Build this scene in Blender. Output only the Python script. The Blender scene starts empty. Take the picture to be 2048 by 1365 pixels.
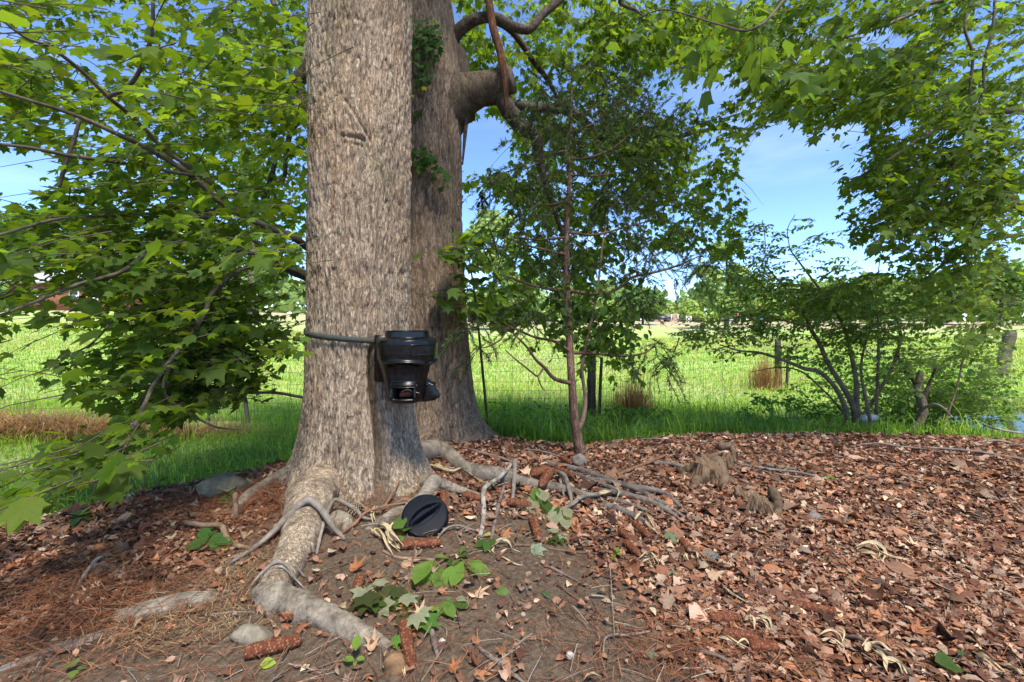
import bpy, math
import numpy as np
from mathutils import Matrix, Vector

S = bpy.context.scene
COL = S.collection
rng = np.random.default_rng(11)
R = math.radians

# ------------------------------------------------------------------ camera
F, CX, HY, EYE = 910.0, 1024.0, 640.0, 1.2        # focal length in pixels of the photograph, principal column, horizon row, eye height
cam_d = bpy.data.cameras.new('camera')
cam_d.sensor_width = 36.0
cam_d.lens = 36.0 * F / 2048.0
cam_d.shift_y = -(682.5 - HY) / 2048.0
cam_d.clip_start, cam_d.clip_end = 0.05, 3000
cam = bpy.data.objects.new('camera', cam_d)
COL.objects.link(cam)
cam.location = (0, 0, EYE)
cam.rotation_euler = (R(90), 0, 0)
S.camera = cam

# ------------------------------------------------------------------ sky, sun, exposure
SUN_EL, SUN_AZ = R(62), R(156)                     # azimuth clockwise from +Y: the sun stands high behind the camera, to its left
w = bpy.data.worlds.new('World')
S.world = w
w.use_nodes = True
nt = w.node_tree
bg = nt.nodes['Background']
sky = nt.nodes.new('ShaderNodeTexSky')
sky.sky_type = 'NISHITA'
sky.sun_disc = False
sky.sun_elevation, sky.sun_rotation = SUN_EL, SUN_AZ
sky.altitude = 4000
sky.air_density, sky.dust_density, sky.ozone_density = 1.0, 0.2, 6.0
# thin fair-weather cloud, the same all round the sky
tcw = nt.nodes.new('ShaderNodeTexCoord')
mpw = nt.nodes.new('ShaderNodeMapping'); mpw.inputs['Scale'].default_value = (1.0, 1.0, 4.0); mpw.inputs['Location'].default_value = (.35, .2, .1)
nt.links.new(tcw.outputs['Generated'], mpw.inputs['Vector'])
cn = nt.nodes.new('ShaderNodeTexNoise'); cn.inputs['Scale'].default_value, cn.inputs['Detail'].default_value = 2.6, 7
nt.links.new(mpw.outputs[0], cn.inputs['Vector'])
cr = nt.nodes.new('ShaderNodeMapRange'); cr.interpolation_type = 'SMOOTHSTEP'
cr.inputs['From Min'].default_value, cr.inputs['From Max'].default_value, cr.inputs['To Max'].default_value = .50, .85, .22
nt.links.new(cn.outputs['Fac'], cr.inputs['Value'])
cm = nt.nodes.new('ShaderNodeMix'); cm.data_type = 'RGBA'
cm.inputs[7].default_value = (4.6, 4.9, 5.4, 1)
nt.links.new(cr.outputs[0], cm.inputs[0]); nt.links.new(sky.outputs[0], cm.inputs[6]); nt.links.new(cm.outputs[2], bg.inputs[0])
bg.inputs[1].default_value = 0.14
sd = bpy.data.lights.new('sun', 'SUN')
sd.energy, sd.angle, sd.color = 3.6, R(14), (1.0, 0.95, 0.86)
sun = bpy.data.objects.new('sun', sd)
COL.objects.link(sun)
sdir = Vector((math.sin(SUN_AZ) * math.cos(SUN_EL), math.cos(SUN_AZ) * math.cos(SUN_EL), math.sin(SUN_EL)))
sun.rotation_euler = sdir.to_track_quat('Z', 'Y').to_euler()
sun.location = (0, 0, 30)
vs = S.view_settings
vs.view_transform, vs.look, vs.gamma, vs.use_curve_mapping = 'Standard', 'None', 1.0, False
vs.exposure = 1.5
S.cycles.use_denoising = True
S.cycles.max_bounces = 10
S.cycles.transmission_bounces = 8
S.cycles.diffuse_bounces = 6
S.cycles.sample_clamp_indirect = 6.0

# ------------------------------------------------------------------ numpy helpers
def sstep(a, b, x):
    t = np.clip((np.asarray(x, float) - a) / (b - a), 0, 1)
    return t * t * (3 - 2 * t)

def _h(ix, iy, iz, seed):
    with np.errstate(over='ignore'):
        h = (ix.astype(np.uint32) * np.uint32(374761393) + iy.astype(np.uint32) * np.uint32(668265263)
             + iz.astype(np.uint32) * np.uint32(2147483647) + np.uint32((seed * 1274126177) & 0xffffffff))
        h = (h ^ (h >> np.uint32(13))) * np.uint32(1274126177)
        h = h ^ (h >> np.uint32(16))
        h = h * np.uint32(2246822519)
        h = h ^ (h >> np.uint32(15))
    return h.astype(np.float64) / 4294967295.0

def noise(p, seed=0):
    p = np.asarray(p, float)
    fl = np.floor(p)
    i = fl.astype(np.int64)
    f = p - fl
    u = f * f * f * (f * (f * 6 - 15) + 10)
    r = 0
    for dx in (0, 1):
        for dy in (0, 1):
            for dz in (0, 1):
                wgt = ((u[:, 0] if dx else 1 - u[:, 0]) * (u[:, 1] if dy else 1 - u[:, 1]) * (u[:, 2] if dz else 1 - u[:, 2]))
                r = r + wgt * _h(i[:, 0] + dx, i[:, 1] + dy, i[:, 2] + dz, seed)
    return r * 2 - 1

def fbm(p, octv=4, seed=0, gain=0.5):
    p = np.asarray(p, float)
    a, s, t = 1.0, 0, 0
    for k in range(octv):
        s = s + a * noise(p * 2.03 ** k + 17.3 * k, seed + k)
        t += a
        a *= gain
    return s / t

def n2(x, y, f, seed=0, octv=3):
    x = np.asarray(x, float); y = np.asarray(y, float)
    sh = np.broadcast(x, y).shape
    x, y = np.broadcast_arrays(x, y)
    return fbm(np.stack([x.ravel() * f, y.ravel() * f, np.zeros(x.size) + seed * .37], 1), octv, seed).reshape(sh)

def at(px, py, Y):
    return np.array([(px - CX) * Y / F, Y, EYE - (py - HY) * Y / F])

def proj(p):
    p = np.atleast_2d(p)
    y = np.maximum(p[:, 1], 1e-3)
    return CX + p[:, 0] * F / y, HY - (p[:, 2] - EYE) * F / y

def unit(v):
    v = np.asarray(v, float)
    return v / np.maximum(np.linalg.norm(v, axis=-1, keepdims=True), 1e-9)

# ------------------------------------------------------------------ terrain
EX = np.array([-30, -8, -5, -4, -2.93, -2.56, -1.9, -0.9, -0.2, 0.6, 2.0, 3.5, 5.1, 8, 30])
EYs = np.array([-3, -.5, 1.0, 1.75, 2.6, 3.2, 3.7, 4.35, 4.55, 4.45, 4.85, 4.8, 4.6, 4.4, 4.2])
TREE1 = (-1.085, 3.27)
TREE2 = (-0.80, 4.45)

def edge_d(x, y):
    return (y - np.interp(x, EX, EYs)) * np.interp(x, [-6, -3.5, -2, -1], [.6, .62, .8, 1.0])

def ground_z(x, y):
    x = np.asarray(x, float); y = np.asarray(y, float)
    d = edge_d(x, y)
    bump = 0.035 * n2(x, y, 0.9, 3) + 0.012 * n2(x, y, 4.0, 5)
    r1 = (x - TREE1[0]) ** 2 + (y - TREE1[1]) ** 2
    r2 = (x - TREE2[0]) ** 2 + (y - TREE2[1]) ** 2
    mound = bump + 0.11 * np.exp(-r1 / 0.8) + 0.10 * np.exp(-r2 / 0.6)
    floor = np.interp(x, [-3, -1, 0.2, 1.7, 2.6, 7.9, 9.0], [-.62, -.66, -.86, -.88, -.64, -.64, -.92])
    run = np.interp(x, [-2, 0, 4, 6], [1.3, 1.7, 2.1, 2.3])
    wid = np.interp(x, [-2, 0.5, 5, 8, 14], [.7, .9, 1.2, 2.6, 3.5])
    t1 = sstep(-0.1, 1, d / run)
    t2 = sstep(0, 1, (d - run - wid) / 1.1)
    tl = np.clip((-x / np.maximum(y, 1) - 0.2) / 0.6, 0, 1)
    yy = np.minimum(y, 75)
    field = -0.62 + np.maximum(yy - 8.5, 0) * (0.021 + 0.045 * tl) + 0.05 * n2(x, y, .35, 9) + 0.02 * n2(x, y, 2.2, 19, 2)
    low = floor + 0.04 * n2(x, y, 1.5, 8, 2)
    z = mound * (1 - t1) + low * t1
    z = z * (1 - t2) + field * t2
    return z

def G(px, py):
    Y = np.linspace(0.9, 14, 2600)
    x = (px - CX) * Y / F
    z = EYE - (py - HY) * Y / F
    k = np.argmax(ground_z(x, Y) >= z)
    y = Y[k]
    x = (px - CX) * y / F
    return np.array([x, y, float(ground_z(np.array([x]), np.array([y]))[0])])

# ------------------------------------------------------------------ mesh / object helpers
def mesh(name, V, faces, cols=None, smooth=False):
    V = np.ascontiguousarray(V, np.float32)
    me = bpy.data.meshes.new(name)
    if not isinstance(faces, list):
        faces = [faces]
    faces = [np.asarray(f, np.int32) for f in faces if len(f)]
    me.vertices.add(len(V))
    me.vertices.foreach_set('co', V.ravel())
    loops = np.concatenate([f.ravel() for f in faces])
    tot = np.concatenate([np.full(len(f), f.shape[1], np.int32) for f in faces])
    st = np.concatenate([[0], np.cumsum(tot)[:-1]]).astype(np.int32)
    me.loops.add(len(loops))
    me.loops.foreach_set('vertex_index', loops)
    me.polygons.add(len(tot))
    me.polygons.foreach_set('loop_start', st)
    if smooth:
        me.polygons.foreach_set('use_smooth', np.ones(len(tot), bool))
    if cols is not None:
        c = np.ones((len(V), 4), np.float32)
        c[:, :3] = cols
        a = me.color_attributes.new('col', 'FLOAT_COLOR', 'POINT')
        a.data.foreach_set('color', c.ravel())
    me.update(calc_edges=True)
    return me

def props(o, label=None, cat=None, group=None, kind=None):
    if label: o['label'] = label
    if cat: o['category'] = cat
    if group: o['group'] = group
    if kind: o['kind'] = kind
    return o

def empty(name, loc, label, cat, group=None):
    o = bpy.data.objects.new(name, None)
    o.empty_display_size = .1
    COL.objects.link(o)
    o.location = tuple(float(v) for v in loc)
    return props(o, label, cat, group)

def obj(name, V, faces, mat, parent=None, origin=None, cols=None, smooth=True, label=None, cat=None, group=None, kind=None):
    """world-space vertices -> one mesh object (child coordinates relative to the parent)"""
    V = np.asarray(V, float)
    if parent is not None:
        org = np.array(parent_loc(parent))
        me = mesh(name, V - org, faces, cols, smooth)
        o = bpy.data.objects.new(name, me)
        COL.objects.link(o)
        o.parent = parent
    else:
        org = np.array(origin if origin is not None else (0, 0, 0), float)
        me = mesh(name, V - org, faces, cols, smooth)
        o = bpy.data.objects.new(name, me)
        COL.objects.link(o)
        o.location = tuple(org)
    me.materials.append(mat)
    return props(o, label, cat, group, kind)

def parent_loc(o):
    l = Vector((0, 0, 0))
    while o is not None:
        l = l + o.location
        o = o.parent
    return l

def merge(parts):
    """[(V, faces, cols)] -> one"""
    Vs, Fd, Cs, off = [], {}, [], 0
    for V, fs, c in parts:
        if not isinstance(fs, list): fs = [fs]
        for f in fs:
            f = np.asarray(f)
            if len(f): Fd.setdefault(f.shape[1], []).append(f + off)
        Vs.append(V)
        Cs.append(np.broadcast_to(np.asarray(c, float), (len(V), 3)))
        off += len(V)
    return np.concatenate(Vs), [np.concatenate(v) for v in Fd.values()], np.concatenate(Cs)

def resample(P, n, extra=None):
    P = np.asarray(P, float)
    if len(P) == 2:
        t = np.linspace(0, 1, n)[:, None]
        out = P[0] * (1 - t) + P[1] * t
        return out
    Q = np.vstack([2 * P[0] - P[1], P, 2 * P[-1] - P[-2]])
    seg = len(P) - 1
    u = np.linspace(0, seg - 1e-6, n)
    k = u.astype(int)
    t = (u - k)[:, None]
    p0, p1, p2, p3 = Q[k], Q[k + 1], Q[k + 2], Q[k + 3]
    return 0.5 * (2 * p1 + (p2 - p0) * t + (2 * p0 - 5 * p1 + 4 * p2 - p3) * t * t + (3 * p1 - p0 - 3 * p2 + p3) * t ** 3)

def tube(P, rad, sides=8, n=None, rough=0.0, rf=6.0, seed=0, flat=1.0, cap=True, jit=0.0):
    """tapered tube along points; returns V, faces"""
    P = np.asarray(P, float)
    rad = np.broadcast_to(np.asarray(rad, float), (len(P),)) if np.ndim(rad) == 0 or len(np.atleast_1d(rad)) != 2 else np.linspace(rad[0], rad[1], len(P))
    n = n or max(len(P) * 4, 6)
    Q = resample(P, n)
    rr = np.interp(np.linspace(0, 1, n), np.linspace(0, 1, len(P)), rad)
    if jit:
        L = np.concatenate([[0], np.cumsum(np.linalg.norm(np.diff(Q, axis=0), axis=1))])
        for a in range(3):
            Q[:, a] += jit * fbm(np.stack([L * 3.1 / max(jit * 20, .05), np.zeros(n) + a * 7.7 + seed, np.zeros(n)], 1), 2, seed + a)
    T = unit(np.gradient(Q, axis=0))
    up = np.array([0, 0, 1.0]) if abs(T[0, 2]) < .8 else np.array([0, 1.0, 0])
    N = np.zeros_like(Q)
    v = unit(np.cross(np.cross(T[0], up), T[0]))
    for i in range(n):
        v = v - T[i] * (v @ T[i])
        v = v / max(np.linalg.norm(v), 1e-9)
        N[i] = v
    B = np.cross(T, N)
    th = np.linspace(0, 2 * np.pi, sides, endpoint=False)
    V = Q[:, None, :] + rr[:, None, None] * (flat * np.cos(th)[None, :, None] * N[:, None, :] + np.sin(th)[None, :, None] * B[:, None, :])
    V = V.reshape(-1, 3)
    if rough:
        C = np.repeat(Q, sides, 0)
        V = C + (V - C) * (1 + rough * fbm(V * rf / max(rr.mean(), 1e-3) * .25, 3, seed))[:, None]
    i = np.arange(n - 1)[:, None] * sides
    j = np.arange(sides)[None, :]
    jn = (j + 1) % sides
    quads = np.stack([i + j, i + jn, i + sides + jn, i + sides + j], -1).reshape(-1, 4)
    faces = [quads]
    if cap:
        V = np.vstack([V, Q[0], Q[-1]])
        a, b = n * sides, n * sides + 1
        jj = np.arange(sides)
        t0 = np.stack([np.full(sides, a), (jj + 1) % sides, jj], 1)
        e = (n - 1) * sides
        t1 = np.stack([np.full(sides, b), e + jj, e + (jj + 1) % sides], 1)
        faces.append(np.vstack([t0, t1]))
    return V, faces

def grid_faces(nu, nv, wrap=False):
    """rows nu, columns nv"""
    i = np.arange(nu - 1)[:, None] * nv
    if wrap:
        j = np.arange(nv)[None, :]
        jn = (j + 1) % nv
    else:
        j = np.arange(nv - 1)[None, :]
        jn = j + 1
    return np.stack([i + j, i + jn, i + nv + jn, i + nv + j], -1).reshape(-1, 4)

def frames(f, n):
    f = unit(f)
    r = unit(np.cross(f, n))
    return np.stack([r, f, np.cross(r, f)], -1)          # columns: right, forward, normal

def scatter(tV, tF, pos, Rm, sc, cols):
    """instances of a small template joined into one vertex soup"""
    N, k = len(pos), len(tV)
    sc = np.asarray(sc, float)
    if sc.ndim == 1: sc = sc[:, None]
    V = np.einsum('nij,nkj->nki', Rm, tV[None] * sc[:, None, :]) + pos[:, None, :]
    fl = tF if isinstance(tF, list) else [tF]
    faces = [(f[None] + (np.arange(N) * k)[:, None, None]).reshape(-1, f.shape[1]) for f in fl]
    C = np.repeat(cols, k, 0) if cols is not None else None
    return V.reshape(-1, 3), faces, C

def box(c, s, rz=0):
    c = np.asarray(c, float); s = np.asarray(s, float) / 2
    v = np.array([[x, y, z] for x in (-1, 1) for y in (-1, 1) for z in (-1, 1)], float) * s
    ca, sa = math.cos(rz), math.sin(rz)
    v = v @ np.array([[ca, sa, 0], [-sa, ca, 0], [0, 0, 1]])
    f = np.array([[0, 1, 3, 2], [4, 6, 7, 5], [0, 4, 5, 1], [2, 3, 7, 6], [0, 2, 6, 4], [1, 5, 7, 3]])
    return v + c, f

# ------------------------------------------------------------------ materials
def new_mat(name):
    m = bpy.data.materials.new(name)
    m.use_nodes = True
    t = m.node_tree
    t.nodes.clear()
    out = t.nodes.new('ShaderNodeOutputMaterial')
    return m, t, out

def nd(t, typ, **kw):
    n = t.nodes.new(typ)
    for k, v in kw.items():
        if k in n.inputs.keys() if hasattr(n.inputs, 'keys') else False:
            n.inputs[k].default_value = v
        else:
            setattr(n, k, v)
    return n

def plain(name, col, rough=.8, spec=.3, bump=0.0, scale=60, var=.25, metallic=0.0):
    m, t, out = new_mat(name)
    p = t.nodes.new('ShaderNodeBsdfPrincipled')
    p.inputs['Roughness'].default_value = rough
    p.inputs['Specular IOR Level'].default_value = spec
    p.inputs['Metallic'].default_value = metallic
    tc = t.nodes.new('ShaderNodeTexCoord')
    nz = t.nodes.new('ShaderNodeTexNoise')
    nz.inputs['Scale'].default_value = scale
    nz.inputs['Detail'].default_value = 5
    t.links.new(tc.outputs['Object'], nz.inputs['Vector'])
    mr = t.nodes.new('ShaderNodeMapRange')
    mr.inputs['From Min'].default_value, mr.inputs['From Max'].default_value = .25, .75
    mr.inputs['To Min'].default_value, mr.inputs['To Max'].default_value = 1 - var, 1 + var
    t.links.new(nz.outputs['Fac'], mr.inputs['Value'])
    mx = t.nodes.new('ShaderNodeMix'); mx.data_type = 'RGBA'; mx.blend_type = 'MULTIPLY'
    mx.inputs[0].default_value = 1
    mx.inputs[6].default_value = (*col, 1)
    t.links.new(mr.outputs[0], mx.inputs[7])
    t.links.new(mx.outputs[2], p.inputs['Base Color'])
    if bump:
        b = t.nodes.new('ShaderNodeBump')
        b.inputs['Strength'].default_value = bump
        b.inputs['Distance'].default_value = .01
        t.links.new(nz.outputs['Fac'], b.inputs['Height'])
        t.links.new(b.outputs[0], p.inputs['Normal'])
    t.links.new(p.outputs[0], out.inputs[0])
    return m

def vcol(name, rough=.9, spec=.2, bump=.4, scale=90, var=.3, stretch=(1, 1, 1), dist=.006, transl=0.0, tcol=(1.3, 1.35, .55), rough2=None):
    """colour from the mesh's own per-piece colour, grain from noise, optional translucency for leaves"""
    m, t, out = new_mat(name)
    p = t.nodes.new('ShaderNodeBsdfPrincipled')
    p.inputs['Roughness'].default_value = rough
    p.inputs['Specular IOR Level'].default_value = spec
    a = t.nodes.new('ShaderNodeAttribute'); a.attribute_name = 'col'
    tc = t.nodes.new('ShaderNodeTexCoord')
    mp = t.nodes.new('ShaderNodeMapping'); mp.inputs['Scale'].default_value = stretch
    t.links.new(tc.outputs['Object'], mp.inputs['Vector'])
    nz = t.nodes.new('ShaderNodeTexNoise')
    nz.inputs['Scale'].default_value = scale
    nz.inputs['Detail'].default_value = 6
    nz.inputs['Roughness'].default_value = .65
    t.links.new(mp.outputs[0], nz.inputs['Vector'])
    mr = t.nodes.new('ShaderNodeMapRange')
    mr.inputs['From Min'].default_value, mr.inputs['From Max'].default_value = .25, .75
    mr.inputs['To Min'].default_value, mr.inputs['To Max'].default_value = 1 - var, 1 + var
    t.links.new(nz.outputs['Fac'], mr.inputs['Value'])
    mx = t.nodes.new('ShaderNodeMix'); mx.data_type = 'RGBA'; mx.blend_type = 'MULTIPLY'
    mx.inputs[0].default_value = 1
    t.links.new(a.outputs['Color'], mx.inputs[6])
    t.links.new(mr.outputs[0], mx.inputs[7])
    t.links.new(mx.outputs[2], p.inputs['Base Color'])
    if bump:
        b = t.nodes.new('ShaderNodeBump')
        b.inputs['Strength'].default_value = bump
        b.inputs['Distance'].default_value = dist
        t.links.new(nz.outputs['Fac'], b.inputs['Height'])
        t.links.new(b.outputs[0], p.inputs['Normal'])
    if transl:
        tr = t.nodes.new('ShaderNodeBsdfTranslucent')
        m2 = t.nodes.new('ShaderNodeMix'); m2.data_type = 'RGBA'; m2.blend_type = 'MULTIPLY'
        m2.inputs[0].default_value = 1
        m2.inputs[7].default_value = (*tcol, 1)
        t.links.new(mx.outputs[2], m2.inputs[6])
        t.links.new(m2.outputs[2], tr.inputs['Color'])
        ms = t.nodes.new('ShaderNodeMixShader')
        ms.inputs[0].default_value = transl
        t.links.new(p.outputs[0], ms.inputs[1])
        t.links.new(tr.outputs[0], ms.inputs[2])
        t.links.new(ms.outputs[0], out.inputs[0])
    else:
        t.links.new(p.outputs[0], out.inputs[0])
    return m

M_leaf = vcol('leaf_green', rough=.6, spec=.2, bump=.25, scale=30, var=.18, transl=.52, tcol=(2.8, 2.5, .7))
M_far = vcol('far_foliage', rough=.7, spec=.2, bump=0, scale=1.5, var=.25, transl=.35, tcol=(1.5, 1.5, .7))
M_grass = vcol('grass_blade', rough=.55, spec=.3, bump=0, scale=3, var=.2, transl=.5, tcol=(1.9, 1.8, .7))
M_needle = vcol('cedar_needle', rough=.7, spec=.2, bump=0, scale=8, var=.2, transl=.2)
def flaky(m, sc=(70, 70, 9), lo=.6, edge=.12):
    """fine flaky cracks: darken and sink along warped cell borders"""
    t = m.node_tree
    p = next(n for n in t.nodes if n.type == 'BSDF_PRINCIPLED')
    tc = next(n for n in t.nodes if n.type == 'TEX_COORD')
    wn = t.nodes.new('ShaderNodeTexNoise'); wn.inputs['Scale'].default_value = 18; wn.inputs['Detail'].default_value = 4
    t.links.new(tc.outputs['Object'], wn.inputs['Vector'])
    ma = t.nodes.new('ShaderNodeVectorMath'); ma.operation = 'MULTIPLY_ADD'
    ma.inputs[1].default_value = (.05, .05, .09)
    t.links.new(wn.outputs['Color'], ma.inputs[0]); t.links.new(tc.outputs['Object'], ma.inputs[2])
    mp = t.nodes.new('ShaderNodeMapping'); mp.inputs['Scale'].default_value = sc
    t.links.new(ma.outputs[0], mp.inputs['Vector'])
    vo = t.nodes.new('ShaderNodeTexVoronoi'); vo.feature = 'DISTANCE_TO_EDGE'; vo.inputs['Scale'].default_value = 1
    t.links.new(mp.outputs[0], vo.inputs['Vector'])
    mr = t.nodes.new('ShaderNodeMapRange'); mr.interpolation_type = 'SMOOTHSTEP'
    mr.inputs['From Max'].default_value = edge
    mr.inputs['To Min'].default_value = lo
    t.links.new(vo.outputs['Distance'], mr.inputs['Value'])
    vc = t.nodes.new('ShaderNodeTexVoronoi'); vc.inputs['Scale'].default_value = 1
    t.links.new(mp.outputs[0], vc.inputs['Vector'])
    sx_ = t.nodes.new('ShaderNodeSeparateColor'); t.links.new(vc.outputs['Color'], sx_.inputs[0])
    m3 = t.nodes.new('ShaderNodeMapRange'); m3.inputs['To Min'].default_value, m3.inputs['To Max'].default_value = .72, 1.22
    t.links.new(sx_.outputs[0], m3.inputs['Value'])
    mu = t.nodes.new('ShaderNodeMath'); mu.operation = 'MULTIPLY'
    t.links.new(mr.outputs[0], mu.inputs[0]); t.links.new(m3.outputs[0], mu.inputs[1])
    src = p.inputs['Base Color'].links[0].from_socket
    mx = t.nodes.new('ShaderNodeMix'); mx.data_type = 'RGBA'; mx.blend_type = 'MULTIPLY'; mx.inputs[0].default_value = 1
    t.links.new(src, mx.inputs[6]); t.links.new(mu.outputs[0], mx.inputs[7]); t.links.new(mx.outputs[2], p.inputs['Base Color'])
    b1 = next(n for n in t.nodes if n.type == 'BUMP')
    b2 = t.nodes.new('ShaderNodeBump'); b2.inputs['Strength'].default_value = .8; b2.inputs['Distance'].default_value = .008
    t.links.new(mu.outputs[0], b2.inputs['Height']); t.links.new(b1.outputs[0], b2.inputs['Normal']); t.links.new(b2.outputs[0], p.inputs['Normal'])
    return m
M_bark = vcol('bark', rough=.92, spec=.15, bump=.9, scale=70, var=.38, stretch=(1, 1, .35), dist=.008)
flaky(M_bark)
M_root = vcol('root_bark', rough=.88, spec=.15, bump=.8, scale=75, var=.42, dist=.008)
M_twig = vcol('twig_bark', rough=.85, spec=.2, bump=.3, scale=80, var=.3)
M_dead = vcol('dead_leaf', rough=.85, spec=.10, bump=.3, scale=60, var=.25, transl=.12, tcol=(1.2, 1.0, .7))
M_husk = vcol('corn_husk', rough=.6, spec=.3, bump=.5, scale=40, var=.12, stretch=(1, 1, 1), transl=.2, tcol=(1.1, 1.0, .8))
M_cob = vcol('corn_cob', rough=.8, spec=.2, bump=.5, scale=160, var=.3)
M_stone = vcol('stone', rough=.85, spec=.2, bump=.7, scale=40, var=.35)
M_wood = vcol('weathered_wood', rough=.9, spec=.1, bump=.7, scale=50, var=.35, stretch=(3, 3, .4))
M_wire = plain('fence_wire', (.10, .10, .10), rough=.6, metallic=.6, spec=.4)
M_steel_post = plain('steel_post', (.05, .06, .05), rough=.6)

# black plastic of the feeder: dusty, softly shiny
def plastic(name, base, spec=.24, radd=0.0):
    m, t, out = new_mat(name)
    p = t.nodes.new('ShaderNodeBsdfPrincipled')
    p.inputs['Specular IOR Level'].default_value = spec
    tc = t.nodes.new('ShaderNodeTexCoord')
    nz = t.nodes.new('ShaderNodeTexNoise'); nz.inputs['Scale'].default_value = 22; nz.inputs['Detail'].default_value = 7
    t.links.new(tc.outputs['Object'], nz.inputs['Vector'])
    rp = t.nodes.new('ShaderNodeValToRGB')
    rp.color_ramp.elements[0].position, rp.color_ramp.elements[1].position = .50, 1.0
    rp.color_ramp.elements[0].color = (*base, 1)
    rp.color_ramp.elements[1].color = (.022, .020, .017, 1)
    t.links.new(nz.outputs['Fac'], rp.inputs[0])
    sp = t.nodes.new('ShaderNodeTexVoronoi'); sp.inputs['Scale'].default_value = 70
    t.links.new(tc.outputs['Object'], sp.inputs['Vector'])
    sr = t.nodes.new('ShaderNodeValToRGB')
    sr.color_ramp.elements[0].position, sr.color_ramp.elements[1].position = .035, .06
    sr.color_ramp.elements[0].color, sr.color_ramp.elements[1].color = (1, 1, 1, 1), (0, 0, 0, 1)
    t.links.new(sp.outputs['Distance'], sr.inputs[0])
    mx = t.nodes.new('ShaderNodeMix'); mx.data_type = 'RGBA'
    mx.inputs[7].default_value = (.22, .2, .18, 1)
    t.links.new(sr.outputs[0], mx.inputs[0]); t.links.new(rp.outputs[0], mx.inputs[6])
    t.links.new(mx.outputs[2], p.inputs['Base Color'])
    mr = t.nodes.new('ShaderNodeMapRange')
    mr.inputs['To Min'].default_value, mr.inputs['To Max'].default_value = .24 + radd, .42 + radd
    t.links.new(nz.outputs['Fac'], mr.inputs['Value'])
    t.links.new(mr.outputs[0], p.inputs['Roughness'])
    b = t.nodes.new('ShaderNodeBump'); b.inputs['Strength'].default_value = .08; b.inputs['Distance'].default_value = .005
    t.links.new(nz.outputs['Fac'], b.inputs['Height']); t.links.new(b.outputs[0], p.inputs['Normal'])
    t.links.new(p.outputs[0], out.inputs[0])
    return m
M_black = plastic('black_plastic', (.0035, .0035, .0042), .40, -.05)
M_lid = plastic('black_lid_plastic', (.0045, .006, .011), .10, .2)
M_strap = plain('strap_webbing', (.05, .055, .045), rough=.8, scale=300, bump=.4)

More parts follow.
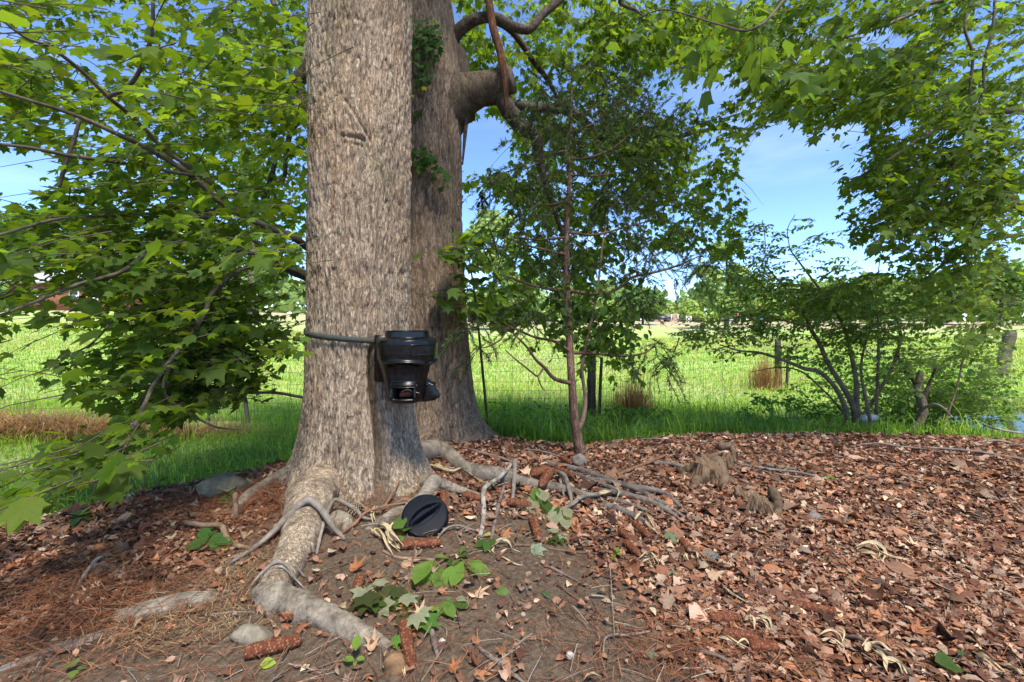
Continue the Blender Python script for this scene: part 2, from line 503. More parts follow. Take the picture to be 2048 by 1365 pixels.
# ground: soil, leaf-stained earth, grass earth and far pasture told apart by the mesh's own zones
def ground_material():
    m, t, out = new_mat('ground_soil')
    p = t.nodes.new('ShaderNodeBsdfPrincipled')
    p.inputs['Roughness'].default_value = .95
    p.inputs['Specular IOR Level'].default_value = .12
    tc = t.nodes.new('ShaderNodeTexCoord')
    za = t.nodes.new('ShaderNodeAttribute'); za.attribute_name = 'col'
    sep = t.nodes.new('ShaderNodeSeparateColor')
    t.links.new(za.outputs['Color'], sep.inputs[0])
    def nz(scale, det=6, rg=.6):
        n = t.nodes.new('ShaderNodeTexNoise')
        n.inputs['Scale'].default_value, n.inputs['Detail'].default_value, n.inputs['Roughness'].default_value = scale, det, rg
        t.links.new(tc.outputs['Object'], n.inputs['Vector'])
        return n
    def ramp(src, stops):
        r = t.nodes.new('ShaderNodeValToRGB')
        e = r.color_ramp.elements
        while len(e) < len(stops): e.new(.5)
        for i, (ps, c) in enumerate(stops):
            e[i].position = ps
            e[i].color = (*c, 1)
        t.links.new(src, r.inputs[0])
        return r
    def mix(fac, a, b):
        x = t.nodes.new('ShaderNodeMix'); x.data_type = 'RGBA'
        t.links.new(fac, x.inputs[0]); t.links.new(a, x.inputs[6]); t.links.new(b, x.inputs[7])
        return x.outputs[2]
    na, nb, nc = nz(3.0), nz(45, 8, .75), nz(220, 4, .7)
    soil = ramp(nb.outputs['Fac'], [(.28, (.055, .039, .028)), (.5, (.145, .104, .072)), (.62, (.21, .155, .11)), (.8, (.30, .23, .17))])
    warm = ramp(nb.outputs['Fac'], [(.28, (.06, .028, .016)), (.5, (.155, .075, .040)), (.75, (.25, .13, .075))])
    sp = t.nodes.new('ShaderNodeTexVoronoi'); sp.inputs['Scale'].default_value = 85
    t.links.new(tc.outputs['Object'], sp.inputs['Vector'])
    sr = ramp(sp.outputs['Distance'], [(.06, (1, 1, 1)), (.13, (0, 0, 0))])
    white = t.nodes.new('ShaderNodeRGB'); white.outputs[0].default_value = (.38, .33, .26, 1)
    soil2 = mix(sr.outputs[0], soil.outputs[0], white.outputs[0])
    base = mix(sep.outputs[0], soil2, warm.outputs[0])
    ge = ramp(nb.outputs['Fac'], [(.3, (.035, .055, .012)), (.6, (.10, .15, .03)), (.8, (.16, .17, .06))])
    base = mix(sep.outputs[1], base, ge.outputs[0])
    nf, nf2 = nz(.09, 5, .6), nz(1.1, 8, .7)
    pa = ramp(nf2.outputs['Fac'], [(.25, (.16, .30, .045)), (.5, (.26, .39, .08)), (.75, (.35, .44, .13))])
    pb = ramp(nf2.outputs['Fac'], [(.25, (.22, .20, .10)), (.5, (.34, .29, .17)), (.75, (.42, .34, .24))])
    pf = ramp(nf.outputs['Fac'], [(.42, (0, 0, 0)), (.60, (.55, .55, .55))])
    ps = t.nodes.new('ShaderNodeSeparateXYZ'); t.links.new(tc.outputs['Object'], ps.inputs[0])
    far = t.nodes.new('ShaderNodeMapRange')
    far.inputs['From Min'].default_value, far.inputs['From Max'].default_value = 38, 70
    t.links.new(ps.outputs['Y'], far.inputs['Value'])
    ad = t.nodes.new('ShaderNodeMath'); ad.operation = 'ADD'; ad.use_clamp = True
    t.links.new(pf.outputs[0], ad.inputs[0]); t.links.new(far.outputs[0], ad.inputs[1])
    past = mix(ad.outputs[0], pa.outputs[0], pb.outputs[0])
    base = mix(sep.outputs[2], base, past)
    t.links.new(base, p.inputs['Base Color'])
    add = t.nodes.new('ShaderNodeMath'); add.operation = 'ADD'
    t.links.new(nb.outputs['Fac'], add.inputs[0]); t.links.new(nc.outputs['Fac'], add.inputs[1])
    b = t.nodes.new('ShaderNodeBump'); b.inputs['Strength'].default_value = .9; b.inputs['Distance'].default_value = .012
    t.links.new(add.outputs[0], b.inputs['Height']); t.links.new(b.outputs[0], p.inputs['Normal'])
    t.links.new(p.outputs[0], out.inputs[0])
    return m
M_ground = ground_material()

def water_material():
    m, t, out = new_mat('creek_water')
    p = t.nodes.new('ShaderNodeBsdfPrincipled')
    p.inputs['Base Color'].default_value = (.018, .022, .012, 1)
    p.inputs['Roughness'].default_value = .06
    p.inputs['IOR'].default_value = 1.33
    tc = t.nodes.new('ShaderNodeTexCoord')
    n = t.nodes.new('ShaderNodeTexNoise'); n.inputs['Scale'].default_value = 5; n.inputs['Detail'].default_value = 3
    t.links.new(tc.outputs['Object'], n.inputs['Vector'])
    b = t.nodes.new('ShaderNodeBump'); b.inputs['Strength'].default_value = .12; b.inputs['Distance'].default_value = .03
    t.links.new(n.outputs['Fac'], b.inputs['Height']); t.links.new(b.outputs[0], p.inputs['Normal'])
    t.links.new(p.outputs[0], out.inputs[0])
    return m

# ================================================================== SETTING
# ---- zones of the litter (they belong to places on the ground, written through the photograph's pixels for convenience)
def litter_density(x, y):
    px, py = CX + x * F / np.maximum(y, .3), HY + EYE * F / np.maximum(y, .3)
    s = ((px - 1150) * 330 - (py - 1035) * 300) / math.hypot(330, 300)        # right of the line (1150,1035)-(1450,1365)
    wob = 45 * n2(x, y, 3.0, 21)
    right = sstep(-70, 90, s + wob)
    ex = np.interp(py, [900, 960, 1040, 1130, 1290, 1400], [620, 590, 545, 470, -20, -300])
    left = sstep(-40, 110, ex - px + wob)
    mid = .75 * sstep(1075, 985, py + wob * .7) * sstep(820, 880, px)
    d = np.maximum(np.maximum(right, left * .9), mid)
    bare_right = sstep(1, .3, ((px - 1850) / 260) ** 2 + ((py - 1010) / 70) ** 2) * .25
    return np.clip(np.maximum(d - bare_right, .045), 0, 1)

def inside(x, y):
    return sstep(.12, -.16, edge_d(x, y) + .16 * n2(x, y, 2.5, 31))

xs = np.unique(np.round(np.concatenate([np.linspace(-400, -60, 10), np.linspace(-60, -12, 26), np.linspace(-12, -4.6, 50), np.linspace(-4.6, 6.2, 470), np.linspace(6.2, 14, 55), np.linspace(14, 60, 26), np.linspace(60, 400, 10)]), 4))
ys = np.unique(np.round(np.concatenate([np.linspace(-120, -4, 14), np.linspace(-4, .8, 20), np.linspace(.8, 5.6, 230), np.linspace(5.6, 13, 110), np.linspace(13, 40, 50), np.linspace(40, 120, 30), np.linspace(120, 700, 14)]), 4))
gx, gy = np.meshgrid(xs, ys)
gz = ground_z(gx, gy)
fine = ((np.abs(gx - .8) < 5.4) & (gy < 5.6) & (gy > .8))
gz = gz + fine * .006 * n2(gx, gy, 22, 77, 2)
zi = inside(gx, gy)
zl = litter_density(gx, gy)
fieldz = sstep(.5, 1.0, (edge_d(gx, gy) - np.interp(gx, [-2, 0, 4, 6], [1.3, 1.7, 2.1, 2.3]) - np.interp(gx, [-2, .5, 5, 8, 14], [.7, .9, 1.2, 2.6, 3.5])) / 1.2)
zc = np.stack([zl, 1 - zi, fieldz], -1).reshape(-1, 3)
V = np.stack([gx, gy, gz], -1).reshape(-1, 3)
obj('ground', V, grid_faces(len(ys), len(xs)), M_ground, cols=zc, kind='structure')

wx, wy = np.meshgrid(np.linspace(-1.5, 40, 30), np.linspace(4, 40, 30))
obj('water', np.stack([wx, wy, np.full(wx.shape, -.78)], -1).reshape(-1, 3), grid_faces(30, 30), water_material(), kind='structure')

# ================================================================== LEAF SHAPES
def lobed(tips, notch_r, base_r, droop=.22, fold=.18, shoulder=.62, sw=9):
    """outline of a lobed leaf, tip at +y, petiole at the origin; tips = [(angle, radius)] for one side, from the middle lobe outward"""
    full = sorted([(-a, r) for a, r in tips if a > 0] + list(tips))
    pts = []
    c = np.array([0, .32])
    for i, (a, r) in enumerate(full):
        for da, rr in ((-sw, shoulder), (0, 1), (sw, shoulder)):
            b = R(a + da)
            pts.append(c + r * rr * np.array([math.sin(b), math.cos(b)]))
        if i < len(full) - 1:
            b = R((a + full[i + 1][0]) / 2)
            pts.append(c + notch_r * np.array([math.sin(b), math.cos(b)]))
    pts = [np.array([-base_r, .06]), *pts, np.array([base_r, .06]), np.array([0, 0.02])]
    P2 = np.array([c] + pts)
    z = -droop * ((P2[:, 0]) ** 2 * 1.2 + np.maximum(P2[:, 1] - .3, 0) ** 2) + fold * np.abs(P2[:, 0]) * .5
    V = np.column_stack([P2, z])
    n = len(pts)
    Fc = np.array([[0, 1 + (i + 1) % n, 1 + i] for i in range(n)])
    return V, Fc

def oval(wid=.32, nl=4, droop=.2, fold=.25, tipw=.0, wmax=.5):
    """simple pointed leaf along +y, with a mid crease"""
    t = np.linspace(0, 1, nl + 1)
    half = wid * np.sin(np.pi * t ** (math.log(.5) / math.log(wmax))) ** .8
    half[0], half[-1] = .01, .005
    V = []
    for ti, h in zip(t, half):
        zc = -droop * ti * ti
        V += [[-h, ti, zc + fold * h], [0, ti, zc], [h, ti, zc + fold * h]]
    return np.array(V), grid_faces(nl + 1, 3)

MAPLE = [lobed([(0, .72), (50, .68), (104, .50)], .41, .24, d, f, shoulder=.74, sw=12) for d, f in ((.22, .2), (.5, .1), (.1, .5))]
MAPLE_S = [lobed([(0, .70), (58, .6)], .34, .26, d, f, shoulder=.7, sw=14) for d, f in ((.25, .25), (.5, .1), (.05, .5))]
def lite(droop, fold):
    P2 = np.array([[0, .35], [-.2, .05], [-.52, .25], [-.3, .5], [-.38, .82], [-.12, .72], [0, 1.05], [.12, .72], [.38, .82], [.3, .5], [.52, .25], [.2, .05]])
    z = -droop * (P2[:, 0] ** 2 + np.maximum(P2[:, 1] - .3, 0) ** 2) + fold * np.abs(P2[:, 0])
    n = len(P2) - 1
    return np.column_stack([P2, z]), np.array([[0, 1 + (i + 1) % n, 1 + i] for i in range(n)])
LITE = [lite(.3, .15), lite(.6, 0), lite(.1, .4)]
OVAL = [oval(.30, 4, d, f) for d, f in ((.2, .25), (.5, .1), (-.1, .4))]
ROUND = [oval(.40, 4, d, f, wmax=.42) for d, f in ((.2, .2), (.4, .1))]

def leaf_cols(n, base, var=.25, yellow=.3, r=rng):
    c = np.array(base) * np.exp(r.normal(0, var, (n, 1)))
    y = np.clip(r.normal(.0, yellow, (n, 1)), -.35, .8)
    c = c * (1 + y * np.array([[.55, .18, -.15]]))
    return np.clip(c, .004, .7)

def spray_leaves(pos, dirs, length, k, size, droop=.35, flat=.35, r=rng, szvar=.3):
    """leaves set alternately along short twigs; returns leaf positions, frames, sizes and the twig ends"""
    N = len(pos)
    dirs = unit(dirs)
    up = np.array([0, 0, 1.0])
    side = unit(np.cross(dirs, up) + 1e-6)
    t = np.linspace(.12, 1, k)[None, :] + r.normal(0, .04, (N, k))
    sgn = np.where((np.arange(k) % 2) == 0, 1, -1)[None, :] * np.ones((N, k))
    L = np.broadcast_to(np.asarray(length, float).reshape(-1, 1), (N, 1))
    sag = -(t ** 2) * L * .18
    base = pos[:, None, :] + dirs[:, None, :] * (t * L)[..., None] + up * sag[..., None]
    fw = dirs[:, None, :] * (.35 + .5 * t[..., None]) + side[:, None, :] * (sgn * (1.0 - .55 * t))[..., None]
    fw = unit(fw + r.normal(0, .22, fw.shape))
    fw[..., 2] -= np.abs(r.normal(droop, .28, fw.shape[:2]))
    fw = unit(fw)
    pet = size * .35
    base = base + fw * pet * np.array([1, 1, .4])
    nrm = up + r.normal(0, flat, fw.shape)
    s = size * np.exp(r.normal(0, szvar, (N, k)))
    return base.reshape(-1, 3), frames(fw.reshape(-1, 3), nrm.reshape(-1, 3)), s.ravel(), (pos, pos + dirs * L + up * (-.18 * L))

def twig_soup(a, b, r0, r1):
    """thin three-sided straight twigs in one mesh"""
    n = len(a)
    d = unit(b - a)
    u = unit(np.cross(d, np.array([.3, .2, 1.0])))
    v = np.cross(d, u)
    mid = (a + b) / 2 + np.array([0, 0, 1.0]) * (np.linalg.norm(b - a, axis=1)[:, None] * .035)
    rings = []
    for p, rr in ((a, r0), (mid, (r0 + r1) / 2), (b, r1)):
        for k in range(3):
            th = 2 * np.pi * k / 3
            rings.append(p + (math.cos(th) * u + math.sin(th) * v) * rr)
    V = np.stack(rings, 1).reshape(-1, 3)
    f = np.array([[0, 1, 4, 3], [1, 2, 5, 4], [2, 0, 3, 5], [3, 4, 7, 6], [4, 5, 8, 7], [5, 3, 6, 8]])
    return V, (f[None] + (np.arange(n) * 9)[:, None, None]).reshape(-1, 4)

def hung(parent, tmpl, pos, Rm, s, cols, mat, n_single, palette, crown_name='crown', leaf_name='leaf', r=rng, seen=None):
    """the leaves that show largest become parts of their own, the rest one crown of the same leaves"""
    px, py = proj(pos)
    size = s * F / np.maximum(pos[:, 1], .3)
    ok = (pos[:, 1] > .4) & (px > 10) & (px < 2038) & (py > 10) & (py < 1355)
    if seen is not None: ok &= seen(px, py, pos)
    order = np.argsort(-(size * ok))[:n_single] if n_single else np.array([], int)
    order = order[ok[order]] if len(order) else order
    mask = np.zeros(len(pos), bool); mask[order] = True
    which = r.integers(0, len(tmpl), len(pos))
    parts = []
    for k, (tV, tF) in enumerate(tmpl):
        sel = (which == k) & ~mask
        if sel.any():
            V, fs, C = scatter(tV, tF, pos[sel], Rm[sel], s[sel], cols[sel])
            parts.append((V, fs, C))
    if parts:
        V, fs, C = merge(parts)
        obj(crown_name, V, fs, mat, parent, cols=C, smooth=False, kind='stuff')
    if len(order):
        meshes = []
        for k, (tV, tF) in enumerate(tmpl):
            row = []
            for c in palette:
                me = mesh(leaf_name, tV, tF, np.broadcast_to(np.array(c), (len(tV), 3)), True)
                me.materials.append(mat)
                row.append(me)
            meshes.append(row)
        pl = np.array(parent_loc(parent))
        for i in order:
            c = cols[i]
            j = int(np.argmin(((np.array(palette) - c) ** 2).sum(1)))
            o = bpy.data.objects.new(leaf_name, meshes[which[i]][j])
            COL.objects.link(o)
            o.parent = parent
            o.matrix_local = Matrix.Translation(Vector(pos[i] - pl)) @ Matrix(Rm[i].tolist()).to_4x4() @ Matrix.Diagonal((s[i], s[i], s[i], 1))

# ================================================================== BARK
def bark_cols(h, p, base_hi, base_lo, warm, seed):
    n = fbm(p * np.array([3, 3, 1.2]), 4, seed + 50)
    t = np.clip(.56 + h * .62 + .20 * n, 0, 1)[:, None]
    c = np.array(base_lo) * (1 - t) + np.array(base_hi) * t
    wn = sstep(.05, .55, fbm(p * np.array([7, 7, 1.6]), 3, seed + 60))[:, None]
    c = c * (1 - .45 * wn) + np.array(warm) * .45 * wn
    lich = sstep(.08, .5, fbm(p * np.array([2.2, 2.2, 1.1]), 4, seed + 70))[:, None] * sstep(-.3, .5, fbm(p * 24, 2, seed + 71))[:, None]
    c = c * (1 - .5 * lich) + np.array([.27, .235, .12]) * .5 * lich
    pale = sstep(.1, .5, fbm(p * np.array([4, 4, 1.4]) + 9, 4, seed + 80))[:, None]
    return c * (1 + .18 * pale) * (1 - .16 * sstep(.1, .5, fbm(p * np.array([3, 3, .9]) + 4, 3, seed + 90))[:, None])

def trunk_mesh(path, rfun, nth, nz, amp, lobes=(), grooves=(), seed=0, freq=33., hi=(.43, .325, .228), lo=(.165, .118, .08), warm=(.38, .25, .15), scar=None):
    """path: [(z, x, y)] ; rfun(z) -> radius; lobes: (theta, width, amount, falloff height)"""
    path = np.array(path, float)
    z = np.interp(np.linspace(0, 1, nz), [0, .62, 1], [path[0, 0], 3.5, path[-1, 0]]) if path[-1, 0] > 6 else np.linspace(path[0, 0], path[-1, 0], nz)
    th = np.linspace(0, 2 * np.pi, nth, endpoint=False)
    Z, T = np.meshgrid(z, th, indexing='ij')
    cx, cy = np.interp(Z, path[:, 0], path[:, 1]), np.interp(Z, path[:, 0], path[:, 2])
    r = rfun(Z)
    for (t0, wd, am, hz) in lobes:
        dt = (T - R(t0) + np.pi) % (2 * np.pi) - np.pi
        r = r + am * np.exp(-(dt / R(wd)) ** 2) * np.exp(-np.maximum(Z, -.1) / hz)
    for (t0, wd, am, ztop) in grooves:
        dt = (T - R(t0) - R(2.5) * np.sin(Z * 5) + np.pi) % (2 * np.pi) - np.pi
        r = r - am * np.exp(-(dt / R(wd)) ** 2) * sstep(ztop, ztop - .35, Z)
    P = np.stack([np.cos(T) * r, np.sin(T) * r, Z], -1).reshape(-1, 3)
    warp = fbm(P * np.array([5, 5, 3]), 3, seed + 3)
    Pw = P + np.stack([warp, np.roll(warp, 7), warp * 0], 1) * .022
    big = fbm(Pw * np.array([5, 5, 1.5]), 2, seed + 5)
    a1 = sstep(0, .30, np.abs(noise(Pw * np.array([freq, freq, freq * .13]), seed + 1))) - .62
    a2 = sstep(0, .26, np.abs(noise(Pw * np.array([freq * 1.5, freq * 1.5, freq * .27]), seed + 2))) - .62
    a3 = fbm(P * np.array([freq * 3.4, freq * 3.4, freq * .62]), 3, seed + 9)
    a4 = fbm(Pw * np.array([freq * .5, freq * .5, freq * .22]), 3, seed + 12)
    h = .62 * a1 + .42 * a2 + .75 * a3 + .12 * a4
    disp = amp * (h + .45 * big)
    rr = r.ravel() + disp
    if scar is not None:
        rr, h = scar(T.ravel(), Z.ravel(), rr, h)
    V = np.stack([np.cos(T.ravel()) * rr + cx.ravel(), np.sin(T.ravel()) * rr + cy.ravel(), Z.ravel()], 1)
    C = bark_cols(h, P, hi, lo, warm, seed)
    return V, [grid_faces(nz, nth, True)], C

# ---- the big tree in front
t1x, t1y = TREE1
def r_big(z):
    return np.interp(z, [-.4, -.15, 0, .15, .3, .5, .8, 1.2, 2, 3.3, 6, 10], [.56, .50, .45, .42, .398, .378, .356, .345, .343, .350, .30, .18])
def big_scar(T, Z, rr, h):
    def line(t0, z0, t1, z1, wd, dep):
        nonlocal rr, h
        ax, ay = R(t0) * .35, z0
        bx, by = R(t1) * .35, z1
        x = T * .35
        dx, dy = bx - ax, by - ay
        s = np.clip(((x - ax) * dx + (Z - ay) * dy) / (dx * dx + dy * dy), 0, 1)
        d = np.hypot(x - ax - s * dx, Z - ay - s * dy)
        g = np.exp(-(d / wd) ** 2)
        rr = rr + dep * g
        h = h + (2.2 if dep > 0 else -2.0) * g * .6
    line(272, 2.62, 299, 2.37, .009, -.012); line(273, 2.59, 298, 2.34, .014, .009)
    line(269, 2.39, 293, 2.37, .009, -.013); line(271, 2.345, 290, 2.33, .008, -.007); line(270, 2.42, 294, 2.40, .010, .008)
    # an old bare strip of exposed wood
    m = np.exp(-((T - R(259) + .02 * np.sin(Z * 11)) / .035) ** 4) * sstep(1.72, 1.9, Z) * sstep(2.36, 2.2, Z)
    rr = rr - .008 * m
    h = h * (1 - .8 * m) - .3 * m
    # knuckle high on the left
    rr = rr + .045 * np.exp(-((T - R(186)) / .3) ** 2 - ((Z - 3.02) / .13) ** 2)
    return rr, h
big_tree = empty('broadleaf_tree', (t1x, t1y, .1), 'massive grey-barked tree with a black feeder strapped to its straight trunk', 'tree')
V, fs, C = trunk_mesh([(-.4, t1x, t1y), (0, t1x, t1y), (1.5, t1x - .01, t1y), (3.5, t1x, t1y + .02), (10, t1x + .1, t1y + .2)], r_big, 460, 700, .0150,
    lobes=[(194, 22, .20, .17), (236, 15, .27, .15), (318, 13, .15, .34), (284, 14, .10, .3), (348, 20, .24, .18), (80, 40, .2, .25), (130, 25, .2, .2)],
    grooves=[(303, 3.6, .15, 1.15), (262, 6, .02, .6), (215, 8, .03, .45), (338, 6, .04, .55)], seed=1, scar=big_scar)
# exposed wood strip is warmer
th_ = np.arctan2(V[:, 1] - t1y, V[:, 0] - t1x) % (2 * np.pi)
ms = np.exp(-((th_ - R(259) + .02 * np.sin(V[:, 2] * 11)) / .035) ** 4) * sstep(1.72, 1.9, V[:, 2]) * sstep(2.36, 2.2, V[:, 2])
C = C * (1 - .7 * ms[:, None]) + np.array([.36, .19, .10]) * .7 * ms[:, None]
obj('trunk', V, fs, M_bark, big_tree, cols=C)

def bark_tube(parent, name, pts, r, mat=M_root, hi=(.28, .235, .18), lo=(.09, .07, .05), sides=14, n=None, rough=.10, seed=1, flat=1.0, moss=0):
    V, fs = tube(pts, r, sides, n or len(pts) * 9, rough, 5, seed, flat)
    t = np.clip(.55 + .75 * fbm(V * 16, 4, seed) + .7 * fbm(V * 60, 3, seed + 4), 0, 1)[:, None]
    C = np.array(lo) * (1 - t) + np.array(hi) * t
    if moss:
        mk = sstep(.0, .4, fbm(V * 9, 3, seed + 5))[:, None] * moss
        C = C * (1 - mk) + np.array([.10, .11, .03]) * mk
    return obj(name, V, fs, mat, parent, cols=C)

def on_litter(g):
    return .020 * float(sstep(.25, .7, litter_density(np.array([g[0]]), np.array([g[1]])))[0])
def gpath(pts, lift=0.0):
    """[(px, py, lift)] on the ground of the photograph"""
    out = []
    for p in pts:
        g = G(p[0], p[1])
        g[2] += (p[2] if len(p) > 2 else 0) + lift + .7 * on_litter(g)
        out.append(g)
    return np.array(out)

def px_r(pts3, rp):
    rp = np.broadcast_to(np.asarray(rp, float), (len(pts3),))
    return rp * np.asarray(pts3)[:, 1] / F

def root(parent, pts, rp, sink=-.25, start=None, **k):
    P_ = gpath(pts)
    rr = px_r(P_, rp)
    P_[:, 2] += rr * sink
    if start is not None:
        P_ = np.vstack([np.array(start[:3]), P_]); rr = np.concatenate([[start[3]], rr])
    return bark_tube(parent, 'root', P_, rr, **k)

root(big_tree, [(626, 1005, .04), (610, 1050, .02), (600, 1085, .01), (584, 1118), (566, 1152), (548, 1185), (540, 1210)], [46, 41, 38, 36, 33, 30, 22], seed=3, sides=44, n=120, sink=.05, start=(t1x - .10, t1y - .16, .17, .12), hi=(.44, .335, .235), lo=(.17, .122, .085), rough=.16, mat=M_bark)
root(big_tree, [(525, 1190), (552, 1206), (600, 1222), (650, 1243), (700, 1263), (745, 1282), (785, 1296)], [24, 34, 31, 27, 24, 17, 6], seed=4, sides=40, n=110, sink=.1, hi=(.26, .215, .165), lo=(.10, .08, .06), rough=.17)
root(big_tree, [(585, 955, .03), (535, 972), (500, 996), (476, 1024), (465, 1045)], [15, 15, 14, 11, 5], seed=5, sink=0, start=(t1x - .2, t1y - .05, .12, .07), n=60, sides=20)
root(big_tree, [(815, 930, .05), (880, 915, .02), (925, 942), (955, 956), (1000, 962), (1040, 972), (1075, 978), (1120, 984), (1175, 998), (1200, 1006)], [26, 18, 14, 18, 18, 12, 11, 10, 7, 4], seed=6, sides=18, sink=.25, hi=(.24, .20, .16))
root(big_tree, [(840, 968, .02), (880, 974), (910, 984), (950, 996), (985, 1004)], [16, 12, 10, 8, 3], seed=7, sink=.1)
root(big_tree, [(870, 975, .03), (840, 1005), (800, 1024), (762, 1046), (730, 1062)], [16, 14, 13, 10, 4], seed=8, sink=.1)
root(big_tree, [(655, 1050), (672, 1040), (690, 1046), (700, 1062)], [10, 22, 20, 8], seed=9, sink=-.2)
for i, (pp, rp) in enumerate([
    ([(1090, 932), (1130, 941), (1180, 954), (1246, 977), (1322, 992), (1360, 1020), (1388, 1046)], [6, 8, 8, 7, 7, 5, 2]),
    ([(1170, 962), (1213, 969), (1256, 980), (1296, 998), (1340, 1022), (1385, 1052)], [4, 6, 7, 6, 5, 2]),
    ([(1190, 985), (1240, 996), (1296, 1010), (1338, 1031), (1360, 1044)], [5, 8, 8, 6, 2]),
    ([(1140, 950), (1177, 965), (1230, 986), (1262, 997)], [4, 6, 6, 4]),
    ([(1215, 1003), (1240, 1010), (1292, 1029), (1332, 1054)], [5, 5, 5, 2]),
    ([(1200, 1018), (1228, 1024), (1279, 1046), (1300, 1058)], [6, 9, 8, 3])]):
    root(big_tree, pp, np.array(rp) * .85, seed=20 + i, sink=.45, hi=(.23, .19, .155), lo=(.085, .068, .055), sides=10)

# ---- the second tree behind it
t2x, t2y = TREE2
def r_rear(z):
    return np.interp(z, [-.4, 0, .1, .3, .6, 1.2, 2.2, 3.0, 3.5, 5, 10], [.60, .52, .475, .43, .405, .375, .35, .35, .385, .29, .2])
rear = empty('broadleaf_tree', (t2x, t2y, .1), 'dark-barked tree standing right behind the big trunk, with a sawn-off limb', 'tree')
V, fs, C = trunk_mesh([(-.4, t2x + .02, t2y), (.5, t2x, t2y), (2, t2x - .04, t2y), (3.5, t2x - .06, t2y), (5, t2x - .2, t2y + .1), (10, t2x - .4, t2y + .3)], r_rear, 300, 520, .0095,
    lobes=[(345, 22, .13, .20), (280, 25, .08, .2), (30, 30, .2, .2), (120, 40, .15, .2)], grooves=[(300, 6, .05, .7)], seed=31, freq=30, hi=(.34, .245, .17), lo=(.065, .045, .032), warm=(.25, .155, .095))
obj('trunk', V, fs, M_bark, rear, cols=C)

def limb(parent, pts, rp, name='limb', seed=1, hi=(.15, .115, .085), lo=(.05, .038, .028), mat=M_bark, rough=.08, sides=10, moss=0, n=None):
    P_ = np.array([at(*p) for p in pts])
    rr = px_r(P_, rp)
    return bark_tube(parent, name, P_, rr, mat, hi, lo, sides, n or len(pts) * 7, rough, seed, moss=moss)

limb(rear, [(850, 250, 4.5), (900, 205, 4.45), (945, 185, 4.4), (985, 172, 4.35), (1026, 160, 4.3)], [75, 56, 36, 29, 27], seed=41, sides=20, hi=(.20, .15, .10), lo=(.08, .06, .04))
limb(rear, [(960, 196, 4.4), (1000, 195, 4.35), (1020, 225, 4.3), (1045, 255, 4.3), (1072, 275, 4.3), (1078, 320, 4.35), (1092, 370, 4.4), (1108, 420, 4.5), (1128, 475, 4.6)], [18, 17, 17, 16, 12, 9, 7, 5, 3], seed=42, moss=.5)
limb(rear, [(1010, 205, 4.35), (1050, 213, 4.5), (1095, 218, 4.8), (1150, 228, 5.2), (1200, 275, 5.6), (1260, 308, 6), (1310, 305, 6.2), (1370, 270, 6.5), (1440, 258, 6.8), (1500, 258, 7.1)], [9, 10, 9, 8, 8, 7, 6, 5, 3, 1.5], seed=43, moss=.4)
limb(rear, [(900, 230, 4.5), (905, 130, 4.5), (890, 90, 4.5), (862, 52, 4.5), (845, 20, 4.6), (835, -60, 4.8)], [52, 34, 20, 16, 14, 12], seed=44, moss=.3)
limb(rear, [(896, 100, 4.5), (915, 65, 4.45), (950, 40, 4.4), (990, 36, 4.4), (1030, 55, 4.4), (1058, 58, 4.4), (1085, 30, 4.5), (1120, 0, 4.6), (1180, -60, 4.9)], [14, 13, 11, 10, 9, 9, 8, 7, 5], seed=45)
limb(rear, [(972, -40, 4.3), (985, 50, 4.2), (1002, 110, 4.15), (1010, 170, 4.1), (1014, 240, 4.1)], [8, 8, 8, 7, 3], name='dead_branch', seed=46, hi=(.19, .085, .045), lo=(.08, .035, .02))
limb(rear, [(985, 40, 4.5), (1025, 65, 4.6), (1065, 120, 4.8), (1095, 160, 5), (1115, 195, 5.2)], [6, 6, 6, 5, 3], seed=47, hi=(.13, .08, .055))
limb(rear, [(935, 225, 4.4), (930, 270, 4.4), (925, 330, 4.4)], [4, 4, 1.5], name='dead_branch', seed=48)
limb(rear, [(700, 60, 4.9), (640, 110, 5.0), (612, 142, 5.0), (585, 175, 5.0), (556, 202, 5.1), (520, 235, 5.3), (470, 240, 5.6)], [30, 20, 15, 13, 11, 7, 3], seed=49, moss=.4)
limb(rear, [(596, 165, 5.0), (606, 195, 5.0), (604, 232, 5.0), (582, 262, 5.1), (572, 310, 5.2), (568, 355, 5.3), (545, 370, 5.4), (528, 430, 5.5)], [7, 8, 7, 6, 5, 4, 3, 2], seed=50)
limb(rear, [(556, 300, 5.4), (545, 345, 5.4), (528, 395, 5.5), (515, 430, 5.6)], [3, 5, 4, 2], seed=51)
limb(rear, [(545, 0, 5.4), (552, 25, 5.4), (532, 45, 5.4), (526, 90, 5.4), (524, 135, 5.4)], [5, 5, 5, 4, 2], seed=52)
limb(rear, [(470, -20, 5.4), (462, 20, 5.4), (430, 25, 5.4), (415, 42, 5.5)], [5, 5, 4, 2], seed=53)
limb(rear, [(800, 700, 4.25), (806, 420, 4.05), (818, 290, 4.02), (822, 210, 4.0), (832, 190, 4.02), (843, 120, 4.03)], [1.8, 1.6, 1.6, 1.4, 1.2, 1], name='ivy_stem', seed=54, mat=M_twig, hi=(.17, .13, .09), sides=6)
# ================================================================== CROWNS
GREEN = (.082, .136, .022)
def pal(base):
    b = np.array(base)
    return [b * .6, b * .8, b, b * 1.25, b * np.array([1.35, 1.2, .9]), b * 1.6, b * np.array([.75, .9, 1.1])]

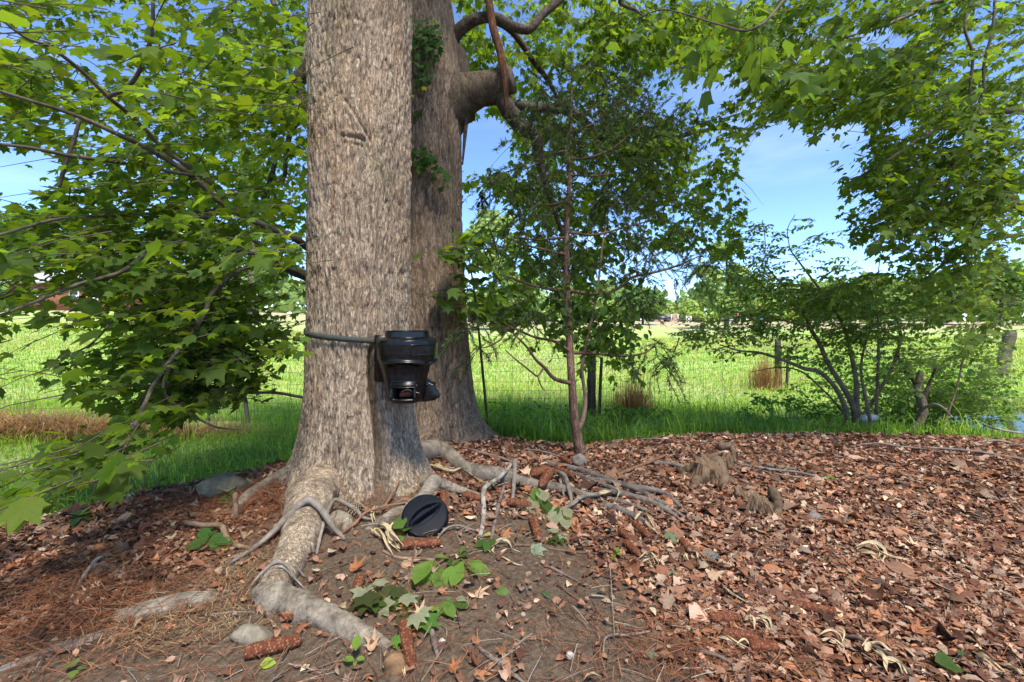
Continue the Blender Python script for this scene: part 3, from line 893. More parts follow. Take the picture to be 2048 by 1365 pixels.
def blob_points(blobs, clump=1.0, seed=0, r=rng):
    """cloud of twig origins: each blob is (px, py, rx, ry, Y0, Y1, count)"""
    out = []
    for i, (px, py, rx, ry, y0, y1, n) in enumerate(blobs):
        m = int(n * 2.2)
        a, q = r.uniform(0, 2 * np.pi, m), np.sqrt(r.uniform(0, 1, m))
        X, Yp, D = px + rx * q * np.cos(a), py + ry * q * np.sin(a), r.uniform(y0, y1, m)
        p = np.stack([(X - CX) * D / F, D, EYE - (Yp - HY) * D / F], 1)
        k = noise(p * 2.1, seed + 3) * clump + r.normal(0, .35, m)
        out.append(p[np.argsort(-k)[:n]])
    return np.concatenate(out)

def not_in(p, gaps, soft=.15, r=rng):
    px, py = proj(p)
    ok = np.ones(len(p), bool)
    for (gx_, gy_, ax, ay, keep) in gaps:
        q = ((px - gx_) / ax) ** 2 + ((py - gy_) / ay) ** 2
        ok &= (q > 1 + r.normal(0, soft, len(p))) | (r.uniform(0, 1, len(p)) < keep)
    return ok

# ---- left maple, slim, hidden behind the big trunk; its boughs sweep left and toward the camera
mx_, my_ = -1.27, 4.0
maple = empty('maple_tree', (mx_, my_, .0), 'young maple behind the big trunk, its boughs of lobed leaves filling the left side', 'tree')
Vt, ft = tube([(mx_, my_, -.2), (mx_ + .02, my_, 1), (mx_ - .03, my_, 2.2), (mx_, my_ + .05, 3.6), (mx_ - .1, my_ + .1, 5)], [.085, .075, .06, .045, .015], 10, 30, .06, 5, 3)
obj('trunk', Vt, ft, M_twig, maple, cols=(.13, .105, .08))
def ml(pts, rp, s):
    limb(maple, pts, rp, seed=s, mat=M_twig, hi=(.17, .135, .095), lo=(.06, .046, .033), sides=7, rough=.04)
ml([(735, 560, 4.0), (630, 505, 3.8), (590, 478, 3.6), (520, 448, 3.4), (450, 412, 3.2), (380, 350, 3.0), (300, 300, 2.8), (220, 262, 2.6), (150, 231, 2.45), (70, 205, 2.3), (-60, 165, 2.1)], [10, 8, 7, 6.5, 6, 5.5, 5, 4.5, 4, 3.5, 3], 61)
ml([(445, 405, 3.2), (440, 385, 3.15), (395, 345, 3.05), (330, 300, 2.9), (265, 235, 2.7), (215, 193, 2.5), (160, 140, 2.35), (100, 95, 2.2), (50, 75, 2.1), (0, 38, 2.0)], [5, 4.5, 4.5, 4.5, 4.5, 4, 4, 3.5, 3, 2], 62)
ml([(215, 195, 2.5), (255, 175, 2.4), (280, 140, 2.3), (297, 95, 2.2), (305, 50, 2.15), (305, -30, 2.1)], [4, 4, 4, 4, 4, 3], 63)
ml([(738, 640, 4.0), (628, 566, 3.8), (585, 545, 3.7), (540, 520, 3.6), (470, 500, 3.4), (380, 490, 3.2), (280, 470, 3.0)], [9, 7, 7, 6.5, 4, 3, 2], 64)
ml([(390, 352, 3.0), (280, 333, 2.8), (200, 320, 2.6), (130, 310, 2.45), (60, 296, 2.3), (-40, 285, 2.15)], [3, 3.5, 4, 4, 3.5, 3], 65)
ml([(160, 238, 2.6), (145, 290, 2.6), (130, 330, 2.6), (118, 375, 2.6)], [3, 4, 4, 3], 66)
ml([(738, 620, 4.0), (600, 540, 3.7), (430, 440, 3.3), (335, 463, 3.0), (300, 498, 2.8), (250, 540, 2.6), (200, 558, 2.45), (160, 568, 2.35), (80, 600, 2.2), (0, 632, 2.05)], [8, 5, 3, 4, 4, 4.5, 4, 3.5, 3, 2.5], 67)
ml([(738, 640, 4.0), (600, 545, 3.7), (500, 535, 3.4), (430, 580, 3.1), (410, 625, 3.0), (385, 665, 2.8), (345, 715, 2.6), (310, 765, 2.45), (275, 840, 2.25), (245, 890, 2.1), (215, 930, 1.95)], [8, 5, 3, 5, 5, 4.5, 4, 4, 4, 3.5, 2], 68)
ml([(745, 800, 4.0), (625, 797, 3.7), (560, 787, 3.5), (510, 786, 3.4), (440, 790, 3.2)], [6, 3, 3, 3, 1], 69)
ml([(270, 620, 3.0), (230, 640, 2.8), (180, 690, 2.5), (120, 715, 2.2)], [3, 3, 2, 1], 70)
ml([(0, 470, 2.2), (120, 438, 2.5), (250, 430, 2.9), (360, 425, 3.2), (450, 420, 3.3)], [3, 3, 3, 3, 3], 71)
ml([(345, 720, 2.6), (330, 790, 2.6), (420, 850, 2.8), (480, 860, 2.8)], [3, 3, 2, 1], 72)

gaps_L = [(30, 350, 95, 55, .12), (150, 605, 60, 26, .35), (490, 330, 90, 50, .6), (60, 690, 80, 35, .35), (40, 770, 110, 50, .25), (190, 665, 50, 26, .5), (100, 830, 130, 40, .04), (500, 850, 120, 50, .10), (590, 760, 40, 60, .2), (590, 905, 80, 90, 0), (420, 940, 120, 45, 0), (10, 80, 60, 40, .4), (20, 900, 60, 45, 0), (70, 855, 80, 40, .03)]
bl = [(430, 725, 190, 55, 2.9, 4, 70), (300, 785, 230, 45, 2.4, 3.6, 53), (110, 770, 130, 40, 2.1, 2.9, 26), (480, 800, 110, 40, 2.8, 3.5, 24), (300, 860, 120, 40, 2.1, 2.9, 23), (150, 890, 120, 50, 1.8, 2.4, 17), (150, 945, 140, 50, 1.5, 2.25, 8), (260, 905, 80, 45, 1.65, 2.45, 4), (470, 640, 140, 60, 3.2, 4.15, 43), (520, 690, 100, 50, 3.4, 4.15, 24), (300, 700, 260, 50, 2.6, 3.75, 43), (400, 800, 110, 40, 2.8, 3.55, 16), (60, 640, 120, 60, 2.4, 3.15, 16), (330, 90, 420, 150, 2.6, 4.55, 248), (120, 60, 260, 110, 1.75, 2.95, 24), (300, 230, 400, 120, 2.6, 4.75, 270), (520, 250, 160, 220, 3.6, 5.35, 124), (250, 400, 360, 110, 2.6, 4.35, 239), (300, 520, 380, 100, 2.4, 4.25, 270), (480, 560, 190, 120, 3.1, 4.25, 156), (330, 640, 330, 90, 2.4, 4.05, 152), (180, 560, 260, 120, 1.85, 3.15, 30), (450, 700, 170, 80, 3, 4.05, 80), (300, 760, 210, 60, 2.05, 3.55, 20), (120, 790, 130, 30, 1.85, 2.75, 6), (290, 850, 110, 60, 2.05, 2.95, 6), (480, 850, 90, 35, 2.8, 3.35, 10), (180, 920, 130, 60, 1.4, 2.15, 4), (330, 900, 60, 50, 1.75, 2.55, 3), (420, 120, 110, 90, 1.4, 2.15, 3), (120, 60, 130, 60, 1.35, 2.05, 3)]
tw = blob_points(bl, seed=81)
tw = tw[not_in(tw, gaps_L)]
ang = rng.normal(math.pi * 1.12, .75, len(tw))
dirs = np.stack([np.cos(ang), np.sin(ang), rng.normal(-.12, .18, len(tw))], 1)
lp, lR, lsz, (ta, tb) = spray_leaves(tw, dirs, rng.uniform(.22, .42, len(tw)), 7, .061, droop=.26, flat=.45, szvar=.33)
keep = (lp[:, 1] > 1.35)
px, py = proj(lp)
keep &= ~((px > 640) & (py > 500)) & not_in(lp, gaps_L, .1)
keep &= ~(((lp[:, 0] - t1x) ** 2 + (lp[:, 1] - t1y) ** 2) < .46 ** 2)
keep &= ~((px > 608) & (px < 820) & (lp[:, 1] < 3.4))
lp, lR, lsz = lp[keep], lR[keep], lsz[keep]
lc = leaf_cols(len(lp), GREEN, .26, .30)
hung(maple, MAPLE, lp, lR, lsz, lc, M_leaf, 300, pal(GREEN), seen=lambda a, b, p: (a < 625))
okt = ~((proj(tb)[0] > 600) & (tb[:, 1] < 3.4)) & not_in(ta, gaps_L, .1) & not_in(tb, gaps_L, .1)
V, fq = twig_soup(ta[okt], tb[okt], .0035, .0015)
obj('twigs', V, [fq], M_twig, maple, cols=(.09, .07, .045), kind='stuff')

# ---- crown of the rear tree: small leaves hanging over the middle of the picture
gaps_C = [(975, 285, 55, 50, .03), (930, 250, 22, 60, .2), (900, 20, 28, 30, .2), (1450, 180, 75, 50, .05), (1530, 215, 50, 30, .1), (1560, 330, 90, 85, .02), (1620, 290, 70, 40, .06), (1600, 430, 110, 80, .03), (1290, 545, 95, 55, .08),
          (1385, 560, 60, 60, 0), (1240, 445, 55, 35, .35), (1060, 590, 50, 30, .3), (965, 425, 50, 50, .1), (1330, 165, 50, 40, .4), (1100, 150, 45, 25, .35), (1440, 440, 60, 50, .5)]
bc = [(1120, 60, 330, 110, 4.6, 7.5, 248), (1000, 130, 120, 110, 4.8, 6.5, 64), (1200, 190, 190, 120, 4.8, 7.5, 177), (1380, 80, 190, 130, 4.5, 7.5, 177), (1160, 330, 190, 110, 4.8, 7, 177), (1330, 290, 160, 90, 5.5, 7.5, 142), (1230, 430, 190, 80, 5, 7, 116), (1400, 390, 130, 80, 5.5, 7.5, 72), (1470, 300, 90, 60, 6, 8, 71), (1460, 390, 60, 40, 6, 8, 23), (1100, 520, 130, 60, 5, 6.5, 44), (1230, 520, 110, 60, 5, 6.5, 44), (1330, 480, 90, 50, 5.5, 7, 28), (1430, 460, 70, 45, 5.5, 7, 19), (960, 370, 60, 80, 4.8, 6, 35), (1160, 610, 90, 60, 4.6, 5.6, 23), (1210, 660, 60, 45, 4.6, 5.4, 12), (560, 60, 90, 100, 5.2, 7, 82), (500, 250, 130, 160, 5.2, 7.5, 130), (570, 420, 70, 80, 5.2, 7, 58), (720, -60, 320, 60, 4.6, 6.5, 71), (880, 30, 60, 60, 5, 6.5, 35), (1250, 60, 240, 90, 5, 8, 123), (1450, 60, 120, 70, 5, 8, 66)]
tw = blob_points(bc, clump=1.3, seed=91)
tw = tw[not_in(tw, gaps_C)]
ang = rng.uniform(0, 2 * np.pi, len(tw))
dirs = np.stack([np.cos(ang), np.sin(ang), rng.normal(-.55, .3, len(tw))], 1)
lp, lR, lsz, (ta, tb) = spray_leaves(tw, dirs, rng.uniform(.3, .6, len(tw)), 11, .082, droop=.55, flat=.55, szvar=.22)
px, py = proj(lp)
keep = not_in(lp, gaps_C, .1) & ~((py > 640) & (px < 1060))
lp, lR, lsz = lp[keep], lR[keep], lsz[keep]
lc = leaf_cols(len(lp), GREEN, .25, .30)
hung(rear, MAPLE_S, lp, lR, lsz, lc, M_leaf, 300, pal(GREEN), seen=lambda a, b, p: (a > 930) | (a < 600))
okt = not_in(tb, gaps_C, .1)
V, fq = twig_soup(ta[okt], tb[okt], .004, .0015)
obj('twigs', V, [fq], M_twig, rear, cols=(.07, .055, .04), kind='stuff')
# maple-like sprays of green leaves hanging off its right side, close behind the feeder
sp = blob_points([(900, 580, 90, 70, 3.7, 4.1, 12), (960, 560, 90, 80, 3.8, 4.6, 15), (890, 470, 70, 40, 3.8, 4.1, 7), (1000, 520, 80, 90, 4.2, 5.0, 12), (980, 620, 70, 25, 4.0, 4.6, 9)], seed=95)
ang = rng.normal(0, .9, len(sp))
dirs = np.stack([np.cos(ang), np.sin(ang) * .6 - .2, rng.normal(-.12, .15, len(sp))], 1)
lp, lR, lsz, (ta, tb) = spray_leaves(sp, dirs, rng.uniform(.2, .35, len(sp)), 7, .085, droop=.25, flat=.3)
lc = leaf_cols(len(lp), GREEN, .2, .25)
sap = empty('maple_sapling', (-.25, 5.0, -.2), 'slender leafy shoots of maple beside the dark trunk, right of the feeder', 'sapling')
limb(sap, [(978, 880, 5.0), (965, 740, 4.9), (955, 640, 4.7), (945, 560, 4.5), (930, 470, 4.3)], [3, 3, 2.5, 2, 1], name='stem', mat=M_twig, sides=6)
limb(sap, [(957, 650, 4.7), (990, 560, 4.7), (1010, 480, 4.8)], [2, 1.6, 1], name='stem', mat=M_twig, sides=6)
limb(sap, [(945, 560, 4.5), (905, 575, 4.1), (860, 585, 3.9)], [2, 1.6, 1], name='stem', mat=M_twig, sides=6)
hung(sap, MAPLE, lp, lR, lsz, lc, M_leaf, 120, pal(GREEN), crown_name='foliage')
V, fq = twig_soup(ta, tb, .003, .0012)
obj('twigs', V, [fq], M_twig, sap, cols=(.09, .07, .045), kind='stuff')

# ---- tree on the right: its trunk stands out of the picture, its boughs hang in from the right
rtx, rty = 7.6, 5.2
rt = empty('broadleaf_tree', (rtx, rty, 0), 'leafy boughs of a tree leaning in over the creek from the right edge', 'tree')
V, fs, C = trunk_mesh([(-.4, rtx, rty), (3, rtx + .05, rty), (7, rtx, rty + .2), (9, rtx - .2, rty + .4)], lambda z: np.interp(z, [-.4, 0, .4, 3, 9], [.42, .34, .26, .22, .1]), 64, 120, .008, seed=131, hi=(.2, .16, .12), lo=(.09, .07, .05))
obj('trunk', V, fs, M_bark, rt, cols=C)
def rl(pts, rp, s): limb(rt, pts, rp, seed=s, mat=M_twig, hi=(.16, .125, .09), lo=(.06, .045, .033), sides=8, rough=.05)
rl([(2350, 520, 5.2), (2100, 440, 5.2), (2040, 415, 5.1), (2010, 385, 5.0), (1990, 350, 5.0), (1985, 300, 4.9), (1990, 220, 4.8)], [14, 12, 10, 9, 7, 5, 3], 141)
rl([(2350, 120, 5.2), (2150, -30, 4.9), (1890, 0, 4.6), (1820, 30, 4.5), (1760, 55, 4.4), (1690, 75, 4.3)], [12, 8, 5, 4, 3, 2], 142)
rl([(2350, 300, 5.2), (2100, 230, 4.9), (1950, 230, 4.7), (1840, 280, 4.6), (1770, 325, 4.5), (1690, 370, 4.5)], [12, 8, 5, 4, 3, 1.5], 143)
rl([(2200, 480, 5.2), (2048, 470, 5.0), (1960, 490, 4.9), (1900, 520, 4.8), (1850, 560, 4.8)], [8, 4, 4, 3, 1.5], 144)
rl([(1935, 20, 4.2), (1930, 60, 4.2), (1945, 110, 4.2), (1940, 190, 4.2), (1945, 250, 4.2), (1925, 330, 4.25)], [2.5, 2.5, 2.5, 2.5, 2, 1.5], 145)
rl([(1990, 0, 4.2), (1985, 60, 4.2), (1968, 130, 4.2), (1965, 200, 4.2), (1930, 290, 4.2), (1900, 330, 4.3)], [2.5, 2.5, 2.5, 2.5, 2, 1], 146)
rl([(1910, 330, 4.3), (1880, 420, 4.4), (1870, 500, 4.5)], [2, 2, 1], 147)
rl([(1300, -60, 4.0), (1240, 0, 4.2), (1270, 20, 4.3), (1285, 32, 4.4)], [5, 4, 3, 1], 148)
gaps_R = [(1765, 75, 60, 25, .12), (1690, 300, 60, 60, .10), (1805, 250, 28, 22, .1), (1600, 380, 85, 90, 0), (1660, 420, 40, 45, .25), (1730, 405, 45, 30, .25), (1560, 300, 70, 60, .05), (1560, 420, 80, 120, 0), (1690, 520, 60, 30, .1), (2030, 560, 40, 50, .5), (1640, 490, 60, 70, .03)]
br = [(1700, 60, 230, 110, 3.6, 6, 270), (1900, 90, 200, 140, 3.6, 6, 298), (1640, 170, 160, 90, 4, 6.5, 156), (1840, 230, 200, 110, 3.8, 6, 270), (1980, 280, 120, 160, 3.6, 6, 212), (1850, 360, 190, 90, 3.8, 6, 212), (1760, 400, 120, 50, 4, 6, 62), (1720, 450, 90, 45, 4.2, 5.5, 20), (1920, 460, 160, 90, 3.8, 6, 94), (1830, 520, 170, 70, 4.2, 6, 50), (1980, 560, 110, 90, 4, 6, 50), (1570, 230, 120, 60, 5, 7, 69), (1720, 330, 90, 60, 4.2, 6, 56)]
tw = blob_points(br, clump=1.2, seed=151)
tw = tw[not_in(tw, gaps_R)]
ang = rng.normal(math.pi, .9, len(tw))
dirs = np.stack([np.cos(ang), np.sin(ang) * .8, rng.normal(-.35, .25, len(tw))], 1)
lp, lR, lsz, (ta, tb) = spray_leaves(tw, dirs, rng.uniform(.28, .5, len(tw)), 10, .069, droop=.38, flat=.45, szvar=.25)
keep = not_in(lp, gaps_R, .1)
lp, lR, lsz = lp[keep], lR[keep], lsz[keep]
lc = leaf_cols(len(lp), GREEN, .22, .28)
hung(rt, MAPLE_S, lp, lR, lsz, lc, M_leaf, 290, pal(GREEN))
okt = not_in(tb, gaps_R)
V, fq = twig_soup(ta[okt], tb[okt], .0035, .0015)
obj('twigs', V, [fq], M_twig, rt, cols=(.08, .06, .045), kind='stuff')
# near drooping spray at the top of the picture
sp = blob_points([(1480, 60, 80, 50, 1.9, 2.5, 6), (1530, 140, 40, 50, 1.8, 2.3, 3), (1420, 30, 80, 40, 2.0, 2.6, 5), (1620, 60, 110, 50, 2.2, 3.0, 8), (1270, 50, 60, 40, 2.4, 2.8, 3)], seed=155)
ang = rng.uniform(0, 6.28, len(sp))
dirs = np.stack([np.cos(ang), np.sin(ang), rng.normal(-.5, .2, len(sp))], 1)
lp, lR, lsz, (ta, tb) = spray_leaves(sp, dirs, .22, 6, .068, droop=.5, flat=.4)
nb = empty('hanging_bough', (.7, 2.2, 3.0), 'nearest drooping bough of pale green leaves at the top of the sky gap', 'bough')
limb(nb, [(1700, -500, 2.6), (1640, -120, 2.4), (1560, 10, 2.0), (1500, 60, 1.9), (1440, 50, 1.95), (1330, 20, 2.3), (1270, 40, 2.5)], [6, 5, 3, 2.5, 2, 1.5, 1], name='branch', mat=M_twig, sides=6)
hung(nb, MAPLE_S, lp, lR, lsz, leaf_cols(len(lp), (.075, .13, .03), .12, .2), M_leaf, 200, pal((.075, .13, .03)), crown_name='foliage')
V, fq = twig_soup(ta, tb, .002, .001)
obj('twigs', V, [fq], M_twig, nb, cols=(.09, .07, .045), kind='stuff')

# ---- high crown of the big tree, mostly above the picture: it shades the ground
n = 1000
a, q = rng.uniform(0, 2 * np.pi, n), np.sqrt(rng.uniform(0, 1, n))
cp = np.stack([-.6 + 8.6 * q * np.cos(a), .2 + 5.6 * q * np.sin(a), rng.uniform(5.2, 8.6, n)], 1)
cp[:, 2] += np.maximum(cp[:, 1] - 3.5, 0) * .9
ang = rng.uniform(0, 6.28, n)
dirs = np.stack([np.cos(ang), np.sin(ang), rng.normal(-.2, .2, n)], 1)
lp, lR, lsz, (ta, tb) = spray_leaves(cp, dirs, .5, 5, .15, droop=.3, flat=.4)
hung(big_tree, LITE, lp, lR, lsz, leaf_cols(len(lp), GREEN, .2, .25), M_leaf, 0, pal(GREEN))
for k in range(9):
    a0 = k * 2 * np.pi / 9 + .3
    z0 = 4.3 + .35 * k
    e = np.array([-1.0 + 7.5 * math.cos(a0), 1.0 + 4.6 * math.sin(a0), 6.4 + .2 * k])
    s = np.array([t1x, t1y, z0])
    if e[1] > 4: e = e + np.array([0, 0, 1.8])
    bark_tube(big_tree, 'limb', np.array([s, s * .65 + e * .35 + np.array([0, 0, .5]), s * .3 + e * .7 + np.array([0, 0, .3]), e]), np.array([.13, .09, .06, .02]), M_bark, (.2, .16, .12), (.09, .07, .05), 8, 20, .08, 200 + k)
# ================================================================== SMALLER TREES AND SHRUBS
RED_HI, RED_LO = (.27, .16, .11), (.11, .06, .042)
cy0 = 4.05
cedar_base = G(1160, 912)
cY = cedar_base[1]
cedar = empty('cedar_sapling', cedar_base, 'slim red-barked young cedar with dark feathery foliage, right of the big trunks', 'tree')
limb(cedar, [(1162, 918, cY), (1157, 890, cY), (1150, 845, cY), (1144, 770, cY), (1138, 660, cY), (1134, 560, cY), (1133, 460, cY), (1138, 380, cY), (1140, 300, cY), (1143, 200, cY), (1143, 120, cY)], [12.5, 10.5, 9, 8, 7, 6, 5.5, 4.5, 3.5, 2.5, 1], name='trunk', seed=301, hi=RED_HI, lo=RED_LO, sides=14, n=90, rough=.12)
def cb(pts, rp, s, name='branch', hi=(.16, .09, .06), lo=(.06, .035, .025)):
    limb(cedar, [(x, y, cY + dy) for x, y, dy in pts], rp, name=name, seed=s, mat=M_twig, hi=hi, lo=lo, sides=6, rough=.06)
CB = [
 ([(1134, 585, 0), (1095, 578, -.1), (1060, 570, -.2), (1020, 555, -.3), (985, 545, -.3)], [4, 3, 2.5, 2, 1]),
 ([(1138, 582, 0), (1180, 588, .05), (1215, 586, .1), (1240, 575, .1), (1265, 555, .15), (1310, 545, .2), (1360, 530, .25), (1400, 512, .3)], [4, 3.5, 3, 3, 3, 2.5, 2, 1]),
 ([(1142, 705, 0), (1110, 684, -.1), (1070, 675, -.15), (1035, 660, -.25), (1015, 652, -.3), (990, 643, -.3)], [4, 3, 2.5, 2.5, 2, 1.5]),
 ([(1143, 706, 0), (1190, 708, .1), (1240, 712, .15), (1290, 706, .2), (1320, 680, .25)], [3.5, 3, 2.5, 2, 1]),
 ([(1147, 768, 0), (1110, 758, -.1), (1088, 735, -.15), (1070, 718, -.2), (1058, 700, -.25), (1040, 680, -.3), (1022, 664, -.35)], [4.5, 4, 3.5, 3, 2.5, 2, 1]),
 ([(1088, 735, -.15), (1075, 752, -.2), (1060, 742, -.3), (1030, 718, -.35), (1010, 700, -.4)], [2.5, 2, 2, 1.5, 1]),
 ([(1075, 752, -.2), (1082, 772, -.2), (1090, 782, -.2)], [2, 1.5, 1]),
 ([(1018, 655, -.3), (1000, 680, -.35), (975, 694, -.4), (963, 696, -.4)], [2, 2, 1.5, 1]),
 ([(1139, 300, 0), (1100, 310, -.1), (1070, 330, -.2), (1030, 345, -.25)], [2.5, 2, 1.5, 1]),
 ([(1139, 320, 0), (1180, 315, .1), (1220, 300, .15), (1260, 270, .2), (1300, 240, .3)], [2.5, 2.5, 2, 1.5, 1]),
 ([(1136, 400, 0), (1100, 410, -.1), (1060, 405, -.2)], [2.5, 2, 1]),
 ([(1137, 350, 0), (1190, 352, .1), (1240, 345, .15)], [2.5, 2, 1]),
 ([(1134, 475, 0), (1080, 480, -.1), (1030, 475, -.2)], [3, 2, 1]),
 ([(1135, 465, 0), (1190, 470, .1), (1250, 455, .2), (1310, 440, .2)], [3, 2.5, 2, 1]),
 ([(1134, 510, 0), (1090, 500, -.1), (1050, 490, -.2), (1000, 470, -.2)], [3, 2.5, 2, 1]),
 ([(1142, 230, 0), (1180, 220, .1), (1215, 190, .2)], [2, 1.5, 1]),
 ([(1142, 215, 0), (1105, 200, -.1), (1075, 165, -.2)], [2, 1.5, 1]),
 ([(1140, 265, 0), (1190, 245, .15), (1240, 200, .25)], [2, 1.5, 1])]
for i, (p_, r_) in enumerate(CB): cb(p_, r_, 310 + i)
# feathery sprays: many short flat needles along drooping twigs
def needle_sprays(pos, dirs, length, k, nl, nw, col, r=rng):
    N = len(pos)
    t = r.uniform(.05, 1, (N, k))
    d = unit(dirs)
    base = pos[:, None, :] + d[:, None, :] * (t * length[:, None])[..., None]
    base[..., 2] -= (t ** 2) * length[:, None] * .3
    fw = d[:, None, :] * .8 + r.normal(0, .55, (N, k, 3)); fw[..., 2] -= .15
    fw = unit(fw.reshape(-1, 3))
    nrm = unit(r.normal(0, 1, fw.shape))
    tV = np.array([[-.5, 0, 0], [.5, 0, 0], [.35, .6, .0], [0, 1, -.05], [-.35, .6, .0]])
    tF = np.array([[0, 1, 2], [0, 2, 4], [4, 2, 3]])
    sc = np.stack([np.full(N * k, nw), nl * np.exp(r.normal(0, .3, N * k)), np.full(N * k, nl)], 1)
    c = np.array(col) * np.exp(r.normal(0, .3, (N * k, 1)))
    return scatter(tV, tF, base.reshape(-1, 3), frames(fw, nrm), sc, c)
cbb = [(1190, 200, 120, 90, cY - .5, cY + .7, 60), (1230, 260, 110, 80, cY - .3, cY + .9, 60), (1250, 180, 60, 60, cY, cY + .8, 22), (1110, 250, 90, 90, cY - .6, cY + .3, 34), (1080, 180, 60, 50, cY - .5, cY, 16), (1370, 230, 45, 55, cY + .2, cY + 1, 18),
       (1060, 380, 100, 80, cY - .6, cY + .2, 42), (1230, 380, 120, 70, cY - .3, cY + .7, 56), (1300, 420, 110, 70, cY, cY + .9, 44), (1060, 480, 100, 60, cY - .6, cY + .2, 40), (1220, 490, 130, 60, cY - .3, cY + .7, 54), (1340, 520, 90, 45, cY, cY + .8, 40), (1410, 515, 45, 25, cY + .2, cY + .6, 14),
       (1260, 580, 60, 40, cY - .1, cY + .4, 20), (1060, 600, 70, 40, cY - .4, cY, 14), (1330, 690, 40, 22, cY + .1, cY + .4, 10), (1335, 735, 30, 25, cY + .1, cY + .4, 9), (1285, 720, 50, 30, cY, cY + .4, 9), (965, 645, 45, 35, cY - .6, cY - .2, 14), (1050, 640, 35, 22, cY - .4, cY - .1, 9), (960, 690, 30, 30, cY - .5, cY - .2, 5)]
sp = blob_points(cbb, clump=.8, seed=330)
ang = rng.uniform(0, 6.28, len(sp))
dirs = np.stack([np.cos(ang), np.sin(ang), rng.normal(-.45, .35, len(sp))], 1)
L = rng.uniform(.18, .38, len(sp))
V, fs, C = needle_sprays(sp, dirs, L, 80, .038, .0055, (.055, .082, .026))
obj('foliage', V, fs, M_needle, cedar, cols=C, smooth=False, kind='stuff')
V, fq = twig_soup(sp, sp + unit(dirs) * L[:, None] - np.array([0, 0, .08]), .003, .001)
obj('twigs', V, [fq], M_twig, cedar, cols=(.09, .06, .04), kind='stuff')

# climbing vine rising from the cedar's foot
vine = empty('woody_vine', at(1158, 862, cY + .02), 'thin leafy vine curving up beside the cedar stem from its foot', 'vine')
limb(vine, [(1157, 858, cY), (1166, 838, cY + .03), (1171, 800, cY + .05), (1166, 760, cY + .06), (1164, 735, cY + .06), (1172, 690, cY + .08), (1183, 640, cY + .1), (1196, 570, cY + .1), (1204, 500, cY + .12), (1212, 450, cY + .15)], [5.5, 5, 4, 3.5, 3.5, 3.2, 3, 2.5, 2, 1], name='stem', seed=340, mat=M_twig, hi=(.24, .15, .10), lo=(.1, .06, .04), sides=8, n=60)
vb = blob_points([(1180, 620, 80, 50, cY - .2, cY + .3, 23), (1150, 650, 60, 40, cY - .2, cY + .3, 14), (1230, 650, 60, 45, cY - .1, cY + .3, 13), (1260, 690, 50, 25, cY, cY + .3, 4), (1130, 560, 90, 50, cY - .2, cY + .4, 19), (1200, 520, 100, 60, cY - .1, cY + .5, 23), (1260, 480, 80, 50, cY, cY + .5, 14)], seed=341)
ang = rng.uniform(0, 6.28, len(vb))
dirs = np.stack([np.cos(ang), np.sin(ang), rng.normal(-.4, .3, len(vb))], 1)
lp, lR, lsz, (ta, tb) = spray_leaves(vb, dirs, .24, 5, .052, droop=.7, flat=.5)
hung(vine, ROUND, lp, lR, lsz, leaf_cols(len(lp), (.040, .078, .016), .25, .25), M_leaf, 150, pal((.04, .078, .016)), crown_name='foliage')

# ---- ivy on the rear trunk
ivy = empty('ivy', at(850, 120, 4.05), 'ivy clump with two yellowed leaves clinging to the dark rear trunk', 'vine')
iv = []
for (px_, py_, rx_, ry_, n_) in [(852, 90, 30, 50, 60), (868, 70, 26, 28, 40), (850, 150, 18, 28, 26), (840, 55, 20, 30, 20), (845, 310, 28, 18, 26), (858, 332, 30, 18, 30), (880, 350, 14, 18, 10), (838, 298, 14, 12, 10), (885, 368, 10, 10, 5), (835, 215, 8, 20, 3), (830, 175, 12, 8, 6)]:
    for _ in range(n_):
        a, q = rng.uniform(0, 6.28), math.sqrt(rng.uniform(0, 1))
        iv.append(at(px_ + rx_ * q * math.cos(a), py_ + ry_ * q * math.sin(a), 4.05 - rng.uniform(-.02, .10)))
iv = np.array(iv)
fw = np.stack([rng.normal(0, .6, len(iv)), rng.normal(-.35, .2, len(iv)), rng.normal(-.8, .4, len(iv))], 1)
nrm = np.stack([rng.normal(0, .4, len(iv)), np.full(len(iv), -1.0), rng.normal(.5, .3, len(iv))], 1)
hung(ivy, MAPLE_S, iv, frames(fw, nrm), np.full(len(iv), .05) * np.exp(rng.normal(0, .3, len(iv))), leaf_cols(len(iv), (.055, .115, .022), .25, .2), M_leaf, 100, pal((.032, .075, .016)), crown_name='foliage')
for (px_, py_, s_) in ((851, 177, .065), (827, 193, .05)):
    tV, tF = MAPLE_S[0]
    v_ = np.einsum('ij,kj->ki', frames(np.array([.5, -.3, -.5]), np.array([0, -.8, .6])), tV * s_) + at(px_ - 6, py_ - 3, 3.93)
    o = obj('leaf', v_, tF, M_leaf, ivy, cols=(.45, .36, .03))
    o['label'] = 'yellowed ivy leaf'

# a bunch of withered leaves hanging in the gap right of the dark trunk
wb = at(966, 398, 4.7)
wc = empty('withered_leaf_cluster', wb, 'black withered leaf bunch hanging in the sky gap right of the dark trunk', 'dead leaves')
Vt, ft = tube([at(985, 330, 4.7), at(975, 370, 4.7), wb], .0025, 5, 10); obj('stem', Vt, ft, M_twig, wc, cols=(.06, .04, .03))
for i in range(9):
    p_ = wb + rng.normal(0, 1, 3) * np.array([.025, .03, .035])
    tV, tF = MAPLE[i % 3]
    f_ = unit(np.array([rng.normal(0, .45), rng.normal(0, .45), -1.0]))
    obj('leaf', np.einsum('ij,kj->ki', frames(f_, rng.normal(0, 1, 3)), tV * np.array([.45, 1, 1.6]) * rng.uniform(.07, .12)) + p_, tF, M_dead, wc, cols=(.022, .016, .012))

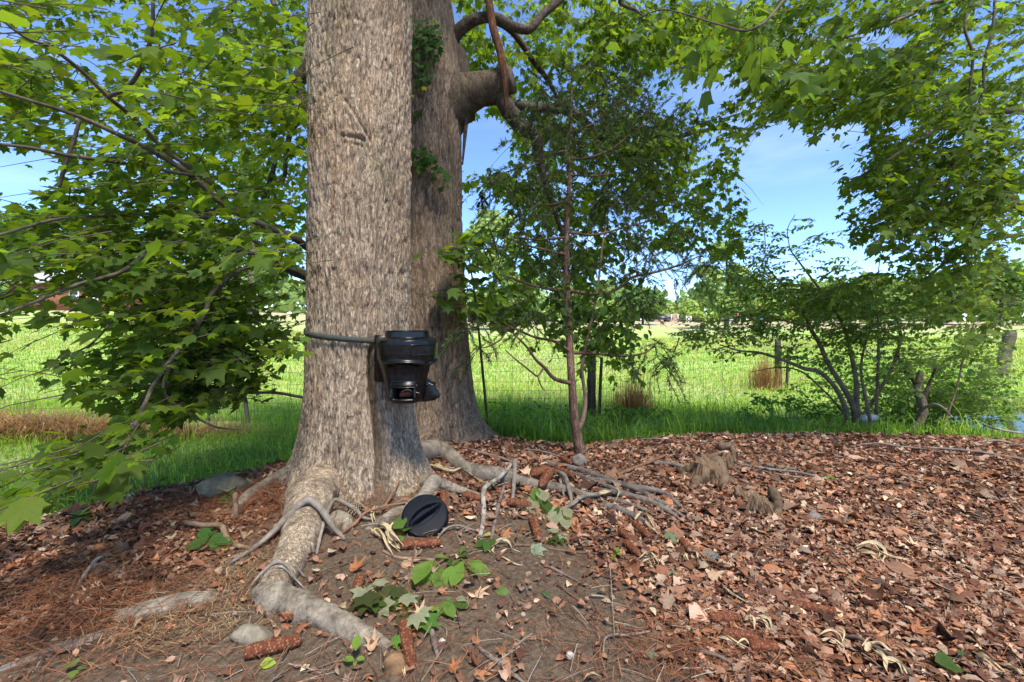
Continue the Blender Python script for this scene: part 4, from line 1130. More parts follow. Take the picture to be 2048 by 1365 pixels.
# ---- shrub on the near creek bank, right
sY = 6.1
shrub = empty('multi_stemmed_shrub', at(1715, 835, sY), 'many-stemmed shrub arching over the creek bank on the right', 'shrub')
SS = [
 ([(1694, 850, 0), (1690, 815, 0), (1670, 775, -.05), (1640, 745, -.1), (1610, 738, -.15), (1570, 722, -.2), (1520, 706, -.3), (1480, 702, -.4), (1440, 690, -.5)], [9, 8, 7.5, 7, 6, 5, 4, 3, 2]),
 ([(1712, 852, 0), (1705, 810, 0), (1680, 765, 0), (1655, 725, .05), (1640, 690, .1), (1620, 655, .1), (1605, 620, .1), (1588, 595, .1), (1560, 565, .1), (1530, 530, .1)], [10, 9, 8, 7, 7, 6, 5, 4, 3, 2]),
 ([(1718, 852, .1), (1713, 800, .1), (1712, 760, .1), (1700, 700, .2), (1690, 660, .2), (1668, 620, .2), (1640, 580, .2), (1610, 540, .2), (1580, 500, .2)], [9, 8, 7, 6, 5, 4, 3.5, 3, 2]),
 ([(1744, 862, -.2), (1738, 830, -.2), (1730, 790, -.2), (1722, 740, -.1), (1730, 690, 0), (1745, 640, 0)], [6, 5.5, 5, 4, 3, 2]),
 ([(1752, 830, .2), (1755, 770, .2), (1757, 700, .2), (1756, 640, .2), (1752, 580, .2), (1760, 520, .2)], [5, 4.5, 4, 3, 2, 1]),
 ([(1690, 830, .2), (1665, 800, .2), (1640, 775, .2), (1605, 745, .2), (1560, 735, .2), (1500, 745, .2)], [4, 3.5, 3, 3, 2, 1]),
 ([(1720, 840, .2), (1760, 780, .3), (1790, 720, .4), (1800, 660, .4), (1770, 600, .4), (1740, 560, .4)], [6, 5, 5, 4, 3, 2]),
 ([(1880, 870, -.2), (1895, 830, -.2), (1915, 770, -.2), (1930, 700, -.2), (1950, 640, -.2)], [3.5, 3, 3, 2.5, 1.5]),
 ([(1640, 560, .1), (1668, 540, .1), (1690, 520, .1)], [3, 2, 1]),
 ([(1530, 530, .1), (1530, 480, .1), (1525, 440, .1)], [1.5, 1.2, 1]),
 ([(1580, 500, .2), (1575, 460, .2), (1590, 430, .2)], [1.5, 1.2, 1]),
 ([(1620, 655, .1), (1560, 640, 0), (1500, 632, -.1), (1450, 640, -.2), (1400, 652, -.3)], [3, 3, 2.5, 2, 1]),
 ([(1605, 620, .1), (1560, 600, 0), (1510, 560, 0), (1480, 535, 0)], [3, 2, 2, 1])]
for i, (p_, r_) in enumerate(SS):
    limb(shrub, [(x, y, sY + d) for x, y, d in p_], np.array(r_) * .62, name='stem', seed=360 + i, mat=M_twig, hi=(.22, .155, .10), lo=(.085, .058, .038), sides=8, rough=.08)
bsh = [(1500, 650, 110, 28, 5.4, 6.6, 92), (1450, 670, 70, 30, 5.3, 6.3, 44), (1570, 600, 100, 50, 5.6, 6.8, 122), (1640, 560, 90, 60, 5.6, 6.8, 106), (1560, 530, 90, 45, 5.6, 6.8, 50), (1570, 470, 90, 40, 5.8, 6.6, 29), (1650, 480, 60, 40, 5.8, 6.6, 23), (1510, 560, 50, 40, 5.6, 6.6, 33), (1700, 640, 110, 50, 5.6, 7, 153), (1640, 680, 90, 50, 5.6, 7, 76), (1790, 620, 110, 70, 5.6, 7.2, 85), (1760, 700, 110, 60, 5.6, 7.2, 136), (1880, 660, 120, 80, 5.6, 7.2, 99), (1890, 760, 110, 60, 5.8, 7.4, 99), (1960, 740, 90, 80, 5.8, 7.4, 85), (1950, 820, 80, 40, 6.2, 7.4, 46), (1880, 820, 70, 35, 6.4, 7.4, 46), (1800, 790, 80, 50, 6.3, 7.4, 46), (1500, 700, 60, 20, 5.3, 6.2, 16), (1720, 580, 60, 50, 5.6, 6.8, 59), (1990, 660, 60, 60, 5.8, 7, 37)]
tw = blob_points(bsh, clump=1.1, seed=381)
gaps_S = [(1600, 655, 50, 18, .4), (1540, 690, 60, 16, .4), (1690, 690, 40, 20, .5), (1620, 440, 60, 40, .5)]
tw = tw[not_in(tw, gaps_S)]
ang = rng.normal(math.pi, 1.1, len(tw))
dirs = np.stack([np.cos(ang), np.sin(ang), rng.normal(.0, .22, len(tw))], 1)
lp, lR, lsz, (ta, tb) = spray_leaves(tw, dirs, rng.uniform(.2, .45, len(tw)), 13, .046, droop=.25, flat=.4)
hung(shrub, OVAL, lp, lR, lsz, leaf_cols(len(lp), (.125, .185, .055), .25, .25), M_leaf, 200, pal((.125, .185, .055)), crown_name='foliage')
V, fq = twig_soup(ta, tb, .003, .0012)
obj('twigs', V, [fq], M_twig, shrub, cols=(.08, .06, .042), kind='stuff')

# low weeds and bramble under the shrub and beyond the bank
def weed_patch(label, blobs, size, col, seed, name='weeds', tm=OVAL, k=7, var=.25):
    tw_ = blob_points(blobs, seed=seed)
    a_ = rng.uniform(0, 6.28, len(tw_))
    d_ = np.stack([np.cos(a_), np.sin(a_), rng.normal(.3, .3, len(tw_))], 1)
    p_, r_, s_, (a1, b1) = spray_leaves(tw_, d_, .22, k, size, droop=.3, flat=.45)
    gz_ = ground_z(p_[:, 0], p_[:, 1])
    ok_ = p_[:, 2] > gz_
    p_, r_, s_ = p_[ok_], r_[ok_], s_[ok_]
    parts_ = []
    wh = rng.integers(0, len(tm), len(p_))
    cc = leaf_cols(len(p_), col, var, .3)
    for q_, (tV, tF) in enumerate(tm):
        m_ = wh == q_
        parts_.append(scatter(tV, tF, p_[m_], r_[m_], s_[m_], cc[m_]))
    V_, f_, C_ = merge(parts_)
    return obj(name, V_, f_, M_leaf, cols=C_, smooth=False, kind='stuff', label=label, cat='weeds')
weed_patch('dark bramble growing low on the far creek bank under the shrub', [(1650, 800, 90, 40, 6.8, 8.4, 130), (1790, 820, 110, 40, 6.8, 8.4, 180), (1930, 800, 110, 60, 6.8, 8.4, 240), (1560, 815, 70, 25, 6.6, 8, 60), (1700, 760, 80, 40, 7.2, 8.6, 110), (1850, 770, 80, 50, 7.2, 8.6, 130)], .055, (.075, .15, .03), 391, 'brambles')
weed_patch('green weeds leaning over the creek beside the fence post', [(1260, 835, 70, 18, 6.6, 7.8, 70), (1120, 830, 60, 25, 6.6, 7.8, 50), (1060, 850, 60, 25, 6.0, 7.4, 60), (1010, 840, 40, 30, 6.0, 7.4, 40)], .06, (.06, .14, .022), 392, 'weeds')

# gnarled little tree
gY = 6.0
gn = empty('crooked_tree', at(1835, 868, gY), 'crooked bare little trunk twisting up from the creek bank, beside the shrub', 'tree')
limb(gn, [(1830, 872, gY), (1838, 848, gY), (1846, 825, gY), (1842, 800, gY), (1834, 785, gY), (1838, 765, gY), (1842, 742, gY)], [9, 8, 8, 8, 7, 7, 4.5], name='trunk', seed=401, hi=(.26, .19, .13), lo=(.12, .085, .055), sides=12, n=40, rough=.14)
limb(gn, [(1838, 850, gY), (1820, 862, gY - .05), (1800, 882, gY - .1)], [8, 6, 3], name='root', seed=402, hi=(.2, .16, .12), lo=(.09, .07, .05))
limb(gn, [(1840, 790, gY), (1825, 760, gY + .1), (1805, 735, gY + .2), (1795, 710, gY + .2)], [4, 3, 3, 2], name='branch', seed=403)
limb(gn, [(1846, 800, gY), (1858, 770, gY), (1872, 735, gY - .1)], [4, 3, 2], name='branch', seed=404)

# ================================================================== FENCE ALONG THE PASTURE
fence = empty('field_fence', (0, 8.6, -.6), 'old woven wire fence on weathered posts along the pasture edge', 'fence')
PO = [(-11.5, 7.2), (-6.05, 7.9), (1.5, 8.7), (6.75, 11.5), (15.2, 14.0)]
def gz1(x, y): return float(ground_z(np.array([x]), np.array([y]))[0])
def post(x, y, r, h, lean=(0, 0), name='post', mat=M_wood, col=((.20, .165, .13), (.08, .062, .048)), seed=1, sides=10, split=False):
    z = gz1(x, y)
    V_, f_ = tube([(x, y, z - .3), (x + lean[0] * .5, y + lean[1] * .5, z + h * .5), (x + lean[0], y + lean[1], z + h)], [r * 1.05, r, r * .95], sides, 18, .16, 3, seed)
    t_ = np.clip(.5 + fbm(V_ * np.array([30, 30, 5]), 3, seed), 0, 1)[:, None]
    return obj(name, V_, f_, mat, fence, cols=np.array(col[1]) * (1 - t_) + np.array(col[0]) * t_)
post(*PO[0], .10, 1.15, (0, 0), seed=411)
post(-5.95, 7.85, .105, 1.12, (-.16, 0), seed=412)
post(1.52, 8.7, .085, 1.18, (0, 0), seed=413, col=((.085, .065, .05), (.025, .02, .016)))
post(1.66, 8.68, .03, 1.12, (.05, 0), name='stake', seed=414, col=((.085, .065, .05), (.03, .022, .018)))
post(6.74, 11.5, .078, 1.22, (-.02, 0), seed=415, col=((.10, .08, .06), (.035, .028, .02)))
post(6.92, 11.48, .035, 1.05, (.06, 0), name='stake', seed=416, col=((.10, .08, .06), (.035, .028, .02)))
post(15.0, 14.0, .16, 1.35, (.35, 0), seed=417, col=((.16, .14, .10), (.05, .045, .03)))
post(-5.3, 7.95, .022, 1.1, (0, 0), name='steel_stake', mat=M_steel_post, seed=418, sides=4)
post(-7.2, 7.8, .018, 1.0, (0, 0), name='steel_stake', mat=M_steel_post, seed=419, sides=4)
post(-4.6, 8.0, .035, 1.05, (-.22, 0), name='stake', seed=420)
pp = np.array([[x, y, gz1(x, y)] for x, y in PO])
pl_ = resample(pp[:, :2], 60)
for k, h in enumerate((.08, .22, .36, .52, .70, .90, 1.08)):
    xs_, ys_ = pl_[:, 0], pl_[:, 1]
    zz = np.interp(xs_, pp[:, 0], pp[:, 2]) + h + .02 * np.sin(xs_ * 1.3 + k) * (.4 + h)
    V_, f_ = tube(np.stack([xs_, ys_ - .09, zz], 1), .0032 if k < 6 else .004, 3, 60, cap=False)
    obj('wire', V_, f_, M_wire, fence)
sx = np.arange(-11.4, 15, .3)
sy = np.interp(sx, pl_[:, 0], pl_[:, 1]) - .09
sz = np.interp(sx, pp[:, 0], pp[:, 2])
V_, f_ = twig_soup(np.stack([sx, sy, sz + .05], 1), np.stack([sx + .01, sy, sz + 1.08], 1), .0026, .0026)
obj('stay_wires', V_, [f_], M_wire, fence, kind='stuff')

# ================================================================== FAR SIDE OF THE PASTURE
M_ftrunk = plain('far_trunk', (.10, .075, .055), scale=3)
def far_tree(name, label, px_, Y, top, wpx, col, base_py=None, n=2600, leaf=.42, shape='round', group='trees on the far side of the pasture', bare=.18, lumps=16):
    x = (px_ - CX) * Y / F
    zb = gz1(x, Y)
    H = EYE - (top - HY) * Y / F - zb
    Wd = wpx * Y / F / 2
    t_ = empty(name, (x, Y, zb), label, 'tree', group)
    V_, f_ = tube([(x, Y, zb - .3), (x + .02 * H, Y, zb + H * .4), (x, Y, zb + H * .85)], [H * .028, H * .02, H * .006], 7, 10, .05, 3)
    obj('trunk', V_, f_, M_ftrunk, t_)
    cs = []
    for i in range(lumps):
        u_ = rng.uniform(bare, 1)
        prof = (1 - (2 * (u_ - bare) / (1 - bare) - .9) ** 2 * .55) if shape == 'round' else (1.05 - u_) * 1.15
        a_ = rng.uniform(0, 6.28); q_ = math.sqrt(rng.uniform(.05, 1)) * Wd * .78 * max(prof, .12)
        cs.append((x + q_ * math.cos(a_), Y + q_ * math.sin(a_) * .8, zb + H * u_ * .94, rng.uniform(.26, .46) * Wd * max(.45, prof)))
    cs = np.array(cs)
    k_ = rng.integers(0, lumps, n)
    d_ = unit(rng.normal(0, 1, (n, 3)))
    p_ = cs[k_, :3] + d_ * (cs[k_, 3] * rng.uniform(.35, 1.05, n))[:, None] * np.array([1, 1, .8])
    p_[:, 2] = np.minimum(p_[:, 2], zb + H)
    fw_ = unit(rng.normal(0, 1, (n, 3))); nr_ = unit(d_ * .7 + rng.normal(0, .6, (n, 3)) + np.array([0, 0, .4]))
    tV = np.array([[0, 0, 0], [-.5, .3, .06], [-.3, .9, -.05], [.1, 1.1, 0], [.5, .5, .05]]); tF = np.array([[0, 4, 3, 2, 1]])
    c_ = leaf_cols(n, col, .2, .2) * np.exp(rng.normal(0, .12, lumps))[k_][:, None]
    V_, f_, C_ = scatter(tV, tF, p_, frames(fw_, nr_), leaf * np.exp(rng.normal(0, .3, n)), c_)
    obj('crown', V_, f_, M_far, t_, cols=C_, smooth=False, kind='stuff')
    return t_
PALE = (.22, .30, .10)
far_tree('broad_tree', 'tall pale green tree beyond the pasture, right of the cedar', 1452, 48, 478, 130, PALE, n=4200, leaf=.36)
far_tree('broad_tree', 'far tree with a see-through crown showing left of the sky notch', 1285, 62, 556, 110, (.10, .17, .05), n=3000)
far_tree('broad_tree', 'middling pale tree directly behind the cedar stem', 1165, 62, 545, 110, PALE, n=2600)
far_tree('broad_tree', 'pale far tree showing between the dark trunk and the cedar, the taller one', 985, 46, 400, 130, PALE, n=4600, leaf=.34)
far_tree('broad_tree', 'smaller pale tree at the foot of the taller one, beside the dark trunk', 1060, 66, 540, 120, (.17, .24, .07), n=2600)
far_tree('pine_tree', 'tall pale pine showing through the leaves left of the big trunk', 500, 42, 285, 170, (.14, .20, .075), n=5200, leaf=.30, shape='cone')
far_tree('broad_tree', 'far tree showing through the maple left of the pine', 390, 55, 420, 170, PALE, n=3600)
far_tree('broad_tree', 'far tree rising behind the house roof', 230, 70, 405, 170, (.15, .21, .07), n=3400, leaf=.5)
far_tree('broad_tree', 'far tree at the left end of the house', 40, 62, 430, 150, (.13, .20, .06), n=3200)
far_tree('broad_tree', 'far tree past the left edge of the picture', -110, 50, 330, 200, (.13, .20, .06), n=3200)
far_tree('broad_tree', 'far round tree low above the shrub tops', 1640, 72, 566, 120, PALE, n=2600)
far_tree('broad_tree', 'wide pale far tree in the middle of the right tree line', 1745, 68, 548, 150, (.16, .23, .065), n=3400)
far_tree('broad_tree', 'far tree in the tree line behind the crooked little trunk', 1870, 66, 556, 150, PALE, n=3200)
far_tree('broad_tree', 'far tree showing at the right edge above the creek', 2000, 60, 520, 170, (.15, .23, .06), n=3400)
far_tree('broad_tree', 'far tree beyond the right edge of the picture', 2190, 56, 470, 220, (.15, .23, .06), n=3000)
for i, (px_, Y_, tp_, wp_, lb) in enumerate([(1345, 95, 610, 60, 'low bright bush closing the gap under the open sky'), (1400, 90, 598, 90, 'bright bush at the foot of the tall pale tree'), (1230, 92, 604, 90, 'bright bush left of the wooden gate'), (1545, 88, 592, 110, 'bright hedge bush behind the red roof speck'), (1110, 90, 600, 90, 'bright far bush seen past the cedar stem'), (1025, 88, 606, 80, 'bright far bush by the dark shed')]):
    far_tree('far_bush', lb, px_, Y_, tp_, wp_, (.28, .37, .10), n=1300, leaf=.5, bare=.02, group='bushes along the far fence', lumps=10)
# far-off wood closing the horizon
n = 16000
th_ = rng.uniform(-1.25, 1.25, n); rd = rng.uniform(118, 150, n)
X_, Y_ = rd * np.sin(th_) * 1.15, rd * np.cos(th_) + 10
hmax = 9.5 + 4 * n2(X_, Y_, .06, 44) - 5.0 * np.exp(-((X_ / Y_ - .35) / .05) ** 2)
p_ = np.stack([X_, Y_, ground_z(X_, Y_) + np.maximum(hmax, 1.5) * rng.uniform(0, 1, n) ** .8], 1)
tV = np.array([[0, 0, 0], [-.5, .3, .06], [-.3, .9, -.05], [.1, 1.1, 0], [.5, .5, .05]]); tF = np.array([[0, 4, 3, 2, 1]])
V_, f_, C_ = scatter(tV, tF, p_, frames(rng.normal(0, 1, (n, 3)), rng.normal(0, .6, (n, 3)) + np.array([0, -.4, .5])), 1.5 * np.exp(rng.normal(0, .3, n)), leaf_cols(n, (.18, .26, .085), .2, .2))
obj('woods', V_, f_, M_far, cols=C_, smooth=False, kind='stuff', label='distant woods closing the horizon', cat='woods')

M_white = plain('white_paint', (.72, .72, .70), rough=.6, var=.1)
M_roofm = plain('house_roof_metal', (.50, .49, .52), rough=.45, spec=.4, var=.1, scale=2)
M_brick = plain('house_brick_wall', (.26, .10, .06), rough=.9, var=.3, scale=6)
M_glass = plain('house_window_glass', (.03, .04, .05), rough=.1, spec=.6, var=.05)
M_shed = plain('dark_shed_boards', (.055, .045, .045), rough=.9)
M_vehicle = plain('vehicle_paint_dark', (.03, .035, .045), rough=.35, spec=.5, var=.1)
M_blue = plain('blue_tarp', (.05, .18, .45), rough=.5, var=.1)
M_redm = plain('red_roof_metal', (.42, .12, .10), rough=.6)
M_lane = plain('pale_gravel', (.42, .40, .38), rough=.9)
# house on the left
hY = 52.0
hx0, hx1 = (18 - CX) * hY / F, (345 - CX) * hY / F
hz = gz1((hx0 + hx1) / 2, hY)
house = empty('brick_house', ((hx0 + hx1) / 2, hY, hz), 'red brick house with a pale metal roof, glimpsed through the maple leaves', 'house')
he, hr = EYE + (640 - 566) * hY / F, EYE + (640 - 538) * hY / F
v, f = box(((hx0 + hx1) / 2, hY + 4, (hz - .5 + he) / 2), (hx1 - hx0, 8, he - hz + .5)); obj('wall', v, f, M_brick, house, smooth=False)
x0_, x1_ = hx0 - .5, hx1 + .5
rv = np.array([[x0_, hY - .6, he - .1], [x1_, hY - .6, he - .1], [x1_, hY + 8.6, he - .1], [x0_, hY + 8.6, he - .1], [x0_ + .2, hY + 4, hr], [x1_ - .2, hY + 4, hr], [x0_, hY - .6, he + .1], [x1_, hY - .6, he + .1], [x1_, hY + 8.6, he + .1], [x0_, hY + 8.6, he + .1]])
obj('roof', rv, [np.array([[6, 7, 5, 4], [8, 9, 4, 5], [0, 1, 7, 6], [2, 3, 9, 8], [1, 2, 8, 7], [3, 0, 6, 9], [3, 2, 1, 0]]), np.array([[9, 6, 4], [7, 8, 5]])], M_roofm, house, smooth=False)
for fx in (.15, .4, .65, .88):
    xx = hx0 + (hx1 - hx0) * fx
    v, f = box((xx, hY - .02, (hz + he) / 2 + .2), (1.1, .12, 1.4)); wn = obj('window', v, f, M_white, house, smooth=False)
    for dz_ in (-.33, .33):
        v, f = box((xx, hY - .10, (hz + he) / 2 + .2 + dz_), (.9, .05, .58)); obj('pane', v, f, M_glass, wn, smooth=False)
v, f = box((hx0 + (hx1 - hx0) * .53, hY - .03, hz + (he - hz) * .42), (1.0, .12, (he - hz) * .84)); obj('door', v, f, M_white, house, smooth=False)
# fence, gate, lane, truck, sheds along the far edge
fY = 84.0
ff = empty('far_fence', ((1335 - CX) * fY / F, fY, gz1((1335 - CX) * fY / F, fY)), 'far post and wire fence on the other side of the pasture', 'fence')
for px_ in (1280, 1300, 1318, 1343, 1356, 1398, 1415, 1440):
    x = (px_ - CX) * fY / F; z = gz1(x, fY)
    v, f = box((x, fY, z + .65), (.14, .14, 1.5)); obj('post', v, f, M_white if px_ in (1343, 1356) else M_shed, ff, smooth=False)
for h in (.4, .8, 1.2):
    xa, xb = (1276 - CX) * fY / F, (1442 - CX) * fY / F
    v, f = box(((xa + xb) / 2, fY - .1, gz1((xa + xb) / 2, fY) + h), (xb - xa, .03, .05)); obj('wire', v, f, M_wire, ff, smooth=False)
xg = (1376 - CX) * fY / F; zg = gz1(xg, fY)
gate = empty('field_gate', (xg, fY - .3, zg), 'small white cross-braced gate in the far fence', 'gate')
for dx in (-.45, .45):
    v, f = box((xg + dx, fY - .3, zg + .55), (.1, .08, 1.1)); obj('upright', v, f, M_white, gate, smooth=False)
for h in (.1, 1.05):
    v, f = box((xg, fY - .36, zg + h), (.8, .06, .1)); obj('rail', v, f, M_white, gate, smooth=False)
for s_ in (-1, 1):
    V_, f_ = tube([(xg - .4, fY - .42 - .05 * s_, zg + .55 - .42 * s_), (xg + .4, fY - .42 - .05 * s_, zg + .55 + .42 * s_)], .05, 4, 4); obj('brace', V_, f_, M_white, gate, smooth=False)
# parked pickup
xt = (1318 - CX) * 87 / F; zt = gz1(xt, 87)
tr = empty('parked_truck', (xt, 87, zt), 'tiny dark pickup parked behind the far fence', 'truck')
prof = np.array([(-2.4, .45), (2.4, .45), (2.4, .95), (1.3, 1.05), (.75, 1.6), (-.5, 1.6), (-.7, 1.05), (-2.4, 1.05)])
v = np.concatenate([np.stack([xt + prof[:, 0], np.full(8, 87 + s), zt + prof[:, 1]], 1) for s in (-.85, .85)])
obj('body', v, [np.array([[i, (i + 1) % 8, 8 + (i + 1) % 8, 8 + i] for i in range(8)]), np.array([list(range(7, -1, -1)), list(range(8, 16))])], M_vehicle, tr, smooth=False)
v, f = box((xt + .1, 86.14, zt + 1.32), (1.0, .04, .36)); obj('window', v, f, M_glass, tr, smooth=False)
for dx in (-1.5, 1.5):
    for dy in (-.8, .8):
        V_, f_ = tube([(xt + dx, 87 + dy - .12, zt + .35), (xt + dx, 87 + dy + .12, zt + .35)], .36, 12, 3); obj('wheel', V_, f_, M_shed, tr)
# shed by the dark trunk, red-roofed shelter, blue tarp
def shed(label, px0, px1, top, Y, mroof, mwall, cat='shed', name='shed'):
    x0, x1 = (px0 - CX) * Y / F, (px1 - CX) * Y / F
    z = gz1((x0 + x1) / 2, Y); h = EYE + (640 - top) * Y / F - z
    s_ = empty(name, ((x0 + x1) / 2, Y, z), label, cat)
    v, f = box(((x0 + x1) / 2, Y + 1.5, z + h * .35), (x1 - x0, 3, h * .75)); obj('wall', v, f, mwall, s_, smooth=False)
    a, b, m_ = Y - .3, Y + 3.3, Y + 1.5
    rv = np.array([[x0 - .2, a, z + h * .7], [x1 + .2, a, z + h * .7], [x1 + .2, b, z + h * .7], [x0 - .2, b, z + h * .7], [x0 - .2, m_, z + h], [x1 + .2, m_, z + h]])
    obj('roof', rv, [np.array([[0, 1, 5, 4], [2, 3, 4, 5], [3, 2, 1, 0]]), np.array([[3, 0, 4], [1, 2, 5]])], mroof, s_, smooth=False)
    v, f = box(((x0 + x1) / 2, Y - .03, z + h * .3), ((x1 - x0) * .25, .08, h * .56)); obj('door', v, f, M_glass, s_, smooth=False)
shed('long dark shed far across the pasture, just right of the dark trunk', 935, 998, 622, 78, M_shed, M_shed)
shed('tiny shelter with a red roof at the far right of the pasture', 1458, 1482, 626, 82, M_redm, M_white, 'shelter', 'shelter')
xb = (1524 - CX) * 82 / F
tv, tf = tube([(xb - .45, 82, gz1(xb, 82) + .05), (xb - .2, 82, gz1(xb, 82) + .3), (xb + .2, 82, gz1(xb, 82) + .34), (xb + .5, 82, gz1(xb, 82) + .05)], [.12, .38, .36, .1], 10, 20, .15, 2)
obj('blue_tarp_heap', tv, tf, M_blue, origin=(xb, 82, gz1(xb, 82)), label='small bright blue tarp heap far across the pasture', cat='tarp')
lx, ly = np.meshgrid(np.linspace(-12, 60, 40), np.linspace(78.2, 81, 3))
obj('lane', np.stack([lx, ly, ground_z(lx, ly) + .03], -1).reshape(-1, 3), grid_faces(3, 40), M_lane, kind='structure')
# earth bank behind the gate
bx, by = np.meshgrid(np.linspace(-1, 1, 24), np.linspace(-1, 1, 14))
bh = np.maximum(1 - bx ** 2 - by ** 2, 0) ** .7 * 1.7
xm = (1350 - CX) * 93 / F
obj('earth_bank', np.stack([xm + bx * 4.6, 93 + by * 3, gz1(xm, 93) - .1 + bh + .1 * n2(bx, by, 4, 3) * (bh > .1)], -1).reshape(-1, 3), grid_faces(14, 24), plain('bare_earth', (.25, .17, .12), scale=2), kind='structure')
# ================================================================== GRASS
def blades(x, y, h, wd, bend, cols, r=rng):
    n = len(x)
    z = ground_z(x, y) - .01
    a = r.uniform(0, 2 * np.pi, n)
    d = np.stack([np.cos(a), np.sin(a), np.zeros(n)], 1)
    s = np.stack([-np.sin(a), np.cos(a), np.zeros(n)], 1)
    b = np.stack([x, y, z], 1)
    up = np.array([0, 0, 1.0])
    P1 = b + up * (h * .55)[:, None] + d * (h * bend * .25)[:, None]
    P2 = b + up * (h * (.9 - .25 * bend))[:, None] + d * (h * bend * .7)[:, None]
    P3 = b + up * (h * (1 - .62 * bend))[:, None] + d * (h * bend * 1.15)[:, None]
    wv = s * wd[:, None]
    V_ = np.stack([b - wv * .7, b + wv * .7, P1 - wv, P1 + wv, P2 - wv * .7, P2 + wv * .7, P3], 1).reshape(-1, 3)
    o = (np.arange(n) * 7)[:, None, None]
    q = (np.array([[0, 1, 3, 2], [2, 3, 5, 4]])[None] + o).reshape(-1, 4)
    t = (np.array([[4, 5, 6]])[None] + o).reshape(-1, 3)
    return V_, [q, t], np.repeat(cols, 7, 0)

def grass_obj(label, x, y, h, wd, bend, cols, cat='grass', name='grass'):
    V_, f_, C_ = blades(x, y, h, wd, bend, cols)
    return obj(name, V_, f_, M_grass, cols=C_, smooth=False, kind='stuff', label=label, cat=cat)

GR = (.185, .30, .042)
# bank grass from the edge of the litter down into the ditch and up to the fence
n = 150000
x = rng.uniform(-11, 12, n); y = rng.uniform(1.0, 9.5, n)
d = edge_d(x, y)
k = noise(np.stack([x * 1.6, y * 1.6, x * 0], 1), 501)
k2 = noise(np.stack([x * 5, y * 5, x * 0], 1), 502)
zt = ground_z(x, y)
pxg = CX + x * F / y
keep = (d > .05 + .12 * k2) & (np.abs(pxg - CX) < 1250) & (zt > -.78) & (rng.uniform(0, 1, n) < np.clip(.55 + .35 * k + .3 * k2, .05, 1))
keep &= ~((x > 4.8) & (d > .5) & (rng.uniform(0, 1, n) < .75))
x, y, d, k, k2 = x[keep], y[keep], d[keep], k[keep], k2[keep]
near = sstep(.0, .5, d)
h = np.interp(x, [.5, 2], [1, .72]) * (.05 + .18 * near) * np.exp(rng.normal(0, .35, len(x))) * (1 + .55 * np.maximum(k, -.4)) * np.interp(x, [-4, -1.5, 0], [.65, 1.0, 1.0])
c = leaf_cols(len(x), GR, .25, .35)
c = c * (1 + .25 * k2[:, None])
grass_obj('green grass covering the ditch banks between the leaf litter and the fence', x, y, h, np.full(len(x), .0042) * np.exp(rng.normal(0, .25, len(x))), np.clip(rng.normal(.5, .25, len(x)), .05, 1.1), c)
# tall tufts
tx = [(-0.05, 5.1, .34, 500), (.35, 5.2, .36, 600), (.7, 4.95, .22, 500), (-2.2, 5.0, .34, 900), (-1.6, 5.0, .36, 700), (1.6, 6.0, .38, 900), (2.2, 6.1, .40, 1100), (2.8, 6.3, .36, 900), (2.1, 5.5, .24, 600), (3.3, 5.9, .26, 700), (1.1, 5.2, .20, 400), (-.7, 5.3, .4, 700), (3.6, 6.8, .4, 700), (4.1, 5.6, .18, 400), (-2.9, 5.6, .3, 800)]
X_, Y_, H_, C_ = [], [], [], []
for (a, b, hh, m) in tx:
    X_.append(rng.normal(a, .26, m)); Y_.append(rng.normal(b, .22, m)); H_.append(hh * np.exp(rng.normal(0, .3, m))); C_.append(leaf_cols(m, (.13, .24, .032), .25, .3))
X_, Y_, H_, C_ = map(np.concatenate, (X_, Y_, H_, C_))
kk = edge_d(X_, Y_) > .12
X_, Y_, H_, C_ = X_[kk], Y_[kk], H_[kk], C_[kk]
grass_obj('taller tufts of arching grass on the lip of the ditch', X_, Y_, H_, np.full(len(X_), .0048), np.clip(rng.normal(.6, .22, len(X_)), .1, 1.1), C_)
# pasture
n = 150000
v = rng.uniform(0, 1, n); y = 8.2 + 24 * v ** 1.6
x = rng.uniform(-1.25, 1.25, n) * y
keep = edge_d(x, y) > np.interp(x, [-2, 0, 4, 6], [2.6, 3.0, 3.8, 5.0])
x, y = x[keep], y[keep]
k = noise(np.stack([x * .5, y * .5, x * 0], 1), 511)
c = leaf_cols(len(x), (.19, .315, .055), .22, .3) * (1 + .25 * k[:, None])
tanm = (rng.uniform(0, 1, len(x)) < np.clip(.15 + .25 * k + (y - 8) * .012, 0, .6))[:, None]
c = np.where(tanm, np.array([.38, .34, .16]) * np.exp(rng.normal(0, .2, (len(x), 1))), c)
grass_obj('sunlit pasture grass beyond the fence', x, y, (.09 + .05 * k) * np.exp(rng.normal(0, .35, len(x))) * (1 + (y - 8) * .01), .005 + (y - 8) * .0007, np.clip(rng.normal(.5, .25, len(x)), .05, 1), c)
